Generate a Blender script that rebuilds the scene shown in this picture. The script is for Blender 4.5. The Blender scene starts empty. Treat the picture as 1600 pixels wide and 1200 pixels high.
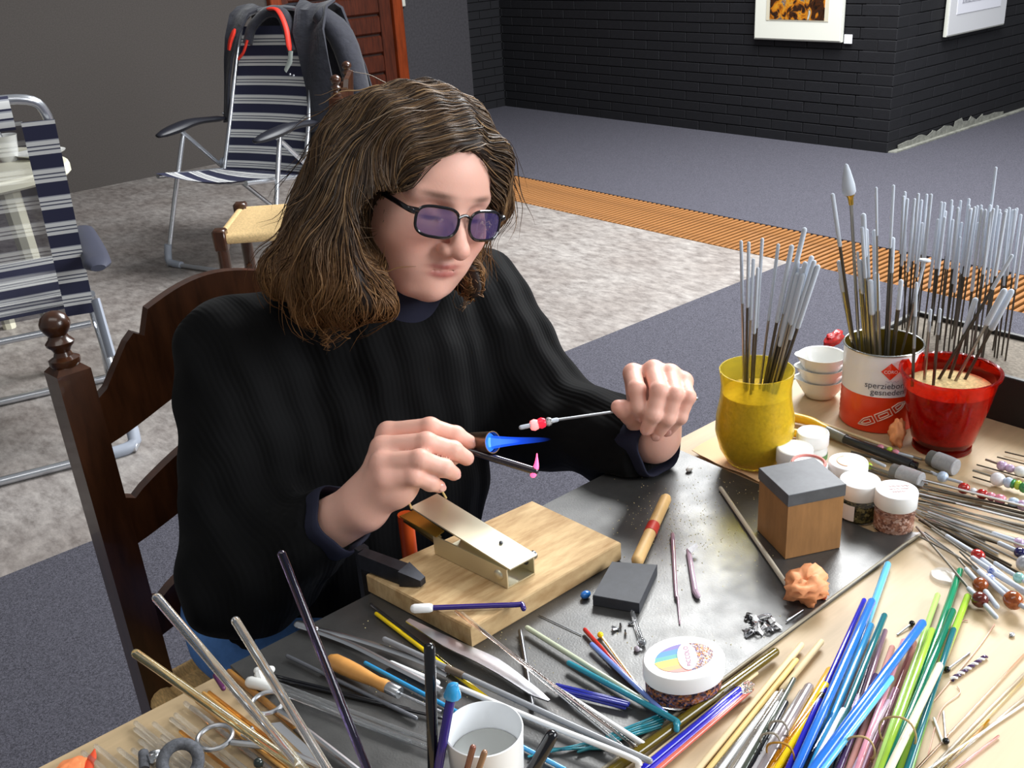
import bpy, math, random
import numpy as np
from mathutils import Vector, Matrix

# ------------------------------------------------------------------ camera
SC = bpy.context.scene
COL = SC.collection
rng = random.Random(7)
FPX = 1608.0           # focal length in pixels of the 1600 px wide frame
CAMZ = 1.354
_up = -np.array([238, 3613, 1608.0]); _up /= np.linalg.norm(_up)
_u = np.array([2090, -854, 1608.0]); _u -= _up * (_u @ _up); _u /= np.linalg.norm(_u)
_v = np.cross(_up, _u)
RM = np.array([_u, _v, _up])     # camera axes (x right, y down, z forward) -> room axes

def ray(px, py):
    return RM @ np.array([(px - 800) / FPX, (py - 600) / FPX, 1.0])
def P(px, py, z):
    d = ray(px, py); t = (z - CAMZ) / d[2]
    return np.array([0, 0, CAMZ]) + d * t
def D(px, py, depth):
    return np.array([0, 0, CAMZ]) + ray(px, py) * depth
def depth_of(p):
    return float((RM.T @ (np.array(p) - np.array([0, 0, CAMZ])))[2])

cam = bpy.data.cameras.new('camera')
cam.sensor_fit = 'HORIZONTAL'; cam.sensor_width = 36.0
cam.lens = 36.0 * FPX / 1600.0
cam.clip_start = 0.02; cam.clip_end = 60
camo = bpy.data.objects.new('camera', cam); COL.objects.link(camo)
m = Matrix.Identity(4)
for i in range(3):
    m[i][0] = RM[i][0]; m[i][1] = -RM[i][1]; m[i][2] = -RM[i][2]
m[2][3] = CAMZ
camo.matrix_world = m
SC.camera = camo

# ------------------------------------------------------------------ light
SC.view_settings.view_transform = 'Standard'
SC.view_settings.look = 'None'
SC.view_settings.gamma = 1.0
SC.view_settings.exposure = 0.1
SC.view_settings.use_curve_mapping = False
W = bpy.data.worlds.new('room_ambient'); SC.world = W
W.use_nodes = True
W.node_tree.nodes['Background'].inputs[0].default_value = (0.93, 0.97, 1.0, 1)
W.node_tree.nodes['Background'].inputs[1].default_value = 0.23

def area(name, loc, target, sx, sy, power, color=(1, 1, 1)):
    l = bpy.data.lights.new(name, 'AREA'); l.shape = 'RECTANGLE'
    l.size = sx; l.size_y = sy; l.energy = power; l.color = color
    o = bpy.data.objects.new(name, l); COL.objects.link(o)
    o.location = loc
    d = Vector(target) - Vector(loc)
    o.rotation_euler = d.to_track_quat('-Z', 'Y').to_euler()
    return o
# skylight over the middle of the hall, window wall to the right, lamp rows
area('skylight', (4.3, 2.2, 3.6), (3.3, 1.9, 0), 2.6, 2.2, 450, (0.97, 0.99, 1.0))
area('window_light', (3.0, -2.2, 2.3), (1.3, 1.0, 0.6), 3.2, 1.8, 190, (0.93, 0.97, 1.0))
area('ceiling_lamp_row', (0.0, 0.3, 3.0), (0.3, 0.7, 0), 2.2, 0.8, 14, (1.0, 0.97, 0.92))

# ------------------------------------------------------------------ materials
def lin(c):
    if isinstance(c, str):
        c = tuple(int(c[i:i + 2], 16) for i in (0, 2, 4))
    o = []
    for x in c[:3]:
        x /= 255.0
        o.append(x / 12.92 if x <= 0.04045 else ((x + 0.055) / 1.055) ** 2.4)
    return (*o, 1.0)
MATS = {}
def mat(name, col, rough=0.5, metal=0.0, trans=0.0, ior=1.45, noise=None, bump=None, spec=0.5,
        alpha=1.0, emit=None, coat=0.0, sheen=0.0, stretch=(1, 1, 1), sss=0.0, col2=None):
    if name in MATS: return MATS[name]
    M = bpy.data.materials.new(name); M.use_nodes = True
    nt = M.node_tree; b = nt.nodes['Principled BSDF']; N = nt.nodes; L = nt.links
    b.inputs['Base Color'].default_value = lin(col)
    b.inputs['Roughness'].default_value = rough
    b.inputs['Metallic'].default_value = metal
    b.inputs['Transmission Weight'].default_value = trans
    b.inputs['IOR'].default_value = ior
    b.inputs['Specular IOR Level'].default_value = spec
    b.inputs['Alpha'].default_value = alpha
    b.inputs['Coat Weight'].default_value = coat
    b.inputs['Sheen Weight'].default_value = sheen
    if sss:
        b.inputs['Subsurface Weight'].default_value = sss
        b.inputs['Subsurface Radius'].default_value = (0.012, 0.004, 0.002)
        b.inputs['Subsurface Scale'].default_value = 0.5
    if emit:
        b.inputs['Emission Color'].default_value = lin(emit[0]); b.inputs['Emission Strength'].default_value = emit[1]
    if noise or bump:
        tc = N.new('ShaderNodeTexCoord'); mp = N.new('ShaderNodeMapping')
        mp.inputs['Scale'].default_value = stretch
        L.new(tc.outputs['Object'], mp.inputs['Vector'])
    if noise:
        sc, amt = noise[0], noise[1]
        n = N.new('ShaderNodeTexNoise'); n.inputs['Scale'].default_value = sc
        n.inputs['Detail'].default_value = noise[2] if len(noise) > 2 else 4
        n.inputs['Roughness'].default_value = 0.65
        L.new(mp.outputs['Vector'], n.inputs['Vector'])
        r = N.new('ShaderNodeValToRGB')
        c = lin(col)
        d = lin(col2) if col2 else tuple(min(1, x * (1 + amt)) for x in c[:3]) + (1,)
        e = tuple(x * (1 - amt) for x in c[:3]) + (1,)
        if col2: e = c
        r.color_ramp.elements[0].position = 0.33; r.color_ramp.elements[0].color = e
        r.color_ramp.elements[1].position = 0.67; r.color_ramp.elements[1].color = d
        L.new(n.outputs['Fac'], r.inputs['Fac']); L.new(r.outputs['Color'], b.inputs['Base Color'])
    if bump:
        n2 = N.new('ShaderNodeTexNoise'); n2.inputs['Scale'].default_value = bump[0]; n2.inputs['Detail'].default_value = 3
        L.new(mp.outputs['Vector'], n2.inputs['Vector'])
        bp = N.new('ShaderNodeBump'); bp.inputs['Strength'].default_value = bump[1]; bp.inputs['Distance'].default_value = bump[2] if len(bump) > 2 else 0.002
        L.new(n2.outputs['Fac'], bp.inputs['Height']); L.new(bp.outputs['Normal'], b.inputs['Normal'])
    MATS[name] = M
    return M
def glass(name, col, rough=0.03, ior=1.5):
    return mat(name, col, rough=rough, trans=1.0, ior=ior)
def opal(name, col):
    return mat(name, col, rough=0.12, spec=0.6, coat=0.3)

# ------------------------------------------------------------------ mesh helpers
def empty(name, loc, label=None, cat=None, group=None, kind=None, parent=None):
    o = bpy.data.objects.new(name, None); COL.objects.link(o)
    o.empty_display_size = 0.02
    o.location = Vector(loc)
    tag(o, label, cat, group, kind)
    if parent: o.parent = parent
    return o
def tag(o, label=None, cat=None, group=None, kind=None):
    if label: o['label'] = label
    if cat: o['category'] = cat
    if group: o['group'] = group
    if kind: o['kind'] = kind
    return o
def wloc(o):
    v = Vector((0, 0, 0))
    while o is not None:
        v += o.location; o = o.parent
    return v
def obj(name, vf, M, parent=None, smooth=True, origin=None, label=None, cat=None, group=None, kind=None, uv=None):
    """world-space verts/faces -> one mesh object; origin at its base (or its parent's)"""
    V = np.asarray(vf[0], float).reshape(-1, 3); F = vf[1]
    if parent is not None:
        off = np.array(wloc(parent)); loc = (0, 0, 0)
    else:
        if origin is None:
            mn, mx = V.min(0), V.max(0)
            origin = ((mn[0] + mx[0]) / 2, (mn[1] + mx[1]) / 2, mn[2])
        off = np.array(origin); loc = origin
    me = bpy.data.meshes.new(name)
    me.from_pydata((V - off).tolist(), [], [list(map(int, f)) for f in F])
    if smooth is not False:
        me.polygons.foreach_set('use_smooth', [True] * len(me.polygons))
        if smooth != 'all':
            try: me.set_sharp_from_angle(angle=math.radians(42))
            except Exception: pass
    if uv is not None:
        uv = np.tile(np.asarray(uv, float), (len(V) // len(uv), 1))
        ul = me.uv_layers.new(name='UVMap')
        vi = np.zeros(len(me.loops), dtype=np.int32); me.loops.foreach_get('vertex_index', vi)
        ul.data.foreach_set('uv', np.asarray(uv, float)[vi].ravel())
    me.update()
    if isinstance(M, (list, tuple)):
        for x in M: me.materials.append(x)
    else:
        me.materials.append(M)
    o = bpy.data.objects.new(name, me); COL.objects.link(o)
    o.location = loc
    if parent is not None: o.parent = parent
    tag(o, label, cat, group, kind)
    return o
def join(*vfs):
    V = []; F = []; n = 0
    for v, f in vfs:
        v = np.asarray(v, float).reshape(-1, 3)
        V.append(v); F += [[i + n for i in q] for q in f]; n += len(v)
    return np.vstack(V), F
def norm(v):
    v = np.asarray(v, float); return v / (np.linalg.norm(v) + 1e-12)
def frame(d):
    d = norm(d); a = np.array([0, 0, 1.0]) if abs(d[2]) < 0.9 else np.array([1.0, 0, 0])
    x = norm(np.cross(a, d)); y = np.cross(d, x)
    return x, y, d
def tube(path, radii, sides=10, cap=True, round_end=False, flat=1.0, upv=None):
    """swept tube along points; radii scalar or list; parallel-transported frames"""
    path = [np.asarray(p, float) for p in path]; n = len(path)
    if np.isscalar(radii): radii = [radii] * n
    radii = list(radii)
    if round_end:
        p0, p1 = path[0], path[-1]
        d0 = norm(path[0] - path[1]); d1 = norm(path[-1] - path[-2]); ra, rb = radii[0], radii[-1]
        path = [p0 + d0 * ra * .9, p0 + d0 * ra * .6] + path + [p1 + d1 * rb * .6, p1 + d1 * rb * .9]
        radii = [ra * .35, ra * .78] + radii + [rb * .78, rb * .35]; n += 4
    T = []
    for i in range(n):
        a = path[max(0, i - 1)]; b = path[min(n - 1, i + 1)]
        T.append(norm(b - a))
    if upv is not None:
        x = norm(np.cross(upv, T[0]))
    else:
        x = frame(T[0])[0]
    V = []; F = []
    for i in range(n):
        x = norm(x - T[i] * (x @ T[i])); y = np.cross(T[i], x)
        for k in range(sides):
            a = 2 * math.pi * k / sides
            V.append(path[i] + radii[i] * (math.cos(a) * x + flat * math.sin(a) * y))
    for i in range(n - 1):
        for k in range(sides):
            k2 = (k + 1) % sides
            F.append([i * sides + k, i * sides + k2, (i + 1) * sides + k2, (i + 1) * sides + k])
    if cap:
        F.append(list(range(sides))[::-1]); F.append([(n - 1) * sides + k for k in range(sides)])
    return np.array(V), F
def lathe(profile, base=(0, 0, 0), axis=(0, 0, 1), seg=32, cap_bottom=True, cap_top=False):
    """profile: (radius, height) list, revolved about axis through base"""
    x, y, d = frame(axis) if tuple(axis) != (0, 0, 1) else (np.array([1., 0, 0]), np.array([0, 1., 0]), np.array([0, 0, 1.]))
    base = np.asarray(base, float); V = []; F = []
    for r, h in profile:
        for k in range(seg):
            a = 2 * math.pi * k / seg
            V.append(base + d * h + r * (math.cos(a) * x + math.sin(a) * y))
    n = len(profile)
    for i in range(n - 1):
        for k in range(seg):
            k2 = (k + 1) % seg
            F.append([i * seg + k, i * seg + k2, (i + 1) * seg + k2, (i + 1) * seg + k])
    if cap_bottom: F.append(list(range(seg))[::-1])
    if cap_top: F.append([(n - 1) * seg + k for k in range(seg)])
    return np.array(V), F
def prism(poly, z0, z1, bev=0.0):
    """horizontal polygon (xy list, any orientation) extruded z0..z1 with a small chamfer"""
    poly = [np.array(p[:2], float) for p in poly]
    A = sum(poly[i][0] * poly[(i + 1) % len(poly)][1] - poly[(i + 1) % len(poly)][0] * poly[i][1] for i in range(len(poly)))
    if A < 0: poly = poly[::-1]
    c = sum(poly) / len(poly); n = len(poly)
    def ring(s, z): return [np.array([*(p + norm2(c - p) * s), z]) for p in poly]
    def norm2(v): return v / (np.linalg.norm(v) + 1e-9)
    if bev:
        rings = [ring(bev, z0), ring(0, z0 + bev), ring(0, z1 - bev), ring(bev, z1)]
    else:
        rings = [ring(0, z0), ring(0, z1)]
    V = [p for r in rings for p in r]; F = []
    for i in range(len(rings) - 1):
        for k in range(n):
            k2 = (k + 1) % n
            F.append([i * n + k, i * n + k2, (i + 1) * n + k2, (i + 1) * n + k])
    F.append(list(range(n))[::-1]); F.append([(len(rings) - 1) * n + k for k in range(n)])
    return np.array(V), F
def box(c, size, axes=None, bev=0.0):
    """box centred at c, with optional 3 axes (rows) and chamfered edges"""
    ax = np.eye(3) if axes is None else np.array([norm(a) for a in axes])
    h = np.array(size) / 2.0; V = []; F = []
    if not bev:
        for sx in (-1, 1):
            for sy in (-1, 1):
                for sz in (-1, 1): V.append(np.array(c) + (np.array([sx, sy, sz]) * h) @ ax)
        F = [[0, 1, 3, 2], [4, 6, 7, 5], [0, 4, 5, 1], [2, 3, 7, 6], [0, 2, 6, 4], [1, 5, 7, 3]]
        if np.linalg.det(ax) < 0: F = [f[::-1] for f in F]
        return np.array(V), F
    # each face inset; 24 verts
    b = min(bev, min(h) * .9); idx = {}
    for a in range(3):
        for s in (-1, 1):
            o1, o2 = [i for i in range(3) if i != a]
            for s1 in (-1, 1):
                for s2 in (-1, 1):
                    p = np.zeros(3); p[a] = s * h[a]; p[o1] = s1 * (h[o1] - b); p[o2] = s2 * (h[o2] - b)
                    idx[(a, s, s1, s2)] = len(V); V.append(np.array(c) + p @ ax)
    def key(a, s, sg):
        o1, o2 = [i for i in range(3) if i != a]; return idx[(a, s, sg[o1], sg[o2])]
    for a in range(3):
        for s in (-1, 1):
            F.append([idx[(a, s, -1, -1)], idx[(a, s, 1, -1)], idx[(a, s, 1, 1)], idx[(a, s, -1, 1)]])
    for a in range(3):
        o1, o2 = [i for i in range(3) if i != a]
        for s1 in (-1, 1):
            for s2 in (-1, 1):
                sg0 = {a: -1, o1: s1, o2: s2}; sg1 = {a: 1, o1: s1, o2: s2}
                F.append([key(o1, s1, sg0), key(o1, s1, sg1), key(o2, s2, sg1), key(o2, s2, sg0)])
    for sx in (-1, 1):
        for sy in (-1, 1):
            for sz in (-1, 1):
                sg = {0: sx, 1: sy, 2: sz}
                F.append([key(0, sx, sg), key(1, sy, sg), key(2, sz, sg)])
    V = np.array(V); cc = np.array(c, float); G = []
    for f in F:
        q = V[f]; nn = np.cross(q[1] - q[0], q[2] - q[0])
        G.append(f if nn @ (q.mean(0) - cc) > 0 else f[::-1])
    return V, G
def ball(c, r, seg=14, rings=9, sc=(1, 1, 1), axis=None):
    prof = []
    for i in range(rings + 1):
        a = -math.pi / 2 + math.pi * i / rings
        prof.append((max(1e-5, math.cos(a)) * r, math.sin(a) * r))
    v, f = lathe(prof, (0, 0, 0), (0, 0, 1), seg, False, False)
    v = v * np.array(sc)
    if axis is not None:
        x, y, d = frame(axis); v = v @ np.array([x, y, d])
    return v + np.array(c), f
def torus(c, R, r, axis=(0, 0, 1), seg=28, sides=8, sx=1.0, sy=1.0, a0=0.0, a1=2 * math.pi):
    x, y, d = frame(axis); full = abs(a1 - a0 - 2 * math.pi) < 1e-6
    pts = []
    for i in range(seg + (0 if full else 1)):
        a = a0 + (a1 - a0) * i / seg
        pts.append(np.array(c) + R * (sx * math.cos(a) * x + sy * math.sin(a) * y))
    if full:
        V = []; F = []
        for i, p in enumerate(pts):
            o = norm(p - np.array(c))
            for k in range(sides):
                b = 2 * math.pi * k / sides
                V.append(p + r * (math.cos(b) * o + math.sin(b) * d))
        n = len(pts)
        for i in range(n):
            for k in range(sides):
                i2 = (i + 1) % n; k2 = (k + 1) % sides
                F.append([i * sides + k, i2 * sides + k, i2 * sides + k2, i * sides + k2])
        return np.array(V), F
    return tube(pts, r, sides)
def sheet(grid, thick=0.0):
    """grid of points [i][j] -> surface, optionally with thickness (second layer + rim)"""
    G = np.array(grid, float); a, b = G.shape[:2]
    V = G.reshape(-1, 3); F = []
    for i in range(a - 1):
        for j in range(b - 1):
            F.append([i * b + j, i * b + j + 1, (i + 1) * b + j + 1, (i + 1) * b + j])
    if thick:
        du = np.gradient(G, axis=0); dv = np.gradient(G, axis=1)
        nn = np.cross(du, dv); nn /= (np.linalg.norm(nn, axis=2, keepdims=True) + 1e-12)
        V2 = (G + nn * thick).reshape(-1, 3); n = a * b
        F = F + [[n + i for i in f[::-1]] for f in F]
        ring = [j for j in range(b)] + [i * b + b - 1 for i in range(1, a)] + [(a - 1) * b + j for j in range(b - 2, -1, -1)] + [i * b for i in range(a - 2, 0, -1)]
        for i in range(len(ring)):
            p, q = ring[i], ring[(i + 1) % len(ring)]
            F.append([q, p, n + p, n + q])
        V = np.vstack([V, V2])
    return V, F
def bez(pts, n=16):
    """Catmull-Rom through points"""
    p = [np.asarray(q, float) for q in pts]
    if len(p) == 2: return [p[0] + (p[1] - p[0]) * i / n for i in range(n + 1)]
    p = [2 * p[0] - p[1]] + p + [2 * p[-1] - p[-2]]
    out = []; segs = len(p) - 3; per = max(2, n // segs)
    for s in range(segs):
        a, b, c, d = p[s:s + 4]
        for i in range(per):
            t = i / per
            out.append(0.5 * ((2 * b) + (-a + c) * t + (2 * a - 5 * b + 4 * c - d) * t * t + (-a + 3 * b - 3 * c + d) * t ** 3))
    out.append(p[-2]); return out
# ------------------------------------------------------------------ the hall
T = 0.75                # table top height
WL = 6.655              # wall with the door (plane Y)
WA = 5.59               # black brick wall (plane X)
WB = 3.20               # its return (plane Y)

def carpet_mat(name, col):
    M = mat(name, col, rough=0.95, noise=(260, 0.55, 6), bump=(420, 0.6, 0.004), spec=0.1)
    return M
M_carpet = carpet_mat('grey_carpet', (78, 77, 85))
def lino_mat():
    M = bpy.data.materials.new('speckled_floor'); M.use_nodes = True; nt = M.node_tree; N = nt.nodes; L = nt.links
    b = N['Principled BSDF']; tc = N.new('ShaderNodeTexCoord')
    mp = N.new('ShaderNodeMapping'); mp.inputs['Scale'].default_value = (2.2, 1.0, 1); L.new(tc.outputs['Object'], mp.inputs['Vector'])
    n1 = N.new('ShaderNodeTexNoise'); n1.inputs['Scale'].default_value = 14; n1.inputs['Detail'].default_value = 8; n1.inputs['Roughness'].default_value = .75
    L.new(mp.outputs['Vector'], n1.inputs['Vector'])
    r = N.new('ShaderNodeValToRGB'); e = r.color_ramp.elements
    e[0].position = .34; e[0].color = lin((110, 103, 99)); e[1].position = .66; e[1].color = lin((166, 160, 155))
    m = r.color_ramp.elements.new(.5); m.color = lin((142, 136, 132))
    L.new(n1.outputs['Fac'], r.inputs['Fac'])
    n2 = N.new('ShaderNodeTexNoise'); n2.inputs['Scale'].default_value = 3.5; n2.inputs['Detail'].default_value = 5
    L.new(tc.outputs['Object'], n2.inputs['Vector'])
    r2 = N.new('ShaderNodeValToRGB'); e = r2.color_ramp.elements
    e[0].position = .38; e[0].color = lin((176, 160, 152)); e[1].position = .62; e[1].color = (1, 1, 1, 1)
    L.new(n2.outputs['Fac'], r2.inputs['Fac'])
    mx = N.new('ShaderNodeMixRGB'); mx.blend_type = 'MULTIPLY'; mx.inputs[0].default_value = .35
    L.new(r.outputs['Color'], mx.inputs[1]); L.new(r2.outputs['Color'], mx.inputs[2])
    L.new(mx.outputs[0], b.inputs['Base Color']); b.inputs['Roughness'].default_value = .5
    return M
M_lino = lino_mat()
def slab(name, x0, x1, y0, y1, z0, z1, M, **k):
    return obj(name, box(((x0 + x1) / 2, (y0 + y1) / 2, (z0 + z1) / 2), (x1 - x0, y1 - y0, z1 - z0)), M, smooth=False, **k)
slab('floor', -4, 3.535, 2.418, WL, -.06, 0, M_lino, kind='structure', label='speckled grey stone-look floor area')
slab('floor', -4, 3.535, -3, 2.418, -.06, 0.004, M_carpet, kind='structure', label='dark grey carpet under the work table')
slab('floor', 3.935, 11, -3, WL, -.06, 0.004, M_carpet, kind='structure', label='dark grey carpet along the black brick wall')

# wooden slat grate let into the floor
M_slat = mat('varnished_slat', (138, 92, 48), rough=.5, noise=(9, .25), stretch=(1, 14, 1), coat=.2)
M_pit = mat('grate_pit', (34, 22, 14), rough=.9)
gr = empty('trim_1', (3.735, 2.5, -.06), kind='structure', label='orange wooden slat grate strip let into the floor')
obj('grate_bed', box((3.735, 1.8, -.05), (.4, 9.6, .02)), M_pit, gr, smooth=False)
slat_me = None
y = -1.0; k = 0
while y < WL - .02 and k < 296:
    if slat_me is None:
        s = obj('slat', box((3.735, y, -.012), (.395, .0165, .03), bev=.002), M_slat, gr, smooth=False)
        slat_me = s.data; y_first = y
    else:
        s = bpy.data.objects.new('slat', slat_me); COL.objects.link(s); s.parent = gr
        s.location = (0, y - y_first, 0)
    y += .031; k += 1

# walls
M_greywall = mat('grey_wall_paint', (76, 71, 68), rough=.85, noise=(120, .12), bump=(180, .15))
M_grey2 = mat('grey_brick_paint', (62, 60, 64), rough=.85, noise=(60, .2), bump=(90, .4))
M_mortar = mat('black_mortar', (15, 15, 19), rough=.9)
M_black = mat('black_painted_brick', (17, 17, 22), rough=.75, noise=(25, .12), bump=(110, .3, .002))
M_black2 = mat('black_painted_brick_worn', (19, 19, 24), rough=.75, noise=(25, .15), bump=(110, .3, .002))
slab('wall_left', -4, 3.62, WL, WL + .2, 0, 2.9, M_greywall, kind='structure', label='plain dark grey wall behind the camping chairs')
slab('wall_left', 4.62, 5.27, WL, WL + .2, 0, 2.9, M_grey2, kind='structure', label='grey painted brick pier beside the wooden door')
def brick_wall(name, label, org, du, length, zmax, top, normal, thick=.2):
    """painted brick wall: backing slab with every brick of the visible courses proud of it"""
    org = np.array(org, float); du = np.array(du, float); nn = np.array(normal, float)
    c = org + du * length / 2 - nn * (thick / 2 + .006); c[2] = top / 2
    w = obj(name, box(c, (length, thick, top), axes=[du, -nn, (0, 0, 1)]), M_mortar, smooth=False, kind='structure', label=label)
    bl, bh, j = .230, .0575, .006; meshes = {}
    z = 0.004; row = 0
    base = np.array(w.location)
    while z < zmax:
        x = -.5 * (bl + j) if row % 2 else 0.0
        while x < length - .02:
            a = max(0, x); b = min(length, x + bl)
            if b - a > .03:
                L_ = round(b - a, 3); kk = (L_, rng.randint(0, 2))
                pr = .0042 + .0008 * kk[1]
                ctr = org + du * (a + b) / 2 + nn * (pr / 2 - .006) + np.array([0, 0, z + bh / 2])
                if kk not in meshes:
                    v, f = box((0, 0, 0), (L_, pr + .006, bh), axes=[du, -nn, (0, 0, 1)], bev=.002)
                    me = bpy.data.meshes.new('brick'); me.from_pydata(v.tolist(), [], f)
                    me.materials.append(M_black2 if kk[1] == 2 else M_black); meshes[kk] = me
                o = bpy.data.objects.new('brick', meshes[kk]); COL.objects.link(o); o.parent = w
                o.location = Vector(ctr - base)
            x += bl + j
        z += bh + j; row += 1
    return w
brick_wall('wall_back', 'black painted brick wall behind the woman', (WA, WB, 0), (0, 1, 0), WL - WB, 1.04, 2.9, (-1, 0, 0))
brick_wall('wall_right', 'black painted brick return wall with worn grey foot', (WA, WB, 0), (1, 0, 0), 2.9, 1.0, 2.9, (0, -1, 0))
brick_wall('wall_left', 'short black painted brick strip in the far corner', (5.27, WL, 0), (1, 0, 0), .33, 1.0, 2.9, (0, -1, 0))
# worn cement skirting along the return wall
M_cement = mat('worn_cement', (128, 128, 120), rough=.9, noise=(30, .3), bump=(60, .4))
pts = [(WA + .03, WB - .045), (WA + 2.9, WB - .035), (WA + 2.9, WB), (WA + .01, WB)]
obj('baseboard_right', prism(pts, 0, .012), M_cement, smooth=False, kind='structure', label='pale worn cement strip at the foot of the brick wall')
g = []
for i in range(30):
    x = WA + .1 + i * .045; h = .03 + .055 * abs(math.sin(i * .9)) * rng.uniform(.4, 1) * math.sin(math.pi * i / 29.0)
    g.append([np.array([x, WB - .0115, .005]), np.array([x + rng.uniform(-.02, .02), WB - .0125, .005 + h])])
obj('trim_2', sheet(g, .004), M_cement, smooth=False, kind='structure', label='patch of bare cement where the black paint has worn off')

# door in the far wall: framed panel door
M_door = mat('door_wood', (74, 30, 14), rough=.45, noise=(5, .4), stretch=(12, 1, 1.2))
M_frame = mat('door_frame_wood', (128, 52, 18), rough=.4, noise=(6, .25), stretch=(10, 1, 1))
d = empty('door_1', (4.1, WL, 0), kind='structure', label='dark reddish wooden door with horizontal boards')
obj('door_leaf', box((4.08, WL + .03, 1.03), (.92, .04, 2.06)), mat('door_dark', (40, 16, 8), rough=.6), d, smooth=False)
for i in range(15):
    obj('board', box((4.08, WL + .004, .07 + i * .137), (.80, .03, .122), bev=.012), M_door, d, smooth=False)
for x in (3.66, 4.49):
    obj('stile', box((x, WL, 1.03), (.1, .05, 2.06), bev=.006), M_door, d, smooth=False)
for x in (3.6, 4.585):
    obj('door_frame', box((x, WL - .01, 1.05), (.085, .09, 2.1), bev=.006), M_frame, d, smooth=False)
obj('door_frame', box((4.09, WL - .01, 2.13), (1.07, .09, .09), bev=.006), M_frame, d, smooth=False)
hb = obj('hinge_plate', box((4.655, WL - .02, .93), (.035, .02, .14), bev=.005), mat('cream_plastic', (205, 205, 195), rough=.5), d)
slab('wall_left', 3.62, 4.62, WL, WL + .2, 2.16, 2.9, M_greywall, kind='structure', label='grey wall above the wooden door')

# framed pictures
M_passe = mat('cream_mount', (240, 240, 228), rough=.7)
M_passe2 = mat('grey_white_mount', (205, 205, 208), rough=.7)
M_fr = mat('pale_frame_edge', (205, 205, 195), rough=.4)
def paint_mat(name, cols, scale):
    M = bpy.data.materials.new(name); M.use_nodes = True; N = M.node_tree.nodes; L = M.node_tree.links
    b = N['Principled BSDF']; tc = N.new('ShaderNodeTexCoord')
    n = N.new('ShaderNodeTexNoise'); n.inputs['Scale'].default_value = scale; n.inputs['Detail'].default_value = 5; n.inputs['Distortion'].default_value = 1.2
    L.new(tc.outputs['Object'], n.inputs['Vector']); r = N.new('ShaderNodeValToRGB'); el = r.color_ramp.elements
    while len(el) < len(cols): el.new(.5)
    for i, c in enumerate(cols): el[i].position = .3 + .4 * i / (len(cols) - 1); el[i].color = lin(c)
    L.new(n.outputs['Fac'], r.inputs['Fac']); L.new(r.outputs['Color'], b.inputs['Base Color']); b.inputs['Roughness'].default_value = .3
    return M
pa = empty('framed_picture', (WA - .02, 3.84, .62), 'colour picture in a cream mount hanging on the black brick wall', 'picture')
obj('frame', box((WA - .022, 3.843, 1.0), (.02, .625, .77), bev=.003), M_fr, pa, smooth=False)
obj('mount', box((WA - .034, 3.843, 1.0), (.006, .605, .75)), M_passe, pa, smooth=False)
obj('mount_edge', box((WA - .0375, 3.843, 1.03), (.003, .44, .60)), mat('mount_line', (222, 214, 190), rough=.7), pa, smooth=False)
obj('artwork', box((WA - .039, 3.843, 1.03), (.004, .385, .585)), paint_mat('dark_warm_print', [(20, 14, 10), (70, 36, 14), (30, 26, 24), (190, 110, 24), (214, 150, 40), (60, 74, 96), (225, 220, 205)], 14), pa, smooth=False)
obj('caption_tag', box((WA - .012, 3.50, .635), (.006, .05, .05)), mat('white_card', (240, 240, 245), rough=.6), None, smooth=False, label='small white caption card beside the colour picture', cat='card')
pb = empty('framed_picture', (6.44, WB - .02, .6), 'grey pencil drawing in a pale frame on the return wall', 'picture')
obj('frame', box((6.437, WB - .024, .96), (.72, .02, .72), bev=.003), M_fr, pb, smooth=False)
obj('mount', box((6.437, WB - .036, .96), (.70, .006, .70)), M_passe2, pb, smooth=False)
obj('sheet_of_paper', box((6.437, WB - .040, 1.0), (.54, .003, .56)), mat('drawing_paper', (222, 222, 230), rough=.7), pb, smooth=False)
obj('artwork', box((6.437, WB - .042, 1.03), (.44, .003, .5)), paint_mat('pencil_print', [(90, 90, 100), (214, 214, 222), (150, 150, 160), (226, 226, 232), (110, 110, 120)], 22), pb, smooth=False)
# ------------------------------------------------------------------ camping chairs
M_alu = mat('brushed_aluminium', (205, 208, 214), rough=.28, metal=.9)
M_plast = mat('grey_plastic_joint', (150, 156, 168), rough=.5)
M_armpad = mat('navy_black_armrest', (24, 25, 34), rough=.45)
def stripe_mat(name, reps, see=0.0):
    """navy and white striped mesh cloth: stripes run across, repeating along V"""
    M = bpy.data.materials.new(name); M.use_nodes = True; nt = M.node_tree; N = nt.nodes; L = nt.links
    b = N['Principled BSDF']; uv = N.new('ShaderNodeTexCoord'); sp = N.new('ShaderNodeSeparateXYZ'); L.new(uv.outputs['UV'], sp.inputs[0])
    mu = N.new('ShaderNodeMath'); mu.operation = 'MULTIPLY'; mu.inputs[1].default_value = reps; L.new(sp.outputs[1], mu.inputs[0])
    fr = N.new('ShaderNodeMath'); fr.operation = 'FRACT'; L.new(mu.outputs[0], fr.inputs[0])
    r = N.new('ShaderNodeValToRGB'); r.color_ramp.interpolation = 'CONSTANT'; el = r.color_ramp.elements
    navy = (34, 36, 62); wh = (206, 206, 204); gy = (150, 152, 160)
    seq = [(0, navy), (.44, wh), (.56, gy), (.585, navy), (.62, wh), (.70, gy), (.725, navy), (.76, wh), (.90, gy), (.94, navy)]
    while len(el) < len(seq): el.new(.5)
    for i, (p, c) in enumerate(seq): el[i].position = p; el[i].color = lin(c)
    L.new(fr.outputs[0], r.inputs['Fac']); L.new(r.outputs['Color'], b.inputs['Base Color']); b.inputs['Roughness'].default_value = .8
    if see:
        wv = N.new('ShaderNodeTexNoise'); wv.inputs['Scale'].default_value = 900; L.new(uv.outputs['Object'], wv.inputs['Vector'])
        b.inputs['Alpha'].default_value = 1 - see
    return M
M_str = stripe_mat('striped_cloth', 8.6)
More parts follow.
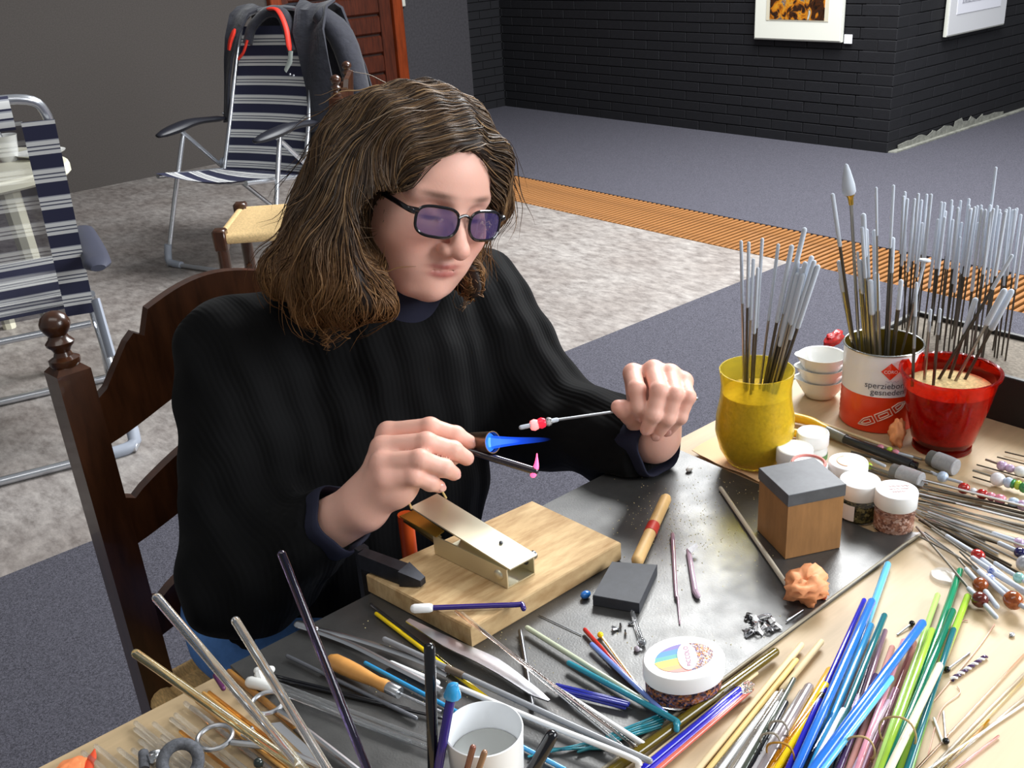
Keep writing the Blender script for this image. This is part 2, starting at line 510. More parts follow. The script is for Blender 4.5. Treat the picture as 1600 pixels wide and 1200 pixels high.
M_str_see = stripe_mat('striped_mesh_cloth', 7.6, .42)
M_str_hem = stripe_mat('striped_cloth_hem', 7.6)

def camp_frame(C0, a, f):
    a = np.array([*a, 0.0]); f = np.array([*f, 0.0]); C0 = np.array([*C0, 0.0])
    return lambda s, fw, z: C0 + a * s + f * fw + np.array([0, 0, z])

# ---- chair with the jacket, far left (faces left)
a2 = norm(np.array([.33, -.944])); f2 = norm(np.array([-.944, -.33]))
Q = camp_frame((1.867, 4.29), a2, f2)
c2 = empty('camping_chair', Q(0, -.3, 0), 'folding camping chair with striped cloth and a jacket over its back', 'chair', 'striped folding camping chairs')
r = .011
for s in (-1, 1):
    obj('front_leg', tube(bez([Q(s * .29, -.20, .59), Q(s * .31, -.09, .3), Q(s * .33, 0, .03), Q(s * .315, .01, .014)], 12), r), M_alu, c2)
    obj('rear_leg', tube([Q(s * .285, -.17, .60), Q(s * .29, -.44, .34), Q(s * .30, -.80, .02)], r), M_alu, c2)
    obj('back_tube', tube(bez([Q(s * .25, -.36, .36), Q(s * .24, -.46, .62), Q(s * .225, -.58, .95), Q(s * .18, -.62, 1.05), Q(s * .05, -.635, 1.075), Q(0, -.635, 1.076)], 18), r), M_alu, c2)
    obj('seat_tube', tube([Q(s * .265, .02, .43), Q(s * .255, -.40, .37)], r), M_alu, c2)
    obj('foot_cap', tube(bez([Q(s * .327, -.012, .10), Q(s * .33, .0, .03), Q(s * .30, .006, .016), Q(s * .24, .008, .014)], 8), .017), M_plast, c2)
    arm = bez([Q(s * .29, -.06, .595), Q(s * .295, -.16, .605), Q(s * .295, -.28, .615), Q(s * .28, -.46, .60)], 14)
    n = len(arm); rad = [.026 + .014 * math.sin(math.pi * min(1, i / n * 1.4)) for i in range(n)]
    rad[0] = .022; rad[-1] = .012
    obj('armrest', tube(arm, rad, 12, flat=.55, upv=np.array([0, 0, 1.0]), round_end=True), M_armpad, c2)
    obj('hinge_disc', ball(Q(s * .272, -.40, .40), .028, 14, 7, (1, 1, 1)), M_plast, c2)
obj('front_foot_bar', tube([Q(-.31, .01, .013), Q(.31, .01, .013)], r), M_alu, c2)
obj('rear_foot_bar', tube([Q(-.30, -.80, .013), Q(.30, -.80, .013)], r), M_alu, c2)
g = []; uvs = []
for i in range(13):
    t = i / 12; row = []
    for j in range(9):
        s = -1 + 2 * j / 8; fw = .03 - .44 * t; z = .432 - .07 * t - .045 * (1 - s * s) * math.sin(math.pi * min(1, t + .15))
        row.append(Q(.265 * s, fw, z + .012)); uvs.append((j / 8, t * .42))
    g.append(row)
obj('seat_cloth', sheet(g), M_str, c2, uv=uvs)
g = []; uvs = []
for i in range(17):
    t = i / 16; row = []; p0 = np.array(Q(0, -.37, .37)); p1 = np.array(Q(0, -.46, .62)); p2 = np.array(Q(0, -.60, 1.0))
    c = (1 - t) ** 2 * p0 + 2 * t * (1 - t) * p1 + t * t * p2
    w = .25 - .04 * t
    for j in range(9):
        s = -1 + 2 * j / 8
        row.append(c + np.array([*a2, 0]) * w * s + np.array([*f2, 0]) * (-.02 * (1 - s * s))); uvs.append((j / 8, t * .95 + .02))
    g.append(row)
obj('back_cloth', sheet(g), M_str, c2, uv=uvs)

# jacket draped over the back of that chair
M_jack = mat('navy_jacket_cloth', (29, 30, 41), rough=.8, noise=(40, .15), bump=(25, .5, .01), sheen=.2)
M_red = mat('red_jacket_lining', (205, 46, 30), rough=.6)
jk = empty('jacket', Q(0, -.62, .3), 'dark navy jacket with red collar lining draped over a camping chair', 'jacket')
def jack_sheet(prof, wfun, n=18):
    g = []
    for i, (fw, z) in enumerate(prof):
        t = i / (len(prof) - 1); s0, s1 = wfun(t); row = []
        for j in range(n):
            s = s0 + (s1 - s0) * j / (n - 1)
            row.append(Q(s, fw + .014 * math.sin(s * 38 + t * 5), z + .010 * math.sin(s * 23)))
        g.append(row)
    return sheet(g, .012)
back = [(-.66, 1.085), (-.70, 1.06), (-.72, .95), (-.74, .8), (-.76, .65), (-.78, .5), (-.78, .38)]
obj('back_panel', jack_sheet(back, lambda t: (-.24 - .04 * t, .30 + .14 * t)), M_jack, jk)
front_r = [(-.66, 1.09), (-.60, 1.07), (-.545, .98), (-.515, .86), (-.50, .74), (-.485, .64), (-.475, .56)]
obj('front_panel', jack_sheet(front_r, lambda t: (.10 + .13 * min(1, t * 1.3), .30 + .10 * t), 12), M_jack, jk)
front_l = [(-.66, 1.075), (-.60, 1.05), (-.545, .96), (-.515, .86), (-.50, .76), (-.485, .66), (-.475, .58)]
obj('front_panel', jack_sheet(front_l, lambda t: (-.27 - .03 * t, -.11 - .14 * min(1, t * 1.4)), 10), M_jack, jk)
side = bez([Q(.26, -.60, 1.05), Q(.35, -.62, .95), Q(.40, -.62, .78), Q(.42, -.62, .6), Q(.41, -.61, .42)], 14)
obj('sleeve', tube(side, [.05, .06, .068, .07, .07, .068, .066, .064, .062, .06, .06, .058, .056, .052, .05][:len(side)], 12, flat=.8), M_jack, jk)
coll = bez([Q(-.13, -.53, .93), Q(-.115, -.56, 1.0), Q(-.04, -.59, 1.06), Q(.05, -.585, 1.055), Q(.115, -.55, .99), Q(.15, -.52, .90)], 20)
obj('collar', tube(coll, .03, 10, flat=.7), M_jack, jk)
coll2 = bez([Q(-.01, -.565, 1.078), Q(.06, -.555, 1.07), Q(.125, -.52, 1.0), Q(.155, -.49, .905)], 16)
obj('red_lining', tube(coll2, [.008] + [.013] * (len(coll2) - 2) + [.008], 8, flat=.6), M_red, jk, label='red collar lining')
obj('red_lining', tube(bez([Q(-.165, -.50, 1.0), Q(-.185, -.48, .95), Q(-.195, -.47, .91)], 8), [.008, .016, .018, .018, .018, .016, .016, .014, .012][:9], 8, flat=.6), M_red, jk, label='red collar lining')
obj('red_lining', tube(bez([Q(-.10, -.50, .95), Q(-.115, -.48, .90), Q(-.145, -.47, .87)], 8), .009, 8, flat=.6), M_red, jk, label='red collar lining')
obj('pale_tab', tube([Q(.165, -.485, .905), Q(.16, -.475, .86), Q(.13, -.47, .82)], [.018, .02, .014], 8, flat=.3), mat('pale_tab', (205, 214, 208), rough=.7), jk, label='pale folded collar corner')
for s, z in ((.155, .805), (.175, .80), (-.30, .62)):
    obj('stud', ball(Q(s, -.47, z), .006, 8, 5), M_alu, jk)

# ---- camping chair cut by the left edge, seen from behind
a1 = norm(np.array([.97, -.23])); f1 = norm(np.array([.23, .97]))
Q1 = camp_frame((.872 - .97 * .29, 2.828 + .23 * .29), a1, f1)
c1 = empty('camping_chair', Q1(0, .3, 0), 'folding camping chair seen from behind at the left edge', 'chair', 'striped folding camping chairs')
r = .013
for s in (-1, 1):
    obj('rear_leg', tube(bez([Q1(s * .27, .46, .56), Q1(s * .28, .22, .28), Q1(s * .29, .02, .04), Q1(s * .27, 0, .014)], 12), r), M_alu, c1)
    obj('front_leg', tube([Q1(s * .280, .27, .42), Q1(s * .29, .40, .27), Q1(s * .30, .66, .02)], r), M_alu, c1)
    obj('foot_cap', tube(bez([Q1(s * .288, .05, .085), Q1(s * .29, .015, .03), Q1(s * .26, .0, .016), Q1(s * .2, 0, .014)], 8), .019), M_plast, c1)
    obj('back_tube', tube(bez([Q1(s * .26, .30, .36), Q1(s * .262, .22, .6), Q1(s * .268, .105, .90), Q1(s * .262, .075, .985), Q1(s * .225, .06, 1.02), Q1(s * .12, .06, 1.026), Q1(0, .06, 1.026)], 24), r), M_alu, c1)
    obj('hinge_bracket', tube([Q1(s * .285, .20, .42), Q1(s * .288, .13, .26)], .024, 10, flat=.5), M_plast, c1)
    obj('seat_tube', tube([Q1(s * .265, .30, .37), Q1(s * .265, .75, .43)], r), M_alu, c1)
    arm = bez([Q1(s * .30, .02, .56), Q1(s * .31, .2, .555), Q1(s * .31, .4, .56), Q1(s * .31, .55, .555)], 12)
    obj('armrest', tube(arm, [.02] + [.038] * (len(arm) - 2) + [.02], 12, flat=.45, upv=np.array([0, 0, 1.])), mat('slate_armrest', (62, 64, 78), rough=.5), c1)
obj('rear_foot_bar', tube([Q1(-.28, 0, .014), Q1(.28, 0, .014)], r), M_alu, c1)
obj('front_foot_bar', tube([Q1(-.3, .62, .014), Q1(.3, .62, .014)], r), M_alu, c1)
obj('seat_rail', tube([Q1(-.26, .25, .335), Q1(.26, .25, .335)], r * .8), M_alu, c1)
def back_pt(s, t, w=.262):
    p0 = np.array(Q1(0, .31, .36)); p1 = np.array(Q1(0, .20, .66)); p2 = np.array(Q1(0, .085, .965))
    return (1 - t) ** 2 * p0 + 2 * t * (1 - t) * p1 + t * t * p2 + np.array([*a1, 0]) * w * s
for nm, s0, s1, MM, off in (('back_cloth', -.78, .78, M_str_see, 0), ('cloth_hem', .76, 1.07, M_str_hem, -.034), ('cloth_hem', -1.07, -.76, M_str_hem, -.034)):
    g = []; uvs = []
    for i in range(17):
        t = i / 16; row = []
        for j in range(7):
            s = s0 + (s1 - s0) * j / 6
            row.append(back_pt(s, t) + np.array([*f1, 0]) * (off + .02 * (1 - s * s))); uvs.append((j / 6, t))
        g.append(row)
    obj(nm, sheet(g), MM, c1, uv=uvs)
g = []; uvs = []
for i in range(9):
    t = i / 8; an = math.pi * 1.15 * t; row = []
    for j in range(7):
        s = -.7 + 1.40 * j / 6
        row.append(Q1(.262 * s, .045 - .02 * math.sin(an), .950 + .043 * (1 - math.cos(an)))); uvs.append((j / 6, .30 + t * .12))
    g.append(row)
obj('head_roll', sheet(g, .006), M_str_hem, c1, uv=uvs)
g = []; uvs = []
for i in range(9):
    t = i / 8
    g.append([Q1(.25 * (-1 + 2 * j / 6), .32 + .43 * t, .375 + .06 * t - .03 * math.sin(math.pi * t)) for j in range(7)]); uvs += [(j / 6, t * .5) for j in range(7)]
obj('seat_cloth', sheet(g), M_str_hem, c1, uv=uvs)

# cream garden table with crockery beyond it
M_cream = mat('cream_plastic_table', (226, 222, 200), rough=.45)
tb = empty('garden_table', (.72, 3.98, 0), 'cream plastic garden table behind the camping chair', 'table')
def superel(cx, cy, a, b, n=32, p=3.2):
    out = []
    for i in range(n):
        t = 2 * math.pi * i / n
        out.append((cx + a * math.copysign(abs(math.cos(t)) ** (2 / p), math.cos(t)), cy + b * math.copysign(abs(math.sin(t)) ** (2 / p), math.sin(t))))
    return out
obj('table_top', prism(superel(.66, 3.98, .525, .40), .66, .70, .008), M_cream, tb)
for sx in (-.32, .2):
    for sy in (-.3, .3):
        obj('leg', tube([(.72 + sx, 3.98 + sy, .66), (.72 + sx * 1.15, 3.98 + sy * 1.1, 0)], [.035, .025], 8), M_cream, tb)
M_china = mat('white_china', (236, 236, 232), rough=.2, coat=.3)
q = P(42, 275, .7)
cup = empty('coffee_cup', (q[0] + .05, q[1] + .35, .70), 'white cup with a spoon on the cream table', 'cup')
b0 = np.array(cup.location)
obj('cup_body', lathe([(.028, 0), (.036, .03), (.043, .085), (.045, .09), (.041, .088), (.034, .03), (.0, .01)], b0, seg=24), M_china, cup)
obj('spoon', tube([b0 + (.02, 0, .02), b0 + (-.02, .0, .13)], .003, 6), M_alu, cup)
b1 = b0 + np.array([.10, -.03, 0])
obj('saucer_plate', lathe([(.04, 0), (.085, .015), (.087, .018), (.04, .006), (.0, .005)], b1, seg=24), M_china, None, label='white plate beside the cup on the cream table', cat='plate')
obj('basket_tray', lathe([(.10, 0), (.13, .10), (.135, .10), (.105, .01), (0, .01)], (b0[0] - .12, b0[1] + .18, .70), seg=20), mat('brown_wicker', (112, 68, 40), rough=.8, noise=(40, .5), bump=(60, .6)), None, label='brown wicker basket on the cream table', cat='basket')

# ------------------------------------------------------------------ ladder-back chairs
M_oak = mat('dark_stained_oak', (62, 34, 18), rough=.28, noise=(10, .35), stretch=(6, 6, 1), coat=.35)
M_rush = mat('woven_rush', (206, 168, 112), rough=.75, noise=(160, .3), bump=(90, .5, .003), stretch=(3, .6, 1))
M_rush2 = mat('pale_rush', (214, 182, 130), rough=.7, noise=(160, .2), bump=(90, .4, .003))
def finial(base, d, s=1.0):
    prof = [(.019, 0), (.021, .004), (.021, .010), (.013, .014), (.011, .020), (.014, .026), (.0185, .030), (.0195, .034), (.014, .040), (.0125, .044), (.017, .050), (.0205, .057), (.0205, .063), (.017, .071), (.009, .077), (.0005, .079)]
    return lathe([(r_ * s, h * s) for r_, h in prof], base, d, 20)
def ladder_chair(name, label, L0, R0, lean, seat_front, ztop, Mseat, group, half=.021):
    """L0,R0: back-post positions at seat height; lean: back-post offset from seat height to top; seat_front: offset to front legs"""
    L0 = np.array(L0, float); R0 = np.array(R0, float); lean = np.array(lean, float); sf = np.array(seat_front, float)
    t = empty(name, ((L0[0] + R0[0]) / 2, (L0[1] + R0[1]) / 2, 0), label, 'chair', group)
    across = norm(R0 - L0)
    zs = L0[2]
    ht = ztop - .068 - zs
    for p in (L0, R0):
        top = p + lean * (ht / .5) + np.array([0, 0, ht])
        bot = np.array([p[0] - lean[0] * .1, p[1] - lean[1] * .1 , 0.0])
        ax_f = norm(np.cross(across, norm(top - p)))
        v = []; secs = [(bot, half * .8), (p, half), (top - norm(top - p) * .006, half), (top, half * .7)]
        for c, h in secs:
            for sx, sy in ((-1, -1), (1, -1), (1, 1), (-1, 1)):
                v.append(c + across * h * sx * .95 + ax_f * h * sy)
        f = []
        for i in range(3):
            for k_ in range(4):
                k2 = (k_ + 1) % 4; f.append([i * 4 + k_, i * 4 + k2, (i + 1) * 4 + k2, (i + 1) * 4 + k_])
        f += [[3, 2, 1, 0], [12, 13, 14, 15]]
        po = obj('back_post', (np.array(v), f), M_oak, t, smooth=False)
        obj('finial', finial(top, norm(top - p), .84), M_oak, po)
        fl = p + sf
        obj('front_leg', tube([np.array([fl[0], fl[1], 0]), np.array([fl[0], fl[1], .2]), fl + np.array([0, 0, .015])], [.017, .022, .021], 10), M_oak, t)
        obj('stretcher', tube([np.array([p[0], p[1], .2]), np.array([fl[0], fl[1], .2])], .011, 8), M_oak, t)
    # shaped slats: scrolled top edge
    w = np.linalg.norm(R0 - L0)
    def slat(zc, hgt, fancy):
        n = 33; loop_t = []; loop_b = []
        for i in range(n):
            s = i / (n - 1); q_ = abs(2 * s - 1)
            arch = .5 + .5 * math.cos(math.pi * q_)
            if fancy:   # stepped ogee: shoulder, cusp, crown
                if q_ > .86: tz = -.20 * hgt + .10 * hgt * math.sin((1 - q_) / .14 * math.pi)
                elif q_ > .62: tz = -.20 * hgt + (.86 - q_) / .24 * .42 * hgt
                elif q_ > .52: tz = .22 * hgt + .06 * hgt * math.sin((.62 - q_) / .10 * math.pi)
                elif q_ > .44: tz = .14 * hgt + (.52 - q_) / .08 * .30 * hgt
                else: tz = .44 * hgt + .14 * hgt * math.cos(q_ / .44 * math.pi / 2)
            else:
                if q_ > .80: tz = -.05 * hgt + .10 * hgt * math.sin((1 - q_) / .20 * math.pi)
                else: tz = .0 + .42 * hgt * math.sin((.80 - q_) / .80 * math.pi / 2)
            bz = -.62 * hgt + .26 * hgt * arch
            loop_t.append((s, zc + tz)); loop_b.append((s, zc + bz))
        V = []; F = []
        for k_, off in enumerate((-.008, .008)):
            for lp in (loop_t, loop_b):
                for s, z in lp:
                    hz = z - zs
                    c = L0 + (R0 - L0) * s + lean * (hz / .5) + np.array([0, 0, hz])
                    bow = norm(-sf * np.array([1, 1, 0])) * (.03 * math.sin(math.pi * s))
                    V.append(c + bow + norm(sf * np.array([1, 1, 0])) * off)
        n4 = n
        for i in range(n - 1):
            F.append([i, i + 1, n4 + i + 1, n4 + i]); F.append([2 * n4 + i + 1, 2 * n4 + i, 3 * n4 + i, 3 * n4 + i + 1])
            F.append([i + 1, i, 2 * n4 + i, 2 * n4 + i + 1]); F.append([n4 + i, n4 + i + 1, 3 * n4 + i + 1, 3 * n4 + i])
        F.append([0, n4, 3 * n4, 2 * n4]); F.append([n - 1, 2 * n4 + n - 1, 3 * n4 + n - 1, n4 + n - 1])
        return np.array(V), F
    H_ = ztop - zs
    obj('ladder_slat', slat(zs + H_ * .82, .135, True), M_oak, t)
    obj('ladder_slat', slat(zs + H_ * .52, .10, False), M_oak, t)
    obj('ladder_slat', slat(zs + H_ * .245, .085, False), M_oak, t)
    # rush seat: pillow in four woven triangles
    A, B, Cc, Dd = L0, R0, R0 + sf, L0 + sf
    g = []
    n = 15
    for i in range(n):
        for_row = []
        for j in range(n):
            s, q_ = i / (n - 1), j / (n - 1)
            p = (A * (1 - s) + B * s) * (1 - q_) + (Dd * (1 - s) + Cc * s) * q_
            e = min(s, 1 - s, q_, 1 - q_) * 2
            z = .012 + .012 * math.sin(min(1, e * 3) * math.pi / 2) - .012 * e
            for_row.append(p + np.array([0, 0, z]))
        g.append(for_row)
    seat = obj('rush_seat', sheet(g, .002), Mseat, t)
    for p, q_ in ((A, B), (B, Cc), (Cc, Dd), (Dd, A)):
        obj('rush_edge', tube([p + (0, 0, .002), q_ + (0, 0, .002)], .018, 12), Mseat, seat)
    for p in (Dd, Cc):
        obj('seat_peg', box(p + np.array([0, 0, .0]), (.046, .046, .075), axes=[across, np.cross((0, 0, 1), across), (0, 0, 1)], bev=.006), M_oak, t)
    obj('front_rail', tube([Dd + (0, 0, -.035), Cc + (0, 0, -.035)], .014, 8), M_oak, t)
    obj('stretcher', tube([np.array([Dd[0], Dd[1], .25]), np.array([Cc[0], Cc[1], .25])], .012, 8), M_oak, t)
    return t
ladder_chair('ladderback_chair', 'dark carved ladder-back chair with rush seat under the woman', (.312, 1.165, .45), (.725, 1.185, .45), (.0, .035, 0), (0, -.37, 0), .985, M_rush, 'ladder-back chairs')
# second chair, its back seen nearly edge-on behind the woman's head
A = P(345, 375, .45); B = P(380, 328, .45)
fr_ = np.array([B[0] - A[0], B[1] - A[1], 0]); fr_ = fr_ / np.linalg.norm(fr_) * .37
back_dir = np.array([fr_[1], -fr_[0], 0]) / .37      # from front edge towards its back
L0 = np.array([A[0], A[1], .45]) + back_dir * .40; R0 = L0 + fr_
ladder_chair('ladderback_chair', 'ladder-back chair with pale rush seat standing behind the woman', L0, R0, back_dir * .05, -back_dir * .40, .96, M_rush2, 'ladder-back chairs')
# ------------------------------------------------------------------ work table
ZP = T + .004            # top of the steel plate
ZW = ZP + .022           # top of the wooden block board
M_ply = mat('pale_plywood', (194, 169, 132), rough=.5, noise=(5, .10), stretch=(1, 9, 1), bump=(300, .05))
M_plyedge = mat('plywood_edge', (150, 110, 66), rough=.7)
M_leg = mat('dark_table_leg', (44, 42, 42), rough=.5, metal=.4)
tbl = empty('work_table', (.62, .48, 0), 'work table with a pale plywood top in the foreground', 'table')
obj('table_top', box((.60, .487, T - .011), (1.74, .552, .022), bev=.0015), M_ply, tbl, smooth=False)
for x in (-.2, 1.4):
    for y_ in (.27, .70):
        obj('leg', box((x, y_, (T - .022) / 2), (.045, .045, T - .022), bev=.004), M_leg, tbl, smooth=False)
for y_ in (.27, .70):
    obj('apron', box((.6, y_, T - .055), (1.55, .02, .06)), M_plyedge, tbl, smooth=False)
def steel_mat():
    M = bpy.data.materials.new('scratched_steel_plate'); M.use_nodes = True; N = M.node_tree.nodes; L = M.node_tree.links
    b = N['Principled BSDF']; tc = N.new('ShaderNodeTexCoord')
    n = N.new('ShaderNodeTexNoise'); n.inputs['Scale'].default_value = 9; n.inputs['Detail'].default_value = 8; n.inputs['Roughness'].default_value = .7
    L.new(tc.outputs['Object'], n.inputs['Vector']); r = N.new('ShaderNodeValToRGB'); e = r.color_ramp.elements
    e[0].position = .3; e[0].color = lin((88, 88, 88)); e[1].position = .7; e[1].color = lin((114, 113, 111))
    L.new(n.outputs['Fac'], r.inputs['Fac']); L.new(r.outputs['Color'], b.inputs['Base Color'])
    b.inputs['Metallic'].default_value = .75
    r2 = N.new('ShaderNodeValToRGB'); e = r2.color_ramp.elements
    e[0].position = .3; e[0].color = (.36, .36, .36, 1); e[1].position = .7; e[1].color = (.46, .46, .46, 1)
    n3 = N.new('ShaderNodeTexNoise'); n3.inputs['Scale'].default_value = 40; n3.inputs['Detail'].default_value = 6; L.new(tc.outputs['Object'], n3.inputs['Vector'])
    L.new(n3.outputs['Fac'], r2.inputs['Fac']); L.new(r2.outputs['Color'], b.inputs['Roughness'])
    n2 = N.new('ShaderNodeTexNoise'); n2.inputs['Scale'].default_value = 500; L.new(tc.outputs['Object'], n2.inputs['Vector'])
    bp = N.new('ShaderNodeBump'); bp.inputs['Strength'].default_value = .12; bp.inputs['Distance'].default_value = .001
    L.new(n2.outputs['Fac'], bp.inputs['Height']); L.new(bp.outputs['Normal'], b.inputs['Normal'])
    return M
M_steel = steel_mat()
pp = [(.272, .4375), (.272, .7625), (.866, .7625), (.862, .60), (.862, .47), (.895, .434)]
obj('steel_plate', prism(pp, T + .0002, ZP, .0006), M_steel, smooth=False, label='scratched grey steel plate lying on the plywood table', cat='plate')
sp_ = [o for o in bpy.data.objects if o.name == 'steel_plate'][0]
obj('worn_edge', tube([(.275, .4372, ZP - .0012), (.60, .4368, ZP - .0010), (.86, .4362, ZP - .0008), (.894, .4338, ZP - .0006)], .0016, 8), mat('worn_bright_edge', (176, 168, 150), rough=.4, metal=.5), sp_)
obj('glass_bead', ball(P(1077, 733, ZP + .003), .0034, 10, 7, (1.5, 1, .9)), mat('white_china_bead', (236, 236, 232), rough=.3), label='small white bead at the corner of the steel plate', cat='bead')

# ---- helpers for things lying on the table
def wr(w, p): return w * depth_of(p) / FPX / 2
def along(pts, base):
    return [P(x, y_, base + h) for x, y_, h in pts]
def rod(name, label, cat, pts, w, M, base=None, group=None, rend=True, sides=10, parts=None, w2=None):
    base = ZP if base is None else base
    path = along(pts, base)
    r0 = wr(w, path[len(path) // 2]); r1 = wr(w2, path[-1]) if w2 else r0
    if len(path) > 2: path = bez(path, 6 * (len(path) - 1))
    n = len(path)
    rr = [r0 + (r1 - r0) * i / (n - 1) for i in range(n)]
    return obj(name, tube(path, rr, sides, True, rend), M, None, label=label, cat=cat, group=group)
def stick(path, r, M, parent, name, sides=8, rend=False):
    return obj(name, tube(path, r, sides, True, rend), M, parent)

# glass colours
G_clear = mat('clear_glass', (246, 248, 250), rough=.04, trans=.94, ior=1.48)
G_pinkclear = glass('pinkish_clear_glass', (250, 226, 216))
G_yclear = mat('straw_clear_glass', (250, 238, 190), rough=.04, trans=.95, ior=1.48)
G_amber = glass('amber_glass', (244, 186, 96))
G_violet = glass('dark_violet_glass', (96, 84, 130))
G_smoke = glass('smoke_grey_glass', (150, 150, 158))
G_blue = glass('clear_blue_glass', (96, 186, 248))
G_aqua = glass('aqua_glass', (120, 214, 240))
G_lilac = glass('lilac_glass', (206, 190, 226))
G_pink = glass('pink_glass', (244, 190, 206))
G_green = glass('green_glass', (40, 190, 130))
G_yellow = glass('yellow_glass', (252, 206, 30))
G_olive = mat('olive_glass', (112, 94, 14), rough=.08, coat=.5, trans=.35)
O_yellow = opal('opaque_yellow_glass', (250, 214, 20))
O_black = opal('black_glass', (12, 12, 18))
O_indigo = opal('indigo_glass', (44, 28, 112))
O_navy = opal('navy_glass', (34, 44, 150))
O_cobalt = opal('cobalt_glass', (40, 40, 190))
O_blue = opal('mid_blue_glass', (42, 116, 220))
O_sky = opal('sky_blue_glass', (52, 150, 206))
O_lsky = opal('light_sky_glass', (104, 190, 232))
O_teal = opal('teal_glass', (22, 104, 112))
O_turq = opal('turquoise_glass', (44, 140, 160))
O_peri = opal('periwinkle_glass', (124, 150, 226))
O_sage = opal('pale_sage_glass', (196, 204, 178))
O_red = opal('red_glass', (196, 46, 36))
O_white = opal('white_glass', (240, 240, 240))
O_cream = opal('cream_glass', (240, 230, 200))
O_lime = opal('lime_glass', (164, 206, 66))
O_llime = opal('pale_lime_glass', (182, 222, 120))
O_green = opal('emerald_glass', (12, 138, 96))
O_mauve = opal('mauve_glass', (150, 118, 134))
O_lil = opal('lilac_opal_glass', (186, 160, 178))
O_rose = opal('rose_glass', (222, 150, 168))
O_brown = opal('brown_glass', (134, 80, 62))
O_tan = opal('tan_glass', (150, 112, 84))
O_coral = opal('coral_glass', (216, 110, 96))
M_silver = mat('polished_steel', (200, 202, 206), rough=.3, metal=1.0)
M_dsteel = mat('dark_steel', (110, 112, 116), rough=.32, metal=1.0)
M_wire = mat('mandrel_steel', (150, 146, 138), rough=.3, metal=.9)
M_dwire = mat('dark_mandrel_steel', (82, 76, 68), rough=.4, metal=.8)
M_tip = mat('bead_release_coating', (190, 197, 208), rough=.8)
M_bamboo = mat('bamboo', (222, 200, 158), rough=.6, noise=(20, .1), stretch=(1, 1, 1))
M_gray = mat('grey_glass_rod', (140, 142, 146), rough=.2, coat=.3)
M_graphite = mat('graphite', (92, 93, 97), rough=.5, noise=(60, .12), metal=.1)
M_graphite_d = mat('graphite_dark', (54, 56, 62), rough=.55, noise=(80, .15))

# ---- rough wooden block board with hinge clamp
def wood_mat(name, c0, c1, scale, stretch):
    return mat(name, c0, rough=.75, noise=(scale, .3, 6), stretch=stretch, col2=c1, bump=(scale * 2, .3, .001))
M_rough = wood_mat('rough_sawn_wood', (160, 124, 80), (212, 182, 136), 14, (1.0, 5, 2))
cor = [P(572, 897, ZW), P(735, 982, ZW), P(970, 847, ZW), P(832, 782, ZW)]
wb = prism([c[:2] for c in cor], ZP + .0002, ZW, .0015)
obj('wooden_board', wb, M_rough, smooth=False, label='thick rough-sawn wooden board under the hinged metal clamp', cat='board')

M_zinc = mat('zinc_plated_steel', (222, 216, 190), rough=.42, metal=.85)
M_brass = mat('brass', (196, 158, 70), rough=.3, metal=.9)
a_, b_, c_, d_ = P(641, 792, .818), P(683, 771, .818), P(839, 867, .801), P(797, 889.5, .801)
br = empty('hinged_clamp', P(760, 880, ZW), 'hinged zinc metal clamp screwed onto the wooden board', 'clamp')
def plate4(q, th):
    q = [np.array(p) for p in q]; n = norm(np.cross(q[1] - q[0], q[3] - q[0])) * th
    V = q + [p + n for p in q]
    F = [[3, 2, 1, 0], [4, 5, 6, 7]] + [[i, (i + 1) % 4, 4 + (i + 1) % 4, 4 + i] for i in range(4)]
    c0 = np.mean(V, axis=0); G = []
    for f in F:
        qq = np.array([V[i] for i in f]); nn = np.cross(qq[1] - qq[0], qq[2] - qq[0])
        G.append(f if nn @ (qq.mean(0) - c0) > 0 else f[::-1])
    return np.array(V), G
obj('top_plate', plate4([a_, b_, c_, d_], .0016), M_zinc, br, smooth=False)
e0, e1 = P(681, 864, ZW + .0005), P(795, 919, ZW + .0005)
dz = np.array([0, 0, .0215])
off = np.array([c_[0] - d_[0], c_[1] - d_[1], 0])
obj('channel_side', plate4([e0, e1, e1 + dz, e0 + dz], .0015), M_zinc, br, smooth=False)
obj('channel_side', plate4([e0 + off, e1 + off, e1 + off + dz, e0 + off + dz], .0015), M_zinc, br, smooth=False)
obj('channel_floor', plate4([e0, e1, e1 + off, e0 + off], .0015), M_zinc, br, smooth=False)
for p in (e1, e1 + off):
    pass
rv = e1 + norm(e0 - e1) * .011 + np.array([0, 0, .0115])
nr = norm(np.cross(e1 - e0, dz)); nr = nr if nr @ (np.array([0, 0, CAMZ]) - rv) > 0 else -nr
obj('rivet', ball(rv + nr * .0015, .0058, 14, 8, (1, 1, .45), axis=nr), M_zinc, br)
obj('pivot_pin', tube([rv + off + nr * .002, rv + off - nr * .012], .0045, 10), M_dsteel, br)
obj('brass_plate', plate4([P(624, 806, .803), P(646, 797, .803), P(694, 829, .800), P(681, 838, .800)], .0015), M_brass, br, smooth=False)
obj('spring_strip', plate4([P(630, 812, .796), P(650, 803, .796), P(690, 838, .790), P(680, 846, .790)], .003), mat('dark_bronze', (92, 74, 34), rough=.4, metal=.7), br, smooth=False)
obj('screw', ball(P(783, 848, .806), .0022, 8, 5), M_dsteel, br)
obj('rubber_band', tube(bez([P(643, 795, .822), P(637, 778, .83), P(640, 768, .84)], 6) , .0012, 6), mat('rubber_tan', (206, 178, 120), rough=.7), br)
obj('rubber_band', tube(bez([P(697, 778, .82), P(690, 766, .835), P(685, 758, .845)], 6), .0012, 6), mat('rubber_tan', (206, 178, 120), rough=.7), br)

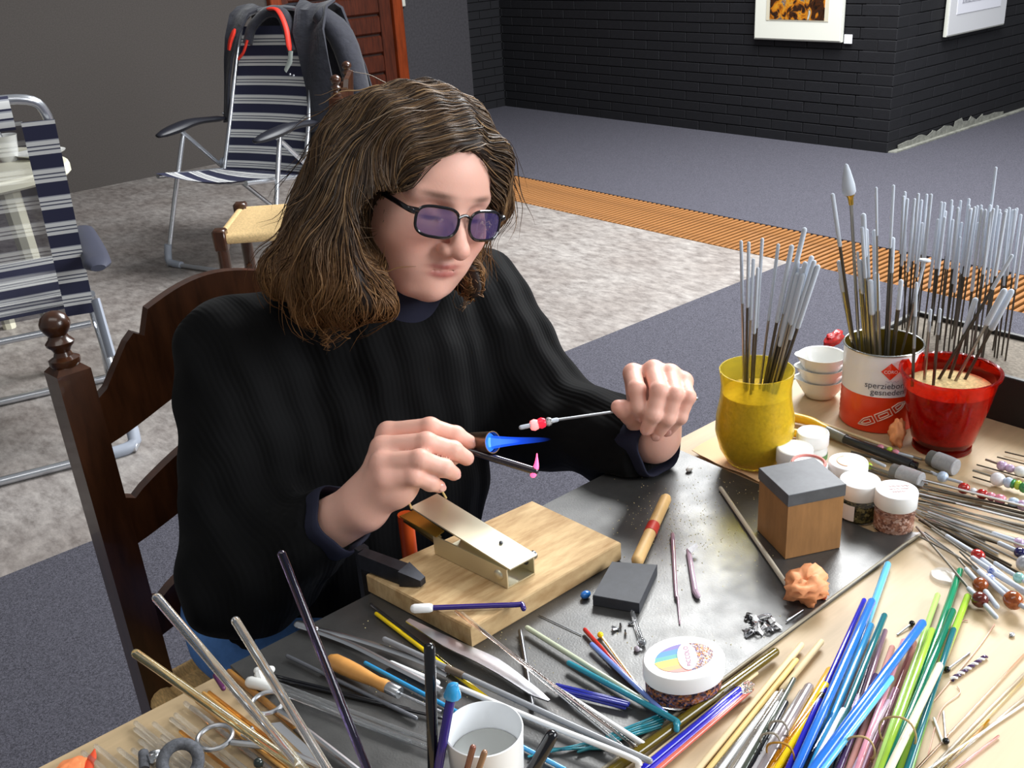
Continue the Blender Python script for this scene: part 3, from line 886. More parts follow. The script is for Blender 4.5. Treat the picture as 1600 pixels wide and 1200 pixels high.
# ---- screw clamp holding the board: black jaw, orange bar over the edge
M_iron = mat('black_iron', (44, 46, 52), rough=.4, metal=.5, noise=(60, .3))
cl = empty('bar_clamp', P(600, 890, ZW), 'black bar clamp jaw gripping the left edge of the wooden board', 'clamp')
j0, j1, j2 = P(566, 872, ZW + .012), P(632, 897, ZW + .009), P(661, 909, ZW + .006)
sd = norm(np.cross(j1 - j0, (0, 0, 1)))
def taper(p0, w0, h0, p1, w1, h1):
    V = []
    for p, w_, h_ in ((p0, w0, h0), (p1, w1, h1)):
        for sx, sz in ((-1, -1), (1, -1), (1, 1), (-1, 1)): V.append(p + sd * w_ * sx + np.array([0, 0, h_ * sz]))
    F = [[3, 2, 1, 0], [4, 5, 6, 7]] + [[i, (i + 1) % 4, 4 + (i + 1) % 4, 4 + i] for i in range(4)]
    return np.array(V), F
obj('jaw', join(taper(j0, .006, .0085, j1, .007, .0085), taper(j1, .0095, .0085, j2, .004, .0035)), M_iron, cl, smooth=False)
jb = P(566, 872, ZW + .012)
obj('bar', box((jb[0] + .004, jb[1] + .006, ZW - .09), (.012, .008, .22)), M_iron, cl, smooth=False)
ob = P(648, 850, ZW - .02)
obj('handle', tube([(ob[0], ob[1] + .012, ZW - .10), (ob[0], ob[1] + .012, ZW + .012)], .0085, 12), mat('orange_lacquer', (196, 74, 20), rough=.35, coat=.3), cl, label='orange clamp handle')

# ---- rods on and around the wooden board
v0, v1, v2, v3 = P(648, 951, ZW + .004), P(668, 950, ZW + .004), P(806, 945, ZW + .004), P(818, 951, ZW + .003)
t_ = empty('glass_rod', v1, 'dark violet glass rod with a white end lying on the wooden board', 'glass rod')
obj('violet_shaft', tube(bez([v1, (v1 + v2) / 2, v2, P(815, 944, ZW + .004), v3], 16), .0026, 10, True, True), O_indigo, t_)
obj('white_end', tube([v0, v1 + (v1 - v0) * .15], .0046, 10, True, True), O_white, t_, label='white glass end')
rod('glass_rod', 'yellow glass rod beside the wooden board', 'glass rod', [(588, 959, .003), (765, 1094, .003)], 7.5, O_yellow)
rod('glass_rod', 'smoke grey glass rod between the yellow rod and the wooden board', 'glass rod', [(580, 944, .003), (706, 1044, .003)], 6, G_smoke)
g_ = empty('glass_rod', P(800, 1090, ZP), 'long grey rod with brown tape passing behind the white mug', 'glass rod')
p0, p1 = P(601, 999, ZP + .009), P(1015, 1189, ZP + .009)
r0 = wr(10, (p0 + p1) / 2)
obj('shaft', tube([p0, p1], r0, 12, True, True), M_gray, g_)
obj('tape', tube([P(698, 1044, ZP + .009), P(724, 1056, ZP + .009)], r0 * 1.25, 12), mat('brown_tape', (98, 82, 66), rough=.6), g_)
rod('marker_tube', 'white plastic tube left of the black upright rod', 'tube', [(611, 1036, .004), (684, 1067, .004)], 9, mat('white_plastic', (232, 234, 236), rough=.35))
rod('glass_rod', 'long white glass rod with a bent end running past the mug', 'glass rod', [(712, 1072, .012), (850, 1130, .012), (985, 1184, .012), (997, 1197, .008)], 10, O_white)
rod('glass_rod', 'short thick white glass rod under the grey rod tips', 'glass rod', [(856, 1068, .006), (1006, 1163, .006)], 11, O_white, w2=9)
rod('glass_rod', 'sky blue glass rod running under the mug', 'glass rod', [(571, 1036, .0035), (882, 1202, .0035)], 8, O_sky)
rod('glass_rod', 'dark grey glass rod left of the wooden file handle', 'glass rod', [(449, 1025, .004), (650, 1122, .004)], 7, mat('dark_grey_glass', (96, 98, 104), rough=.15, coat=.4))
for q0, q1, lb in (((430, 1056), (640, 1108), 'black glass rod beside the white clip'), ((436, 1062), (690, 1122), 'thinner black glass rod under the black one')):
    rod('glass_rod', lb, 'glass rod', [(*q0, .003), (*q1, .003)], 5, O_black)
for i, (q0, q1) in enumerate((((432, 1068), (700, 1168)), ((440, 1076), (690, 1178)), ((450, 1086), (640, 1160)))):
    rod('glass_rod', ['upper', 'middle', 'lower'][i] + ' of three thick clear glass rods running from the white clip', 'glass rod', [(*q0, .004), (*q1, .004)], 8, G_clear, group='three clear rods by the clip')
wc = empty('plastic_clip', P(408, 1064, T), 'small white plastic clip on the corner of the steel plate', 'clip')
obj('jaw', tube([P(392, 1066, ZP + .006), P(424, 1073, ZP + .006)], .0055, 10, True, True), M_china, wc)
obj('jaw', tube([P(402, 1048, ZP + .010), P(424, 1046, ZP + .010)], .0035, 10, True, True), M_china, wc)
obj('web', tube([P(405, 1052, ZP + .010), P(410, 1068, ZP + .006)], .0045, 8), M_china, wc)

# wooden-handled file
fh = empty('file', P(560, 1050, ZP), 'file with a turned wooden handle and steel ferrule', 'tool')
h0, h1, h2 = P(518, 1032, ZP + .010), P(606, 1074, ZP + .010), P(626, 1084, ZP + .009)
ax = norm(h1 - h0); Lh = np.linalg.norm(h1 - h0)
k_ = wr(26, h0)
obj('handle', lathe([(k_ * .25, -.004), (k_ * .7, -.002), (k_, .004), (k_ * 1.02, Lh * .25), (k_ * .95, Lh * .45), (k_ * .75, Lh * .7), (k_ * .68, Lh * .82), (k_ * .78, Lh * .93), (k_ * .72, Lh)], h0, ax, 20, True, True), mat('turned_beech', (212, 150, 78), rough=.4, noise=(30, .12), coat=.3), fh)
obj('ferrule', lathe([(k_ * .70, 0), (k_ * .72, .001), (k_ * .70, .013), (k_ * .66, .0135)], h1, ax, 20, True, True), M_silver, fh)
obj('tang', tube([h2, P(690, 1112, ZP + .006)], .0012, 6), M_silver, fh)

# tweezers and flat blade
tw = empty('tweezers', P(560, 1005, ZP), 'long steel tweezers lying open behind the file handle', 'tweezers')
obj('arm', tube(bez([P(468, 976, ZP + .006), P(500, 984, ZP + .006), P(556, 998, ZP + .006), P(650, 1030, ZP + .006), P(700, 1055, ZP + .004)], 16), .0032, 8, flat=.35), M_silver, tw)
obj('arm', tube(bez([P(468, 978, ZP + .006), P(500, 988, ZP + .006), P(552, 1008, ZP + .006), P(611, 1038, ZP + .006), P(690, 1078, ZP + .004)], 16), .0032, 8, flat=.35), M_silver, tw)
obj('joint', tube([P(466, 975, ZP + .006), P(492, 983, ZP + .006)], .0045, 10, flat=.7, round_end=True), M_silver, tw)
bl = [P(637, 968, ZP + .012), P(700, 1003, ZP + .009), P(770, 1036, ZP + .008), P(830, 1077, ZP + .007), P(858, 1094, ZP + .006)]
wd = [.0025, .0065, .0075, .005, .0012]
gA = []
for p, w_ in zip(bez(bl, 16), np.interp(np.linspace(0, 1, 17), np.linspace(0, 1, 5), wd)):
    n_ = norm(np.cross(norm(bl[-1] - bl[0]), (0, 0, 1)))
    gA.append([p - n_ * w_, p + n_ * w_])
obj('spatula', sheet(gA, .0015), M_silver, smooth=False, label='flat steel spatula blade in front of the wooden board', cat='spatula')
for i, (q0, q1) in enumerate((((712, 955), (1000, 1172)), ((722, 958), (985, 1176)))):
    rod('glass_rod', ['left', 'right'][i] + ' of two long clear glass rods leaning on the wooden board corner', 'glass rod', [(*q0, .027), (*q1, .006)], 6, G_clear if i else G_pinkclear, group='two long clear rods')
rod('steel_pick', 'thin steel pick standing out between spatula and sage rod', 'tool', [(813, 986, .004), (822, 1040, .004), (832, 1104, .004)], 8, M_dsteel)
rod('glass_rod', 'pale sage green glass rod in the middle of the plate', 'glass rod', [(824, 981, .006), (1010, 1098, .006)], 9.5, O_sage)
rod('glass_rod', 'turquoise glass rod with a hooked end', 'glass rod', [(889, 1036, .007), (1042, 1118, .009), (1056, 1130, .009), (1057, 1140, .006)], 10, O_turq)
rod('glass_rod', 'periwinkle blue glass rod crossing the sage rod', 'glass rod', [(925, 1007, .0055), (1046, 1122, .005)], 9, O_peri)
rod('glass_rod', 'red glass rod next to the periwinkle rod', 'glass rod', [(914, 984, .004), (1005, 1085, .003)], 8, O_red, w2=6)
ys = empty('glass_stringer', P(960, 1020, ZP), 'thin yellow glass stringer with a ball end', 'glass stringer')
obj('thread', tube([P(939, 993, ZP + .003), P(1000, 1076, ZP + .002)], .0011, 6), O_yellow, ys)
obj('ball_end', ball(P(938, 992, ZP + .0035), .0030, 10, 7), O_yellow, ys)
for i, (q0, q1) in enumerate((((870, 1070), (978, 1096)), ((872, 1076), (980, 1102)), ((876, 1081), (976, 1106)), ((874, 1072), (982, 1099)))):
    rod('glass_rod', 'navy blue glass rod in the short bundle under the turquoise rod', 'glass rod', [(*q0, .003 + .003 * (i % 2)), (*q1, .003 + .003 * (i % 2))], 6, O_navy, group='short navy rods')
for i in range(6):
    rod('glass_stringer', 'thin teal glass stringer lying at the plate edge', 'glass stringer', [(948 - i * 9, 1150 + i * 5, .003), (1042 - i * 2, 1112 + i * 5, .003)], 4, [O_turq, O_teal][i % 2], group='teal stringers')
for i in range(5):
    rod('glass_stringer', 'thin aqua glass stringer right of the white mug', 'glass stringer', [(826 + i * 6, 1182 - i * 3, .003), (930 + i * 4, 1158 + i * 3, .003)], 4, [O_turq, O_teal, G_aqua][i % 3], group='aqua stringers')
rod('glass_rod', 'stubby black glass rod right of the white mug', 'glass rod', [(862, 1150, .05), (826, 1215, .02)], 21, O_black)

# graphite paddle
gp = empty('graphite_paddle', P(970, 915, ZP), 'graphite paddle with a wooden handle and red band', 'paddle')
gz = ZP + .012
gq = [P(956, 877, gz), P(1027, 882, gz), P(999, 943, gz), P(926, 930, gz)]
obj('graphite_block', prism([q[:2] for q in gq], ZP + .0002, gz, .0006), M_graphite_d, gp, smooth=False)
w0, w1 = P(996, 876, ZP + .008), P(1040, 780, ZP + .008)
M_hand = mat('pale_handle_wood', (210, 170, 112), rough=.5, noise=(25, .12))
obj('handle', tube([w0, w1], wr(20, w0), 16, True, True), M_hand, gp)
obj('red_band', tube([w0 + (w1 - w0) * .42, w0 + (w1 - w0) * .55], wr(21.5, w0), 16), mat('red_tape', (186, 48, 34), rough=.5), gp)
obj('glass_bead', ball(P(915, 929, ZP + .004), .0045, 12, 8, (1.3, 1, .8)), opal('blue_bead', (36, 110, 190)), label='small blue glass bead beside the graphite paddle', cat='bead')
rod('glass_rod', 'mauve glass rod drawn out to a thin point', 'glass rod', [(1051, 835, .003), (1056, 925, .003), (1059, 935, .003), (1062, 975, .001)], 8, O_mauve, w2=2.5)
lr = empty('glass_rod', P(1082, 895, ZP), 'short lilac glass rod with a paper tag', 'glass rod')
obj('shaft', tube([P(1076, 860, ZP + .003), P(1086, 925, ZP + .003)], .0028, 10, True, True), O_lil, lr)
obj('foot', tube([P(1086, 924, ZP + .003), P(1090, 931, ZP + .003)], .003, 8, True, True), O_lil, lr)
obj('paper_tag', plate4([P(1074, 857, ZP + .007), P(1088, 848, ZP + .010), P(1092, 853, ZP + .010), P(1080, 864, ZP + .006)], .0004), mat('white_card', (240, 240, 245), rough=.6), lr, smooth=False)
rod('glass_rod', 'pale beige glass rod leaning toward the orange clay lump', 'glass rod', [(1126, 763, .003), (1231, 917, .003)], 8.5, opal('beige_glass', (198, 188, 170)))
rod('glass_rod', 'stub of clear glass rod in front of the graphite paddle', 'glass rod', [(988, 957, .003), (1003, 1002, .003)], 8, G_clear)
obj('glass_bead', ball(P(1003, 1003, ZP + .004), .0042, 12, 8), G_clear, label='clear glass blob at the end of the clear stub', cat='bead')
obj('glass_bead', ball(P(995, 1014, ZP + .002), .0028, 10, 6), opal('grey_lilac', (170, 160, 170)), label='tiny grey bead left of the oval tub', cat='bead')

# orange wax paper / clay lump
def lump(c, r, seed, sc=(1, 1, 1), rough=.35, seg=22, rings=14):
    rr = random.Random(seed); v, f = ball((0, 0, 0), 1.0, seg, rings)
    ks = [(np.array([rr.gauss(0, 1) for _ in range(3)]) * 2.6, rr.uniform(0, 6)) for _ in range(9)]
    out = []
    for p in v:
        d_ = 1 + rough * sum(abs(math.sin(float(k @ p) + ph)) - .6 for k, ph in ks) / 3.0
        out.append(p * d_)
    v = np.array(out) * np.array(sc) * r
    v[:, 2] -= v[:, 2].min()
    return v + np.array(c), f
M_clay = mat('salmon_putty', (246, 164, 112), rough=.55, noise=(60, .10))
obj('putty_lump', lump(P(1259, 934, ZP), .0160, 5, (1.3, 1.0, .72), .75), M_clay, smooth='all', label='crumpled salmon orange putty lump on the steel plate', cat='putty')
obj('glass_bead', ball(P(1287, 932, ZP + .003), .0034, 10, 7), opal('amber_red', (176, 60, 20)), label='small amber red bead touching the orange putty lump', cat='bead')
obj('putty_lump', lump(P(1400, 697, T), .0095, 11, (.9, .9, 1.7), .5), M_clay, smooth='all', label='upright salmon putty cone between the tin can and red bucket', cat='putty')

# foil shavings
M_foil = mat('silver_foil', (190, 190, 194), rough=.25, metal=1.0)
for i in range(20):
    x = 1166 + rng.uniform(0, 58); y_ = 962 + rng.uniform(0, 28); p = P(x, y_, ZP + .001)
    g_a = rng.uniform(0, 6.3); u_ = np.array([math.cos(g_a), math.sin(g_a), 0]); w_ = np.array([-u_[1], u_[0], 0])
    L_ = rng.uniform(.004, .009); hh = rng.uniform(.002, .006)
    obj('foil_scrap', sheet([[p - u_ * L_ - w_ * .0015, p - u_ * L_ * .9 + w_ * .0022], [p + np.array([0, 0, hh]) - w_ * .002, p + np.array([0, 0, hh * .7]) + w_ * .002], [p + u_ * L_ - w_ * .001, p + u_ * L_ * .9 + w_ * .0014 + np.array([0, 0, hh * .4])]], .0004),
        [M_foil, O_black, O_white][0 if i % 4 else 1] if i % 5 else O_white, smooth=False, label='curled scrap in the silver shavings heap at the plate edge', cat='foil scrap', group='foil scraps')
for i in range(5):
    x = 963 + rng.uniform(0, 22); y_ = 974 + rng.uniform(0, 16); p = P(x, y_, ZP + .001); g_a = rng.uniform(0, 6.3); u_ = np.array([math.cos(g_a), math.sin(g_a), .3])
    obj('foil_scrap', tube([p, p + u_ * .007], .0012, 5), M_foil, label='bright scrap beside the clear glass stub', cat='foil scrap', group='scraps by the clear stub')
rod('steel_needle', 'thin steel needle lying at the edge of the steel plate', 'needle', [(1229, 970, .002), (1254, 953, .002)], 3, M_silver)
rod('steel_needle', 'fine dark needle in front of the wooden board', 'needle', [(842, 961, .001), (908, 992, .001)], 1.6, M_dsteel)
# glass crumbs scattered over the plate
V = []; F = []
for i in range(520):
    if i < 380: x, y_ = rng.gauss(1075, 70), rng.gauss(810, 45)
    else: x, y_ = rng.uniform(560, 1250), rng.uniform(960, 1100)
    p = P(x, y_, ZP)
    if not (.28 < p[0] < .85 and .445 < p[1] < .755): continue
    s = rng.uniform(.0003, .0008); n = len(V)
    V += [p + (s, 0, 0), p + (-s * .6, s, 0), p + (-s * .5, -s, 0), p + (0, 0, s * 1.2)]; F += [[n, n + 1, n + 3], [n + 1, n + 2, n + 3], [n + 2, n, n + 3], [n, n + 2, n + 1]]
obj('glass_crumbs', (np.array(V), F), mat('gold_grit', (228, 214, 160), rough=.4), smooth=False, kind='stuff', label='fine pale glass grit scattered over the steel plate', cat='grit')

# ---- wooden cube with a graphite top
bx0 = np.array([.756, .505]); e1_ = np.array([.055, -.027]); e2_ = np.array([.025, .053])
bb = empty('marver_block', (.79, .52, ZP), 'brown wooden cube topped with a grey graphite slab', 'block')
M_cube = mat('warm_brown_wood', (162, 116, 70), rough=.5, noise=(18, .14), stretch=(5, 5, 1))
q = [bx0, bx0 + e1_, bx0 + e1_ + e2_, bx0 + e2_]
obj('wooden_cube', prism(q, ZP + .0002, ZP + .062, .0008), M_cube, bb, smooth=False)
cq = sum(q) / 4; q2 = [cq + (p - cq) * 1.03 for p in q]
obj('graphite_slab', prism(q2, ZP + .062, ZP + .0755, .0006), M_graphite, bb, smooth=False)

# ---- jars
M_lid = mat('white_screw_lid', (244, 244, 244), rough=.35)
G_jar = mat('clear_jar_plastic', (245, 245, 245), rough=.06, trans=1.0, ior=1.2)
def frit(name, cols, sc=420):
    M = bpy.data.materials.new(name); M.use_nodes = True; N = M.node_tree.nodes; L = M.node_tree.links
    b = N['Principled BSDF']; tc = N.new('ShaderNodeTexCoord'); vo = N.new('ShaderNodeTexVoronoi'); vo.inputs['Scale'].default_value = sc
    L.new(tc.outputs['Object'], vo.inputs['Vector']); sp = N.new('ShaderNodeSeparateXYZ'); L.new(vo.outputs['Color'], sp.inputs[0])
    r = N.new('ShaderNodeValToRGB'); r.color_ramp.interpolation = 'CONSTANT'; el = r.color_ramp.elements
    while len(el) < len(cols): el.new(.5)
    for i, c in enumerate(cols): el[i].position = i / len(cols); el[i].color = lin(c)
    L.new(sp.outputs[0], r.inputs['Fac']); L.new(r.outputs['Color'], b.inputs['Base Color']); b.inputs['Roughness'].default_value = .4
    bp = N.new('ShaderNodeBump'); bp.inputs['Strength'].default_value = .6; bp.inputs['Distance'].default_value = .001
    L.new(vo.outputs['Distance'], bp.inputs['Height']); L.new(bp.outputs['Normal'], b.inputs['Normal'])
    return M
def jar(label, bpx, r, h, lid_h, fill=None, name='jar', lidM=None, base=None, extra=None, body=None, oval=None, group=None):
    base = T if base is None else base
    c = P(*bpx, base); t = empty(name, c, label, 'jar', group)
    def lt(prof, b0):
        v, f = lathe(prof, (0, 0, 0), seg=36)
        if oval:
            v[:, 0] *= oval[0]; a = oval[1]; v = v @ np.array([[math.cos(a), math.sin(a), 0], [-math.sin(a), math.cos(a), 0], [0, 0, 1]])
        return v + b0, f
    zb = h - lid_h
    obj('jar_body', lt([(r * .80, .0003), (r * .93, .003), (r * .95, zb * .8), (r * .86, zb), (r * .86, zb + .003)], c), body or G_jar, t)
    if fill:
        obj('contents', lt([(r * .76, .002), (r * .88, .004), (r * .90, zb * .74), (.0001, zb * .76)], c), fill, t)
    lid = obj('lid', lt([(r * .97, zb), (r, zb + .0008), (r, h - .0022), (r * .97, h - .0006), (r * .9, h), (r * .86, h - .0006), (.0001, h - .0006)], c), lidM or M_lid, t)
    return t, c
jar('small white-lidded jar with a green label ring behind the others', (1267, 728), .0185, .046, .016, body=mat('white_jar', (228, 230, 228), rough=.4))
t_, c = jar('white jar between the yellow cup and the wooden cube', (1239, 754), .0205, .046, .018, body=mat('white_jar', (228, 230, 228), rough=.4))
t1 = [o for o in bpy.data.objects if o.get('label', '').startswith('small white-lidded')][0]
c1_ = np.array(t1.location)
obj('label_ring', lathe([(.0180, .013), (.0180, .020)], c1_, seg=36, cap_bottom=False), mat('green_print', (96, 140, 84), rough=.5), t1)
t_, c = jar('white jar with a red paper seal hidden behind the wooden cube', (1260, 780), .0205, .046, .018, body=mat('white_jar', (228, 230, 228), rough=.4))
obj('paper_seal', torus(c + (0, 0, .0462), .0175, .0018, seg=30, sides=6), mat('pink_red_paper', (214, 130, 122), rough=.6), t_)
t_, c = jar('white jar with an orange print on its lid behind the open row', (1321, 778), .0212, .047, .018, body=mat('white_jar', (228, 230, 228), rough=.4))
obj('lid_print', torus(c + (0, 0, .0468), .012, .0006, seg=20, sides=5, a0=2.6, a1=5.2), mat('orange_print', (240, 190, 150), rough=.6), t_)
t_, c = jar('clear jar of olive green frit with plain white lid', (1339, 808), .0212, .047, .018, frit('olive_frit', [(70, 66, 38), (120, 112, 66), (38, 40, 30), (150, 140, 90), (96, 84, 50)]))
lab_c = norm(np.array([-c[0], -c[1], 0])); lat = np.array([-lab_c[1], lab_c[0], 0])
gl = []
for i in range(7):
    a = -.05 + 1.0 * i / 6 ; a = -.15 - .75 * i / 6 if (lat @ ray(1700, 800)) > 0 else .15 + .75 * i / 6
    gl.append([c + .0208 * (lab_c * math.cos(a) + lat * math.sin(a)) + np.array([0, 0, z]) for z in (.006, .024)])
obj('paper_label', sheet(gl, .0003), mat('white_label', (232, 230, 232), rough=.6), t_)
t_, c6 = jar('clear jar of coppery pink frit with a handwritten lid, rightmost', (1395, 826), .0215, .048, .018, frit('copper_frit', [(170, 118, 96), (204, 160, 140), (140, 92, 76), (222, 190, 176), (186, 132, 108)]))
# handwriting strokes on that lid
sx_ = norm(RM[:, 0] * np.array([1, 1, 0])); sy_ = norm(np.array([c6[0], c6[1], 0]))
for i, (yy, x0, x1) in enumerate(((.007, -.010, .012), (.001, -.008, .012), (-.005, -.004, .009))):
    pts = [c6 + sx_ * (x0 + (x1 - x0) * k / 14) + sy_ * (yy + .0012 * math.sin(k * 2.3 + i)) + np.array([0, 0, .0478]) for k in range(15)]
    obj('handwriting', tube(pts, .0003, 4), mat('pink_ink', (190, 120, 120), rough=.6), t_)

# oval tub with the printed lid
ct0 = P(1068, 1080, ZP); sxt0 = norm(RM[:, 0] * np.array([1, 1, 0])); syt0 = norm(np.array([ct0[0], ct0[1], 0]))
t_, ct = jar('low oval tub of multicoloured frit with a rainbow printed lid', (1068, 1080), .0282, .036, .016, frit('confetti_frit', [(196, 112, 60), (70, 60, 92), (150, 96, 80), (226, 150, 80), (96, 84, 120), (60, 44, 60), (180, 140, 150)], 560), name='tub', base=ZP, oval=(1.24, math.atan2((sxt0 * .97 + syt0 * .26)[1], (sxt0 * .97 + syt0 * .26)[0])))
sxt = norm(RM[:, 0] * np.array([1, 1, 0])); syt = norm(np.array([ct[0], ct[1], 0]))
sxt, syt = norm(sxt * .97 + syt * .26), norm(syt * .97 - sxt * .26)
def ell_patch(x0, x1, ya, yb, zoff):
    """slice of the printed oval, between two chords"""
    A_, B_ = .0255, .0170; V = []; F = []; n = 12; m_ = 5
    for i in range(n + 1):
        x = x0 + (x1 - x0) * i / n; hh = B_ * math.sqrt(max(0, 1 - (x / A_) ** 2))
        lo, hi = max(-hh, ya), min(hh, yb)
        if hi < lo: hi = lo = (max(-hh, min(hh, (ya + yb) / 2)))
        for j in range(m_ + 1):
            y_ = lo + (hi - lo) * j / m_
            V.append(ct + sxt * x + syt * y_ + np.array([0, 0, .0355 + zoff]))
    for i in range(n):
        for j in range(m_): F.append([i * (m_ + 1) + j, (i + 1) * (m_ + 1) + j, (i + 1) * (m_ + 1) + j + 1, i * (m_ + 1) + j + 1])
    return np.array(V), F
for nm, ya, yb, colr in (('violet', .012, .02, (124, 110, 176)), ('blue', .006, .012, (74, 140, 196)), ('green', .001, .006, (90, 168, 160)), ('yellow', -.007, .001, (240, 206, 96)), ('orange', -.012, -.007, (240, 170, 110)), ('pink', -.02, -.012, (236, 150, 140))):
    obj('print_band', ell_patch(-.026, .002, ya, yb, .0002), mat('print_' + nm, colr, rough=.5), t_)
obj('print_speckle', ell_patch(.002, .026, -.02, .02, .0002), frit('print_confetti', [(224, 150, 90), (200, 190, 200), (120, 100, 140), (236, 200, 170), (150, 110, 110)], 700), t_)
ov = []; n = 24
for i in range(n):
    a = 2 * math.pi * i / n; x = .0085 * math.cos(a); y_ = .0165 * math.sin(a)
    ov.append(ct + sxt * (x + .003 + y_ * .12) + syt * y_ + np.array([0, 0, .0361]))
obj('name_oval', (np.array(ov), [list(range(n))]), mat('print_white', (240, 236, 240), rough=.5), t_, smooth=False)

# ---- lettering helper
def text_vf(body, size, extr=0.0):
    cu = bpy.data.curves.new('lettering', 'FONT'); cu.body = body; cu.size = size; cu.resolution_u = 3
    cu.align_x = 'LEFT'; cu.align_y = 'BOTTOM_BASELINE'
    o = bpy.data.objects.new('lettering', cu); COL.objects.link(o)
    dg = bpy.context.evaluated_depsgraph_get(); me = o.evaluated_get(dg).to_mesh()
    V = np.array([v.co[:] for v in me.vertices]); F = [list(p.vertices) for p in me.polygons]
    o.evaluated_get(dg).to_mesh_clear(); bpy.data.objects.remove(o); bpy.data.curves.remove(cu)
    return V, F
V, F = text_vf('PICCOLO', .0058)
V = V - np.array([V[:, 0].max() / 2, .0022, 0])
ca, sa = math.cos(1.45), math.sin(1.45)
W_ = [ct + sxt * (x * ca - y_ * sa + .003) + syt * (x * sa + y_ * ca) + np.array([0, 0, .0365]) for x, y_, _ in V]
obj('lettering', (np.array(W_), F), mat('print_plum', (150, 70, 110), rough=.5), t_, smooth=False)
# ------------------------------------------------------------------ white beaker with water
cm = P(757, 1196, T); cm = P(756, 1138, T + .070); cm[2] = T
mr = wr(124, P(756, 1138, T + .07))
mug = empty('beaker', cm, 'translucent white plastic beaker of water in the foreground', 'beaker')
M_milk = mat('milky_plastic', (238, 240, 242), rough=.3, sss=.0, coat=.2)
obj('beaker_wall', lathe([(mr * .88, 0), (mr * .90, .002), (mr * .99, .066), (mr, .070), (mr * .97, .0705), (mr * .955, .069), (mr * .87, .004), (.0001, .003)], cm, seg=48), M_milk, mug)
obj('water', lathe([(mr * .90, .046), (.0001, .046)], cm, seg=48, cap_bottom=False), mat('water', (206, 208, 204), rough=.03, trans=.35, ior=1.33), mug)

# glass rods standing in pots whose rims lie below the picture
M_pot = mat('dark_pot', (60, 62, 70), rough=.5)
pot_c = P(585, 1292, T)
pot = empty('rod_pot', pot_c, 'low dark pot holding the tall leaning glass rods', 'pot')
obj('pot_wall', lathe([(.024, 0), (.026, .002), (.028, .03), (.0265, .03), (.024, .004), (.0001, .004)], pot_c, seg=28), M_pot, pot)
def standing(label, tip, foot, dtip, w, M, base=T + .006, **k):
    a = D(*tip, dtip); b = P(*foot, base)
    rr = w * (depth_of(a) + depth_of(b)) / 2 / FPX / 2
    return obj('glass_rod', tube([a, b], rr, 14, True, True), M, None, label=label, cat='glass rod', **k)
standing('straw-tinted clear glass rod leaning out furthest left', (212, 1021), (604, 1296), .775, 15, G_yclear)
standing('tall clear glass rod leaning in front of the rush seat', (245, 934), (556, 1298), .76, 16, G_clear)
standing('clear glass rod leaning in front of the blue jeans', (368, 970), (580, 1312), .765, 15, G_clear)
standing('tall dark violet glass rod leaning in front of the sweater', (440, 866), (612, 1298), .76, 14.5, G_violet)
pot2_c = P(690, 1296, T)
pot2 = empty('rod_pot', pot2_c, 'low dark pot in front of the beaker', 'pot')
obj('pot_wall', lathe([(.024, 0), (.026, .002), (.027, .024), (.0255, .024), (.024, .004), (.0001, .004)], pot2_c, seg=28), M_pot, pot2)
standing('upright glossy black glass rod left of the beaker', (671, 1012), (680, 1290), .74, 18, O_black)
standing('upright indigo glass rod with a turquoise tip beside the beaker', (706, 1082), (668, 1296), .735, 15, O_indigo)
tq = D(706, 1080, .735)
obj('tip_drip', tube(bez([tq + (0, 0, -.004), tq + (.001, -.001, .004), tq + (.004, -.003, .006)], 6), [.0066, .006, .005, .0045, .003, .002, .001][:7], 10), O_sky, [o for o in bpy.data.objects if o.get('label', '').startswith('upright indigo')][0], label='turquoise melted tip')
standing('reddish brown glass rod in front of the beaker', (739, 1168), (706, 1290), .70, 10, O_brown)
standing('tan glass rod in front of the beaker', (757, 1176), (718, 1290), .70, 10, O_tan)

# ---- clear and amber rods spread over the left end of the table
tips = [(130, 1176), (150, 1166), (186, 1171), (208, 1172), (212, 1130), (212, 1140), (219, 1158), (241, 1131), (254, 1151), (275, 1117), (290, 1099), (268, 1124), (300, 1106)]
for i, (x, y_) in enumerate(tips):
    rod('glass_rod', 'clear glass rod laid among others on the left table end', 'glass rod', [(x, y_, .004), (x + 190, y_ + 150, .004)], 9, G_clear, base=T, group='clear rods on the left table end')
amb = [(282, 1143), (318, 1083), (327, 1082), (308, 1096), (338, 1096), (330, 1104), (346, 1112)]
for i, (x, y_) in enumerate(amb):
    rod('glass_rod', 'amber glass rod laid among the clear rods on the left table end', 'glass rod', [(x, y_, .004 + .004 * (i % 2)), (x + 190, y_ + 148, .004)], 7, G_amber if i % 2 == 0 else opal('honey_glass', (214, 160, 86)), base=T, group='amber rods on the left table end')
rod('glass_rod', 'brown glass rod along the corner of the steel plate', 'glass rod', [(358, 1050, .004), (402, 1086, .004), (460, 1135, .004)], 11, mat('brown_amber', (168, 118, 58), rough=.25, coat=.3), base=T)
rod('glass_rod', 'clear rod with a purple and red striped end', 'glass rod', [(336, 1056, .009), (349, 1076, .009)], 8, opal('plum_stripe', (92, 40, 84)), base=T)
sc = empty('scissors', P(420, 1140, T), 'steel scissors with round handles among the clear rods', 'scissors')
for (cx, cy, rx) in ((418, 1098, 25), (336, 1152, 27)):
    c = P(cx, cy, T + .012); rr = rx * depth_of(c) / FPX
    obj('finger_ring', torus(c, rr, .0021, seg=28, sides=8), M_silver, sc)
obj('shank', tube(bez([P(436, 1112, T + .012), P(470, 1135, T + .012), P(560, 1205, T + .008)], 8), .0028, 8), M_silver, sc)
obj('shank', tube(bez([P(362, 1160, T + .012), P(440, 1172, T + .012), P(540, 1215, T + .008)], 8), .0028, 8), M_silver, sc)
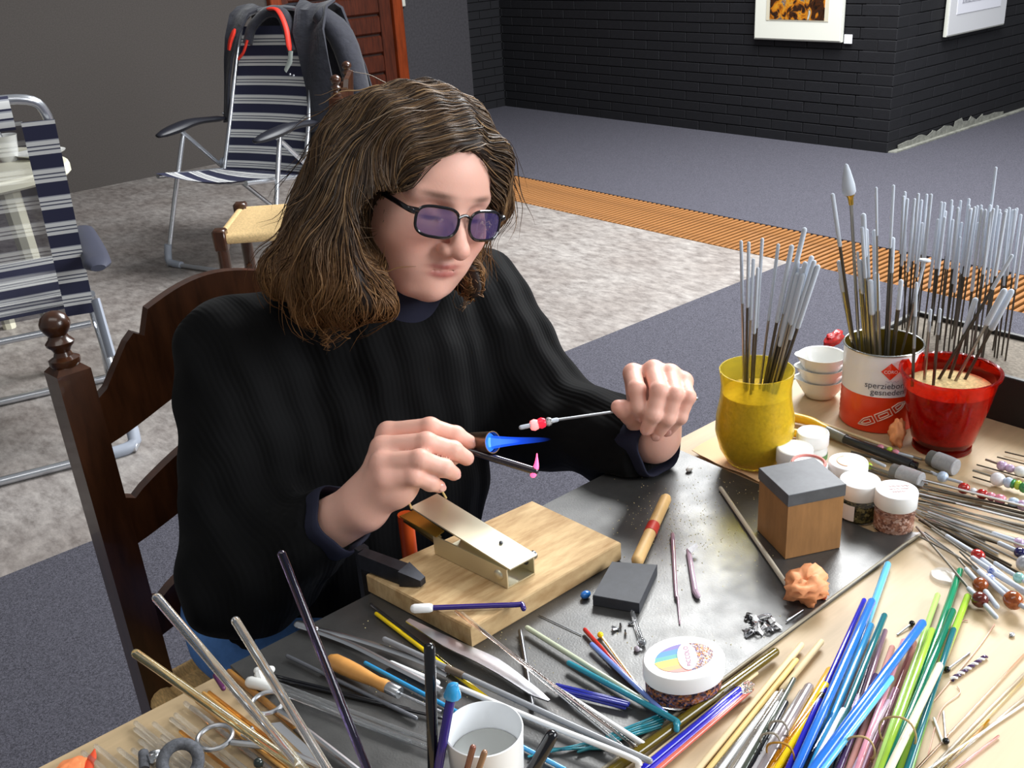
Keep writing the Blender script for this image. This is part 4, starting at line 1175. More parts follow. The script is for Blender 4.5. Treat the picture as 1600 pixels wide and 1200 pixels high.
obj('blade', plate4([P(422, 1130, T + .010), P(438, 1128, T + .010), P(506, 1188, T + .008), P(488, 1192, T + .008)], .0012), mat('bright_blade', (238, 238, 240), rough=.12, metal=.9), sc, smooth=False)
pk = empty('glass_cutter', P(405, 1158, T), 'small silver pick with a red plastic end', 'tool')
obj('shaft', tube([P(380, 1146, T + .013), P(406, 1161, T + .013)], .0028, 10), M_silver, pk)
obj('red_end', tube([P(404, 1160, T + .013), P(428, 1172, T + .013)], .0033, 10, True, True), mat('red_plastic', (196, 52, 44), rough=.35), pk)
obj('cross_bar', tube([P(381, 1147, T + .013), P(396, 1138, T + .014)], .0026, 10), M_silver, pk)
c = P(282, 1190, T + .016)
fg = empty('foam_grip_ring', P(282, 1190, T), 'ring-shaped grey foam grip at the bottom left', 'grip')
vdir = norm(np.array([0, 0, CAMZ]) - c)
obj('ring', torus(c, 27 * depth_of(c) / FPX, .0048, axis=norm(vdir + np.array([0, 0, .3])), seg=30, sides=10), mat('grey_foam', (92, 94, 100), rough=.9, noise=(300, .3), bump=(300, .4)), fg)
obj('stem', tube([P(224, 1176, T + .010), P(226, 1203, T + .010)], .0042, 10), mat('grey_foam', (92, 94, 100)), fg)
obj('metal_joint', lump(P(246, 1196, T + .003), .006, 3, (1, 1, 1), .4), M_silver, fg)
obj('feather', tube(bez([P(148, 1170, T + .006), P(144, 1184, T + .004), P(138, 1202, T + .003)], 8), [.0006, .0012, .0022, .003, .0035, .004, .004, .004, .004][:9], 8, flat=.3), mat('orange_red_plume', (224, 78, 40), rough=.7), label='small orange red plume at the left table edge', cat='feather')
obj('cork_scrap', lump(P(112, 1206, T), .010, 9, (1.2, 1, .4), .3), mat('orange_paper', (240, 140, 84), rough=.7), label='orange paper scrap at the bottom left edge', cat='paper')
obj('glass_bead', ball(P(404, 1192, T + .012), .0042, 12, 8), opal('green_black', (36, 46, 44)), label='dark green bead on the amber rods', cat='bead')

# ---- bundles of rods in the right foreground (lying on the plywood)
def fan(name_label, tip, foot, w, M, ht=.005, hf=.005, group=None):
    return rod('glass_rod', name_label, 'glass rod', [(*tip, ht), (*foot, hf)], w * 1.12, M, base=T, group=group, sides=12)
fan('long dark olive glass rod along the front edge of the steel plate', (1211, 1019), (940, 1216), 15, G_olive, .008, .008)
fan('thin bamboo stick beside the olive rod', (1182, 1052), (990, 1204), 6, M_bamboo)
fan('cobalt violet glass rod, upper of two', (1154, 1078), (992, 1212), 11, O_cobalt, .006)
fan('cobalt violet glass rod, lower of two', (1160, 1082), (1002, 1216), 8, opal('violet_blue', (84, 70, 200)), .006)
fan('coral pink glass rod beside the cobalt rods', (1174, 1077), (1010, 1217), 8, O_coral)
obj('glass_bead', lump(P(1168, 1082, T + .008), .0045, 4, (1.4, 1, 1), .4), G_clear, label='clear glass blob on the cobalt rod tips', cat='bead')
fan('bamboo stick with the furthest left tip of three', (1252, 1008), (1082, 1213), 10, M_bamboo, .006)
fan('bamboo stick with a knotted gold end', (1244, 1032), (1096, 1217), 9, mat('golden_bamboo', (218, 188, 118), rough=.5), .006)
fan('bamboo stick reaching highest of three', (1283, 1003), (1222, 1078), 9, M_bamboo, .006)
for i, (tp, ft, M) in enumerate((((1214, 1084), (1112, 1222), O_white), ((1222, 1080), (1128, 1222), G_clear), ((1206, 1096), (1104, 1222), G_clear), ((1216, 1100), (1140, 1222), O_white))):
    fan(['white glass rod, second from the left in the pale bundle by the bamboo', 'clear glass rod with the highest tip in the pale bundle by the bamboo', 'clear glass rod, leftmost in the pale bundle by the bamboo', 'white glass rod with the lowest tip in the pale bundle by the bamboo'][i], tp, ft, 9, M, .006 + .004 * (i % 2), group='pale rod bundle')
fan('dark smoke green glass rod through the pale bundle', (1240, 1062), (1150, 1225), 9, mat('smoke_green', (74, 80, 70), rough=.1, coat=.5), .012)
fan('dark mirror grey glass rod through the pale bundle', (1228, 1098), (1160, 1225), 9, O_black, .010)
fan('thick grey silver glass rod held by rubber bands', (1264, 1074), (1180, 1222), 15, mat('silver_grey_glass', (168, 158, 160), rough=.15, metal=.4), .010)
fan('second grey silver glass rod under the bands', (1254, 1082), (1166, 1222), 11, mat('silver_grey_glass2', (206, 202, 204), rough=.12, metal=.4), .008)
def band(label, cpx, wpx, ang, M, h=.010):
    c = P(*cpx, T + h); rr = wpx * depth_of(c) / FPX / 2
    ax = norm(P(cpx[0] + math.cos(ang) * 60, cpx[1] + math.sin(ang) * 60, T + h) - c)
    v, f = torus((0, 0, 0), rr, .0009, axis=(0, 0, 1), seg=26, sides=6)
    x = norm(np.cross(ax, (0, 0, 1))); z = np.array([0, 0, 1.0])
    v = np.array([c + x * p[0] + z * p[1] * (h / rr) + ax * (p[2] + .0012 * math.sin(p[0] / rr * 3)) for p in v])
    return obj('rubber_band', v + (0, 0, .0012), M and f or f, None) if False else obj('rubber_band', (v + np.array([0, 0, .0014]), f), M, None, label=label, cat='rubber band')
M_rub = mat('tan_rubber', (206, 176, 122), rough=.7)
band('rubber band around the grey silver rods, upper', (1216, 1144), 30, 2.05, mat('grey_rubber', (170, 160, 144), rough=.6))
band('rubber band around the grey silver rods, lower', (1204, 1163), 32, 2.05, mat('grey_rubber', (170, 160, 144), rough=.6))
for i, (tp, ft) in enumerate((((1296, 1047), (1190, 1226)), ((1290, 1070), (1200, 1228)), ((1300, 1064), (1214, 1228)), ((1284, 1086), (1182, 1226)))):
    fan(['honey yellow glass rod with the highest tip in the banded yellow bundle', 'opaque bright yellow glass rod in the banded yellow bundle', 'clear yellow glass rod at the right of the banded yellow bundle', 'clear yellow glass rod at the left of the banded yellow bundle'][i], tp, ft, 11, [opal('honey_yellow', (226, 176, 60)), O_yellow, G_yellow, G_yellow][i], .006 + .004 * (i % 2), group='yellow rod bundle')
band('amber rubber band around the yellow rods', (1219, 1180), 44, 2.05, mat('amber_rubber', (186, 134, 40), rough=.5), .011)
blues = [((1387, 882), (1268, 1218), 13, O_lsky, 'light sky blue glass rod reaching up to the plate corner'),
         ((1350, 938), (1222, 1222), 9, O_cobalt, 'deep violet blue glass rod at the left of the blue bundle'),
         ((1362, 940), (1236, 1222), 14, O_blue, 'thick mid blue glass rod in the blue bundle'),
         ((1344, 992), (1248, 1222), 12, G_blue, 'clear blue glass rod in the middle of the blue bundle'),
         ((1361, 978), (1258, 1224), 12, O_sky, 'sky blue glass rod in the middle of the blue bundle'),
         ((1382, 962), (1276, 1224), 11, O_teal, 'dark teal glass rod with a curled tip'),
         ((1350, 1044), (1262, 1226), 10, G_lilac, 'pale lilac glass rod in front of the blue bundle'),
         ((1302, 1118), (1244, 1226), 12, G_aqua, 'short aqua clear glass rod at the frame edge'),
         ((1318, 1110), (1256, 1228), 10, O_white, 'short white glass rod at the frame edge')]
for i, (tp, ft, w_, M, lb) in enumerate(blues):
    fan(lb, tp, ft, w_, M, .005 + .005 * (i % 3), .006 + .004 * (i % 3), group='blue rod bundle')
pur = [((1383, 986), (1306, 1226), 9, O_mauve, 'mauve glass rod behind the bright blue one'),
       ((1372, 992), (1296, 1226), 8, G_lilac, 'clear lilac glass rod left of the mauve one'),
       ((1394, 1012), (1318, 1226), 10, opal('peach_pink', (214, 156, 146)), 'peach pink glass rod in the purple bundle'),
       ((1412, 1002), (1330, 1226), 10, O_rose, 'rose pink glass rod in the purple bundle'),
       ((1428, 1004), (1344, 1228), 10, G_pink, 'clear pink glass rod in the purple bundle'),
       ((1368, 1056), (1300, 1228), 10, opal('plum', (74, 50, 92)), 'plum glass rod under the bright blue one'),
       ((1398, 1078), (1336, 1228), 9, opal('lilac_white', (216, 190, 216)), 'lilac white glass rod in front of the purple bundle'),
       ((1388, 1096), (1322, 1228), 8, O_lil, 'dusty lilac glass rod in front of the purple bundle')]
for i, (tp, ft, w_, M, lb) in enumerate(pur):
    fan(lb, tp, ft, w_, M, .005 + .005 * (i % 2), .006 + .004 * (i % 2), group='purple rod bundle')
fan('bright blue glass rod lying diagonally over the bundles', (1441, 974), (1252, 1228), 15, O_blue, .020, .020)
fan('turquoise blue glass rod under the bright blue diagonal one', (1392, 1060), (1262, 1232), 11, O_lsky, .016, .018)
band('rubber band around the purple rods', (1344, 1172), 44, 2.0, M_rub, .012)
grn = [((1465, 930), (1362, 1226), 10, O_llime, 'pale lime glass rod at the left of the green bundle'),
       ((1456, 985), (1368, 1228), 11, O_lime, 'lime glass rod inside the green bundle'),
       ((1500, 892), (1384, 1228), 13, O_green, 'emerald glass rod with the highest tip in the green bundle'),
       ((1488, 955), (1376, 1228), 13, opal('deep_emerald', (8, 112, 84)), 'deep emerald glass rod inside the green bundle'),
       ((1512, 932), (1396, 1230), 12, O_lime, 'lime glass rod with a melted tip right of the emerald rod'),
       ((1490, 984), (1408, 1230), 10, O_teal, 'teal glass rod at the right of the green bundle'),
       ((1468, 1050), (1414, 1230), 9, opal('leaf_green', (104, 160, 70)), 'leaf green glass rod at the right edge of the green bundle')]
for i, (tp, ft, w_, M, lb) in enumerate(grn):
    fan(lb, tp, ft, w_, M, .006 + .004 * (i % 2), .007 + .004 * (i % 2), group='green rod bundle')
fan('cream glass rod lying on the green bundle', (1468, 1040), (1378, 1226), 12, O_cream, .020, .020)
band('rubber band around the green rods', (1402, 1148), 56, 2.0, M_rub, .016)
# fine stringers, threads, pins
str_ = [((1610, 1012), (1420, 1215), 'thin pink clear stringer', G_pinkclear), ((1612, 1040), (1440, 1215), 'thin clear stringer', G_clear), ((1612, 1050), (1450, 1215), 'thin pale yellow stringer', G_yclear),
        ((1612, 1078), (1452, 1218), 'thin clear stringer', G_clear), ((1545, 1125), (1466, 1210), 'thin yellow stringer', G_yellow), ((1612, 1092), (1430, 1216), 'thin white stringer', O_white), ((1560, 1150), (1480, 1212), 'thin rose stringer', G_pink)]
for i, (tp, ft, lb, M) in enumerate(str_):
    rod('glass_stringer', lb + ' at the lower right, ' + ['first', 'second', 'third', 'fourth', 'fifth', 'sixth', 'seventh'][i] + ' from the top', 'glass stringer', [(*tp, .002), (*ft, .002)], 4, M, base=T, group='stringers at the lower right')
for i, pts in enumerate(([(1512, 969), (1500, 975), (1480, 1030), (1440, 1110), (1410, 1170)], [(1554, 975), (1530, 1010), (1480, 1070), (1430, 1130)], [(1496, 1072), (1499, 1084), (1470, 1110), (1450, 1180)])):
    rod('copper_thread', ['left', 'middle', 'short'][i] + ' fine pink copper thread curling on the plywood', 'thread', [(x, y_, .0012) for x, y_ in pts], 1.6, mat('pink_copper', (214, 164, 148), rough=.4, metal=.3), base=T)
for lb, a, b in (('black headed pin beside the bright blue rod', (1425, 974), (1402, 992)), ('black headed pin under the twisted cane', (1480, 1046), (1515, 1020)), ('black headed pin among the stringers', (1478, 1158), (1474, 1112))):
    pn = empty('pin', P(*a, T), lb, 'pin', 'black headed pins')
    obj('head', ball(P(*a, T + .003), .0028, 10, 7), O_black, pn); obj('shaft', tube([P(*a, T + .003), P(*b, T + .001)], .0008, 6), M_dsteel, pn)
rod('glass_stringer', 'white headed stringer beside the lower pin', 'glass stringer', [(1459, 1122, .002), (1473, 1160, .002)], 4, O_white, base=T)
tcn = empty('twisted_cane', P(1515, 1043, T), 'twisted white and plum glass cane on the plywood', 'glass cane')
a, b = P(1487, 1062, T + .002), P(1541, 1025, T + .002); x, y_, d_ = frame(b - a)
for ph, M in ((0, O_white), (math.pi, opal('plum', (74, 50, 92)))):
    obj('strand', tube([a + (b - a) * i / 40 + .0011 * (math.cos(i * .8 + ph) * x + math.sin(i * .8 + ph) * y_) for i in range(41)], .0012, 6), M, tcn)
cd = P(1476, 903, T)
obj('clear_dish', lathe([(.0135, 0), (.014, .002), (.0125, .004), (.006, .005), (.0001, .0045)], cd, seg=28), mat('clear_film', (236, 240, 242), rough=.08, alpha=.28, coat=.5), label='clear plastic dish lying on the plywood', cat='dish')
obj('metal_crumb', lump(P(1581, 994, T), .0022, 6, (1.4, 1, .7), .3), M_silver, label='tiny silver crumb on the plywood', cat='crumb')

# ------------------------------------------------------------------ mandrels with finished beads on the right
def mandrel(label, pts, beads=(), tips_=(), w=3.6, group='bead mandrels on the plywood', h=.004, M=None):
    """steel wire through pixel points; beads: (px,py,radius px,material,stretch); tips_: coated lengths"""
    t = empty('bead_mandrel', P(*pts[-1], T), label, 'mandrel', group)
    path = [P(x, y_, T + h) for x, y_ in pts]
    obj('wire', tube(path if len(path) < 3 else bez(path, 10), wr(w, path[0]), 7, True), M or M_wire, t)
    for (x0, y0), (x1, y1), w_ in tips_:
        a = P(x0, y0, T + h); obj('coated_tip', tube([a, P(x1, y1, T + h)], wr(w_, a), 10, True, True), M_tip, t)
    ax = norm(path[-1] - path[0])
    for bx, by, br_, BM, stx in beads:
        c = P(bx, by, T + h); rr = br_ * depth_of(c) / FPX
        obj('bead', lathe([(rr * .3, -rr * stx * .95), (rr * .62, -rr * stx * .85), (rr * .9, -rr * stx * .5), (rr, 0), (rr * .9, rr * stx * .5), (rr * .62, rr * stx * .85), (rr * .3, rr * stx * .95)], c, ax, 16, True, True), BM, t)
    return t
B_brown = mat('amber_brown_bead', (150, 74, 30), rough=.08, coat=.6, noise=(120, .5)); B_dbrown = mat('dark_brown_bead', (96, 36, 28), rough=.08, coat=.6, noise=(120, .5))
B_red = mat('red_bead', (178, 38, 34), rough=.08, coat=.6, noise=(200, .3)); B_blue = mat('blue_white_bead', (60, 90, 170), rough=.1, noise=(260, .6), coat=.5, col2=(230, 232, 240))
B_navy = mat('navy_dot_bead', (28, 26, 80), rough=.08, coat=.6, noise=(260, .5)); B_teal = mat('pale_teal_bead', (140, 190, 184), rough=.1, coat=.5, noise=(200, .2))
B_grey = mat('clear_grey_bead', (170, 170, 176), rough=.08, coat=.5, noise=(200, .3)); B_lil = mat('lilac_bead', (196, 170, 204), rough=.1, coat=.5, noise=(220, .3))
B_pink = mat('pink_bead', (222, 140, 160), rough=.12, coat=.4, noise=(220, .2)); B_wht = mat('white_bead', (232, 234, 238), rough=.1, coat=.5, noise=(200, .08)); B_grn = mat('green_bead', (60, 140, 80), rough=.1, coat=.5, noise=(200, .3)); B_lime = mat('lime_bead', (176, 206, 70), rough=.1, coat=.5)
B_lblue = mat('light_blue_bead', (186, 204, 226), rough=.12, coat=.4, noise=(200, .15))
# long wires without visible beads
wires = [((1427, 765), (1625, 812)), ((1427, 780), (1625, 830)), ((1430, 770), (1625, 820)), ((1440, 778), (1625, 836)), ((1428, 772), (1625, 806)), ((1429, 790), (1625, 858)), ((1445, 806), (1625, 851)), ((1450, 815), (1625, 870)),
         ((1432, 800), (1560, 866)), ((1446, 786), (1625, 843)), ((1436, 812), (1510, 860)), ((1410, 742), (1625, 797)), ((1400, 748), (1625, 803)), ((1428, 760), (1625, 800)), ((1440, 832), (1515, 884)), ((1436, 838), (1500, 872)), ((1330, 706), (1470, 742)), ((1300, 716), (1430, 760)), ((1345, 722), (1450, 766)), ((1355, 735), (1440, 762)), ((1350, 728), (1450, 756)), ((1430, 784), (1625, 826)), ((1434, 774), (1625, 814)), ((1450, 800), (1625, 862)), ((1436, 794), (1590, 846)), ((1444, 812), (1580, 884)), ((1430, 796), (1540, 846)), ((1452, 792), (1625, 839)), ((1460, 822), (1600, 900))]
for i, (a, b) in enumerate(wires):
    mandrel('bare steel mandrel wire in the fan right of the frit jars', [a, b], w=3.2 + (i % 3) * .5, h=.002 + .003 * (i % 4), M=[M_wire, M_dwire, M_silver][i % 3], group='bare mandrel wires')
mandrel('mandrel with a lilac bead at the right picture edge', [(1427, 787), (1553, 834)], [(1592, 848, 8, B_lil, 1)], [((1553, 834), (1625, 858), 8)], h=.010)
mandrel('mandrel with a speckled red bead and long white tip', [(1428, 804), (1521, 865)], [(1528, 868, 10, B_red, 1.1)], [((1480, 838), (1520, 863), 7), ((1534, 874), (1605, 930), 8)], h=.010)
mandrel('mandrel with a dark brown bead, lowest of the fan', [(1432, 823), (1495, 897), (1514, 920)], [(1531, 937, 13, B_dbrown, .9)], [((1514, 920), (1526, 932), 8), ((1540, 946), (1556, 964), 8)], h=.010)
mandrel('mandrel with an amber brown bead above the dark brown one', [(1490, 865), (1521, 901)], [(1532, 914, 12, B_brown, .95)], [((1510, 890), (1526, 908), 8), ((1540, 924), (1558, 948), 8)], h=.010)
mandrel('mandrel with a large amber bead at the right edge', [(1500, 862), (1560, 920)], [(1583, 938, 15, B_brown, .95)], [((1530, 893), (1572, 932), 8), ((1594, 945), (1620, 960), 8)], h=.012)
mandrel('mandrel with a blue and white bead, upper of two', [(1455, 826), (1540, 886)], [(1550, 892, 7, B_blue, 1.1)], [((1520, 872), (1545, 889), 8), ((1556, 897), (1620, 935), 9)], h=.011)
mandrel('mandrel with a blue and white bead, lower of two', [(1445, 832), (1530, 894)], [(1546, 904, 8, B_blue, 1.1)], [((1522, 886), (1540, 900), 9), ((1553, 909), (1580, 930), 9)], h=.009)
mandrel('mandrel with a dark navy dotted bead', [(1440, 800), (1565, 850)], [(1594, 864, 9, B_navy, 1)], [((1562, 849), (1588, 861), 8), ((1600, 867), (1622, 876), 8)], h=.013)
mandrel('mandrel with a pale teal bead', [(1470, 830), (1585, 899)], [(1592, 903, 9, B_teal, .9)], [((1555, 880), (1586, 899), 7), ((1600, 908), (1622, 920), 7)], h=.010)
mandrel('mandrel with a clear grey bead cut by the right edge', [(1470, 815), (1590, 876)], [(1600, 880, 13, B_grey, .8)], [], h=.012)
mandrel('wire strung with red, white and pink beads', [(1448, 752), (1500, 764), (1620, 797)], [(1506, 763, 9, B_red, 1), (1521, 768, 6, B_wht, .9), (1535, 772, 8, B_red, 1.1), (1549, 776, 7, B_pink, 1), (1563, 780, 8, B_pink, 1.1), (1584, 785, 8, B_lblue, 1.1), (1599, 790, 9, B_lil, 1)], [], h=.008)
mandrel('wire strung with white and green beads', [(1520, 735), (1625, 768)], [(1559, 749, 11, B_wht, 1), (1576, 754, 9, B_lblue, .8), (1583, 756, 8, B_grn, .5), (1591, 758, 8, B_lime, .7), (1601, 762, 9, B_grn, .9)], [], h=.009)
mandrel('wire strung with lilac and clear beads', [(1540, 718), (1625, 748)], [(1566, 728, 8, B_lil, 1), (1578, 732, 7, B_lil, 1), (1595, 737, 9, B_wht, 1.1)], [], h=.008)
for i, (a, b) in enumerate((((1526, 726), (1620, 752)), ((1558, 714), (1620, 730)), ((1570, 706), (1620, 718)), ((1520, 745), (1560, 757)))):
    mandrel('thin dark wire at the right table side, ' + ['second', 'third', 'topmost', 'lowest'][i] + ' of four', [a, b], w=2.4, h=.004, M=M_dwire, group='thin wires at the right side')
mandrel('mandrel with a pale blue flower bead beside the grey corks', [(1440, 734), (1458, 740)], [(1473, 745, 9, B_lblue, .9)], [((1455, 738), (1466, 743), 5), ((1480, 748), (1502, 754), 5)], h=.008)
mandrel('mandrel with small pink and yellow beads beside the black pen', [(1350, 690), (1440, 718)], [(1376, 699, 5, B_pink, 1.1), (1390, 703, 5, B_lime, .9), (1400, 707, 5, B_pink, 1.1)], [((1402, 708), (1425, 714), 5)], h=.007)
mandrel('mandrel with a yellow bead behind the frit jars', [(1340, 722), (1400, 742)], [(1357, 728, 6, B_lime, 1)], [((1362, 718), (1382, 728), 5)], h=.006)
for lb, a, b in (('grey foam plug lying beside the red bucket', (1462, 718), (1494, 731)), ('grey foam plug with a pink mark behind the copper frit jar', (1404, 739), (1440, 752))):
    pa_, pb_ = P(*a, T + .010), P(*b, T + .010); t = empty('foam_plug', P((a[0] + b[0]) / 2, (a[1] + b[1]) / 2, T), lb, 'plug', 'grey foam plugs')
    ax = norm(pb_ - pa_); L_ = np.linalg.norm(pb_ - pa_)
    obj('plug_body', lathe([(.0085, 0), (.0100, .001), (.0102, L_ * .5), (.0100, L_ - .001), (.0090, L_)], pa_, ax, 24, True, True), mat('grey_foam_plug', (158, 158, 160), rough=.85, noise=(300, .1)), t)
    obj('ferrule', lathe([(.0088, -.008), (.0088, .001)], pa_, ax, 20, True, True), mat('dull_grey', (104, 104, 100), rough=.5), t)

# pens and cutters behind the jars
pn = empty('pen', P(1360, 705, T), 'black and grey felt pen lying behind the white jars', 'pen')
obj('barrel', tube([P(1320, 686, T + .008), P(1424, 725, T + .008)], wr(14, P(1370, 705, T)), 14), mat('black_pen', (34, 36, 40), rough=.3), pn)
obj('cap', tube([P(1292, 673, T + .008), P(1321, 686, T + .008)], wr(16, P(1300, 680, T)), 14), mat('grey_pen', (120, 120, 110), rough=.35), pn)
obj('end', tube([P(1422, 724, T + .008), P(1432, 728, T + .008)], wr(12, P(1430, 726, T)), 14), O_black, pn)
obj('cutter_knife', tube(bez([P(1228, 650, T + .009), P(1262, 657, T + .009), P(1293, 671, T + .009)], 8), [.005, .0062, .0062, .006, .006, .006, .0055, .005, .005][:9], 12, True, True), mat('yellow_handle', (240, 190, 40), rough=.35), label='yellow plastic handle between the cup and the tin', cat='handle')
obj('cutter_knife', tube(bez([P(1228, 672, T + .007), P(1240, 676, T + .007), P(1262, 680, T + .006)], 8), .0055, 12, True, True), mat('yellow_handle', (240, 190, 40)), label='second yellow handle behind the small jar', cat='handle')
rod('bamboo_skewer', 'long thin bamboo skewer in front of the tin can', 'skewer', [(1234, 644, .014), (1392, 700, .004)], 5, M_bamboo, base=T)
rod('bamboo_skewer', 'second thin skewer running past the red bucket', 'skewer', [(1330, 684, .003), (1462, 724, .003)], 4, mat('dark_skewer', (150, 126, 92), rough=.6), base=T)

# ------------------------------------------------------------------ yellow cup with mandrels on a peach napkin
napk = [P(1080, 713, T), P(1112, 683, T), P(1240, 700, T), P(1248, 742, T), P(1184, 754, T), P(1160, 752, T)]
napk = [np.array([*q[:2], ]) for q in napk]
gN = []
A_, B_, C_, D_ = P(1081, 712, T), P(1150, 672, T), P(1256, 716, T), P(1186, 757, T)
for i in range(9):
    gN.append([(A_ * (1 - i / 8) + D_ * i / 8) * (1 - j / 8) + (B_ * (1 - i / 8) + C_ * i / 8) * j / 8 + np.array([0, 0, .0048 + .0012 * math.sin(i * 1.3 + j * .8) + (.003 if i == 0 else 0)]) for j in range(9)])
obj('paper_napkin', sheet(gN, -.0008), mat('peach_paper', (252, 212, 168), rough=.8), label='folded peach paper napkin under the yellow cup', cat='napkin')
NZ = T + .0068
cy = P(1177, 719, NZ)
M_ycup = mat('yellow_translucent_plastic', (255, 234, 84), rough=.22, trans=.80, ior=1.12, coat=.15)
M_sand = mat('pale_sand', (206, 180, 128), rough=.9, noise=(220, .25), bump=(260, .5))
M_sand2 = mat('dull_sand', (200, 178, 118), rough=.9, noise=(220, .25), bump=(260, .5))
yc = empty('plastic_cup', cy, 'bulbous yellow plastic cup of sand holding mandrels', 'cup')
obj('cup_wall', lathe([(.026, 0), (.031, .002), (.040, .018), (.0455, .040), (.0448, .060), (.0408, .082), (.0400, .098), (.0425, .118), (.0410, .118), (.0385, .098), (.0390, .082), (.043, .060), (.0438, .040), (.038, .018), (.029, .004), (.0001, .004)], cy, seg=48), M_ycup, yc)
obj('sand_fill', lathe([(.028, .0045), (.0375, .018), (.0432, .040), (.0425, .060), (.0386, .082), (.0380, .090), (.0001, .092)], cy, seg=40), M_sand2, yc)
ORD = ['first', 'second', 'third', 'fourth', 'fifth', 'sixth', 'seventh', 'eighth', 'ninth', 'tenth', 'eleventh', 'twelfth', 'thirteenth', 'fourteenth', 'fifteenth', 'sixteenth', 'seventeenth', 'eighteenth']
def vert_tip(base, px, py):
    h = norm(np.array([base[0], base[1], 0])); d = ray(px, py)
    t = (base @ h) / (d @ h); return np.array([0, 0, CAMZ]) + d * t
def stand_mandrel(label, basep, tip, frac, w, wt, group, headM=None, flat=None):
    base = np.array(basep, float); tp = vert_tip(base, *tip)
    t = empty('mandrel', base, label, 'mandrel', group)
    mid = tp + (base - tp) * frac
    obj('wire', tube([base, tp + (mid - tp) * .5], wr(w, base), 7), rng.choice([M_dwire, M_dwire, M_wire]), t)
    obj('coated_tip', tube([mid, tp], wr(wt, tp), 9, True, True), M_tip, t)
    return t
ytips = [((1158, 378), -.014), ((1170, 380), -.012), ((1191, 374), -.004), ((1177, 406), -.010), ((1184, 420), -.006), ((1216, 383), .004), ((1237, 386), .008), ((1257, 359), .010), ((1246, 410), .012), ((1258, 412), .016), ((1268, 403), .020), ((1278, 417), .022), ((1252, 421), .018), ((1246, 429), .014), ((1255, 431), .020), ((1272, 410), .019), ((1264, 412), .023)]
rxy = norm(RM[:, 0] * np.array([1, 1, 0])); fxy = norm(np.array([cy[0], cy[1], 0]))
for i, (tp, s) in enumerate(ytips):
    stand_mandrel('white-tipped steel mandrel in the yellow cup, ' + ORD[sorted(q[0] for q in ytips).index(tp)] + ' tip from the left', cy + rxy * s + fxy * rng.uniform(-.012, .012) + np.array([0, 0, .089]), tp, rng.uniform(.38, .58), 4.2 if i < 6 else 5, 5.5 if i < 6 else 8, 'mandrels in the yellow cup')

# white porcelain bowls, stacked
cb = P(1281, 618, T)
for i in range(3):
    z0 = i * .0165; c = cb + np.array([0, 0, z0 + .0002]); s = 1 - .0 * i
    v, f = lathe([(.014, 0), (.020, .002), (.0265, .013), (.0292, .026), (.0302, .0275), (.0285, .027), (.025, .014), (.018, .0045), (.0001, .004)], (0, 0, 0), seg=40)
    spd = norm(P(1200, 600, T) - P(1281, 600, T))
    for p in v:
        d_ = norm(np.array([p[0], p[1], 0])) @ spd
        if d_ > .9 and p[2] > .018: p[:2] += spd[:2] * .006 * (d_ - .9) * 10 * (p[2] - .018) / .009
    obj('porcelain_bowl', (v + c, f), M_china, label=['bottom', 'middle', 'top'][i] + ' white porcelain bowl with a spout in the stack of three', cat='bowl', group='stacked porcelain bowls')

# ------------------------------------------------------------------ tin can
cc = P(1370, 653, T); CR, CH = .0468, .106
can = empty('tin_can', cc, 'white and red food tin reading sperziebonen gesneden, full of mandrels', 'can')
M_tinw = mat('can_white_print', (232, 230, 236), rough=.3, coat=.2); M_tinr = mat('can_red_print', (226, 58, 16), rough=.3, coat=.3); M_tin = mat('tinplate', (190, 190, 186), rough=.25, metal=1); M_tingold = mat('gold_lacquer_inside', (150, 128, 48), rough=.3, metal=.8)
def ribbed(z0, z1, n, r):
    return [(r - (.0007 if k % 2 else 0), z0 + (z1 - z0) * k / n) for k in range(n + 1)]
zb = CH * .47
obj('red_label', lathe([(CR * .98, .001)] + ribbed(.003, zb, 14, CR), cc, seg=64), M_tinr, can)
obj('white_label', lathe(ribbed(zb, CH * .80, 10, CR) + [(CR, CH * .82), (CR, CH - .003)], cc, seg=64, cap_bottom=False), M_tinw, can)
obj('rim', torus(cc + (0, 0, CH - .0015), CR + .0004, .0013, seg=64, sides=8), M_tin, can)
obj('inside', lathe([(CR - .001, CH - .002)] + [(CR - .0015 - (.0008 if k % 2 else 0), CH * (.9 - .07 * k)) for k in range(11)] + [(.0001, .01)], cc, seg=48, cap_bottom=False), M_tingold, can)
vdir = norm(np.array([-cc[0], -cc[1], 0])); vlat = np.array([-vdir[1], vdir[0], 0])   # vlat points to picture right?
if (RM.T @ vlat)[0] < 0: vlat = -vlat
def on_can(x, z, r=CR + .0004):
    a = x / CR; return cc + r * (vdir * math.cos(a) + vlat * math.sin(a)) + np.array([0, 0, z])
def wrap_text(body, size, x0, zbase, M, nm='lettering', par=None, scx=1.0):
    V, F = text_vf(body, size)
    obj(nm, (np.array([on_can(x0 + p[0] * scx, zbase + p[1]) for p in V]), F), M, par or can, smooth=False)
M_ink = mat('dark_grey_ink', (70, 66, 80), rough=.5)
wrap_text('sperziebonen', .0108, -.0180, CH * .585, M_ink, scx=1.0)
wrap_text('gesneden', .0108, -.0105, CH * .505, M_ink)
dm = .0112; dcx, dcz = .0110, CH * .80
dia = [on_can(dcx + dx * dm * k, dcz + dz_ * dm * k) for k in (1,) for dx, dz_ in ((-1, 0), (-.5, -.5), (0, -1), (.5, -.5), (1, 0), (.5, .5), (0, 1), (-.5, .5))]
obj('red_diamond', (np.array(dia + [on_can(dcx, dcz, CR + .0006)]), [[8, i, (i + 1) % 8] for i in range(8)]), M_tinr, can, smooth=False)
V, F = text_vf('CORO', .0070)
obj('lettering', (np.array([on_can(dcx - .0078 + p[0] * .78, dcz - .0022 + p[1] * .85, CR + .0009) for p in V]), F), M_tinw, can, smooth=False)
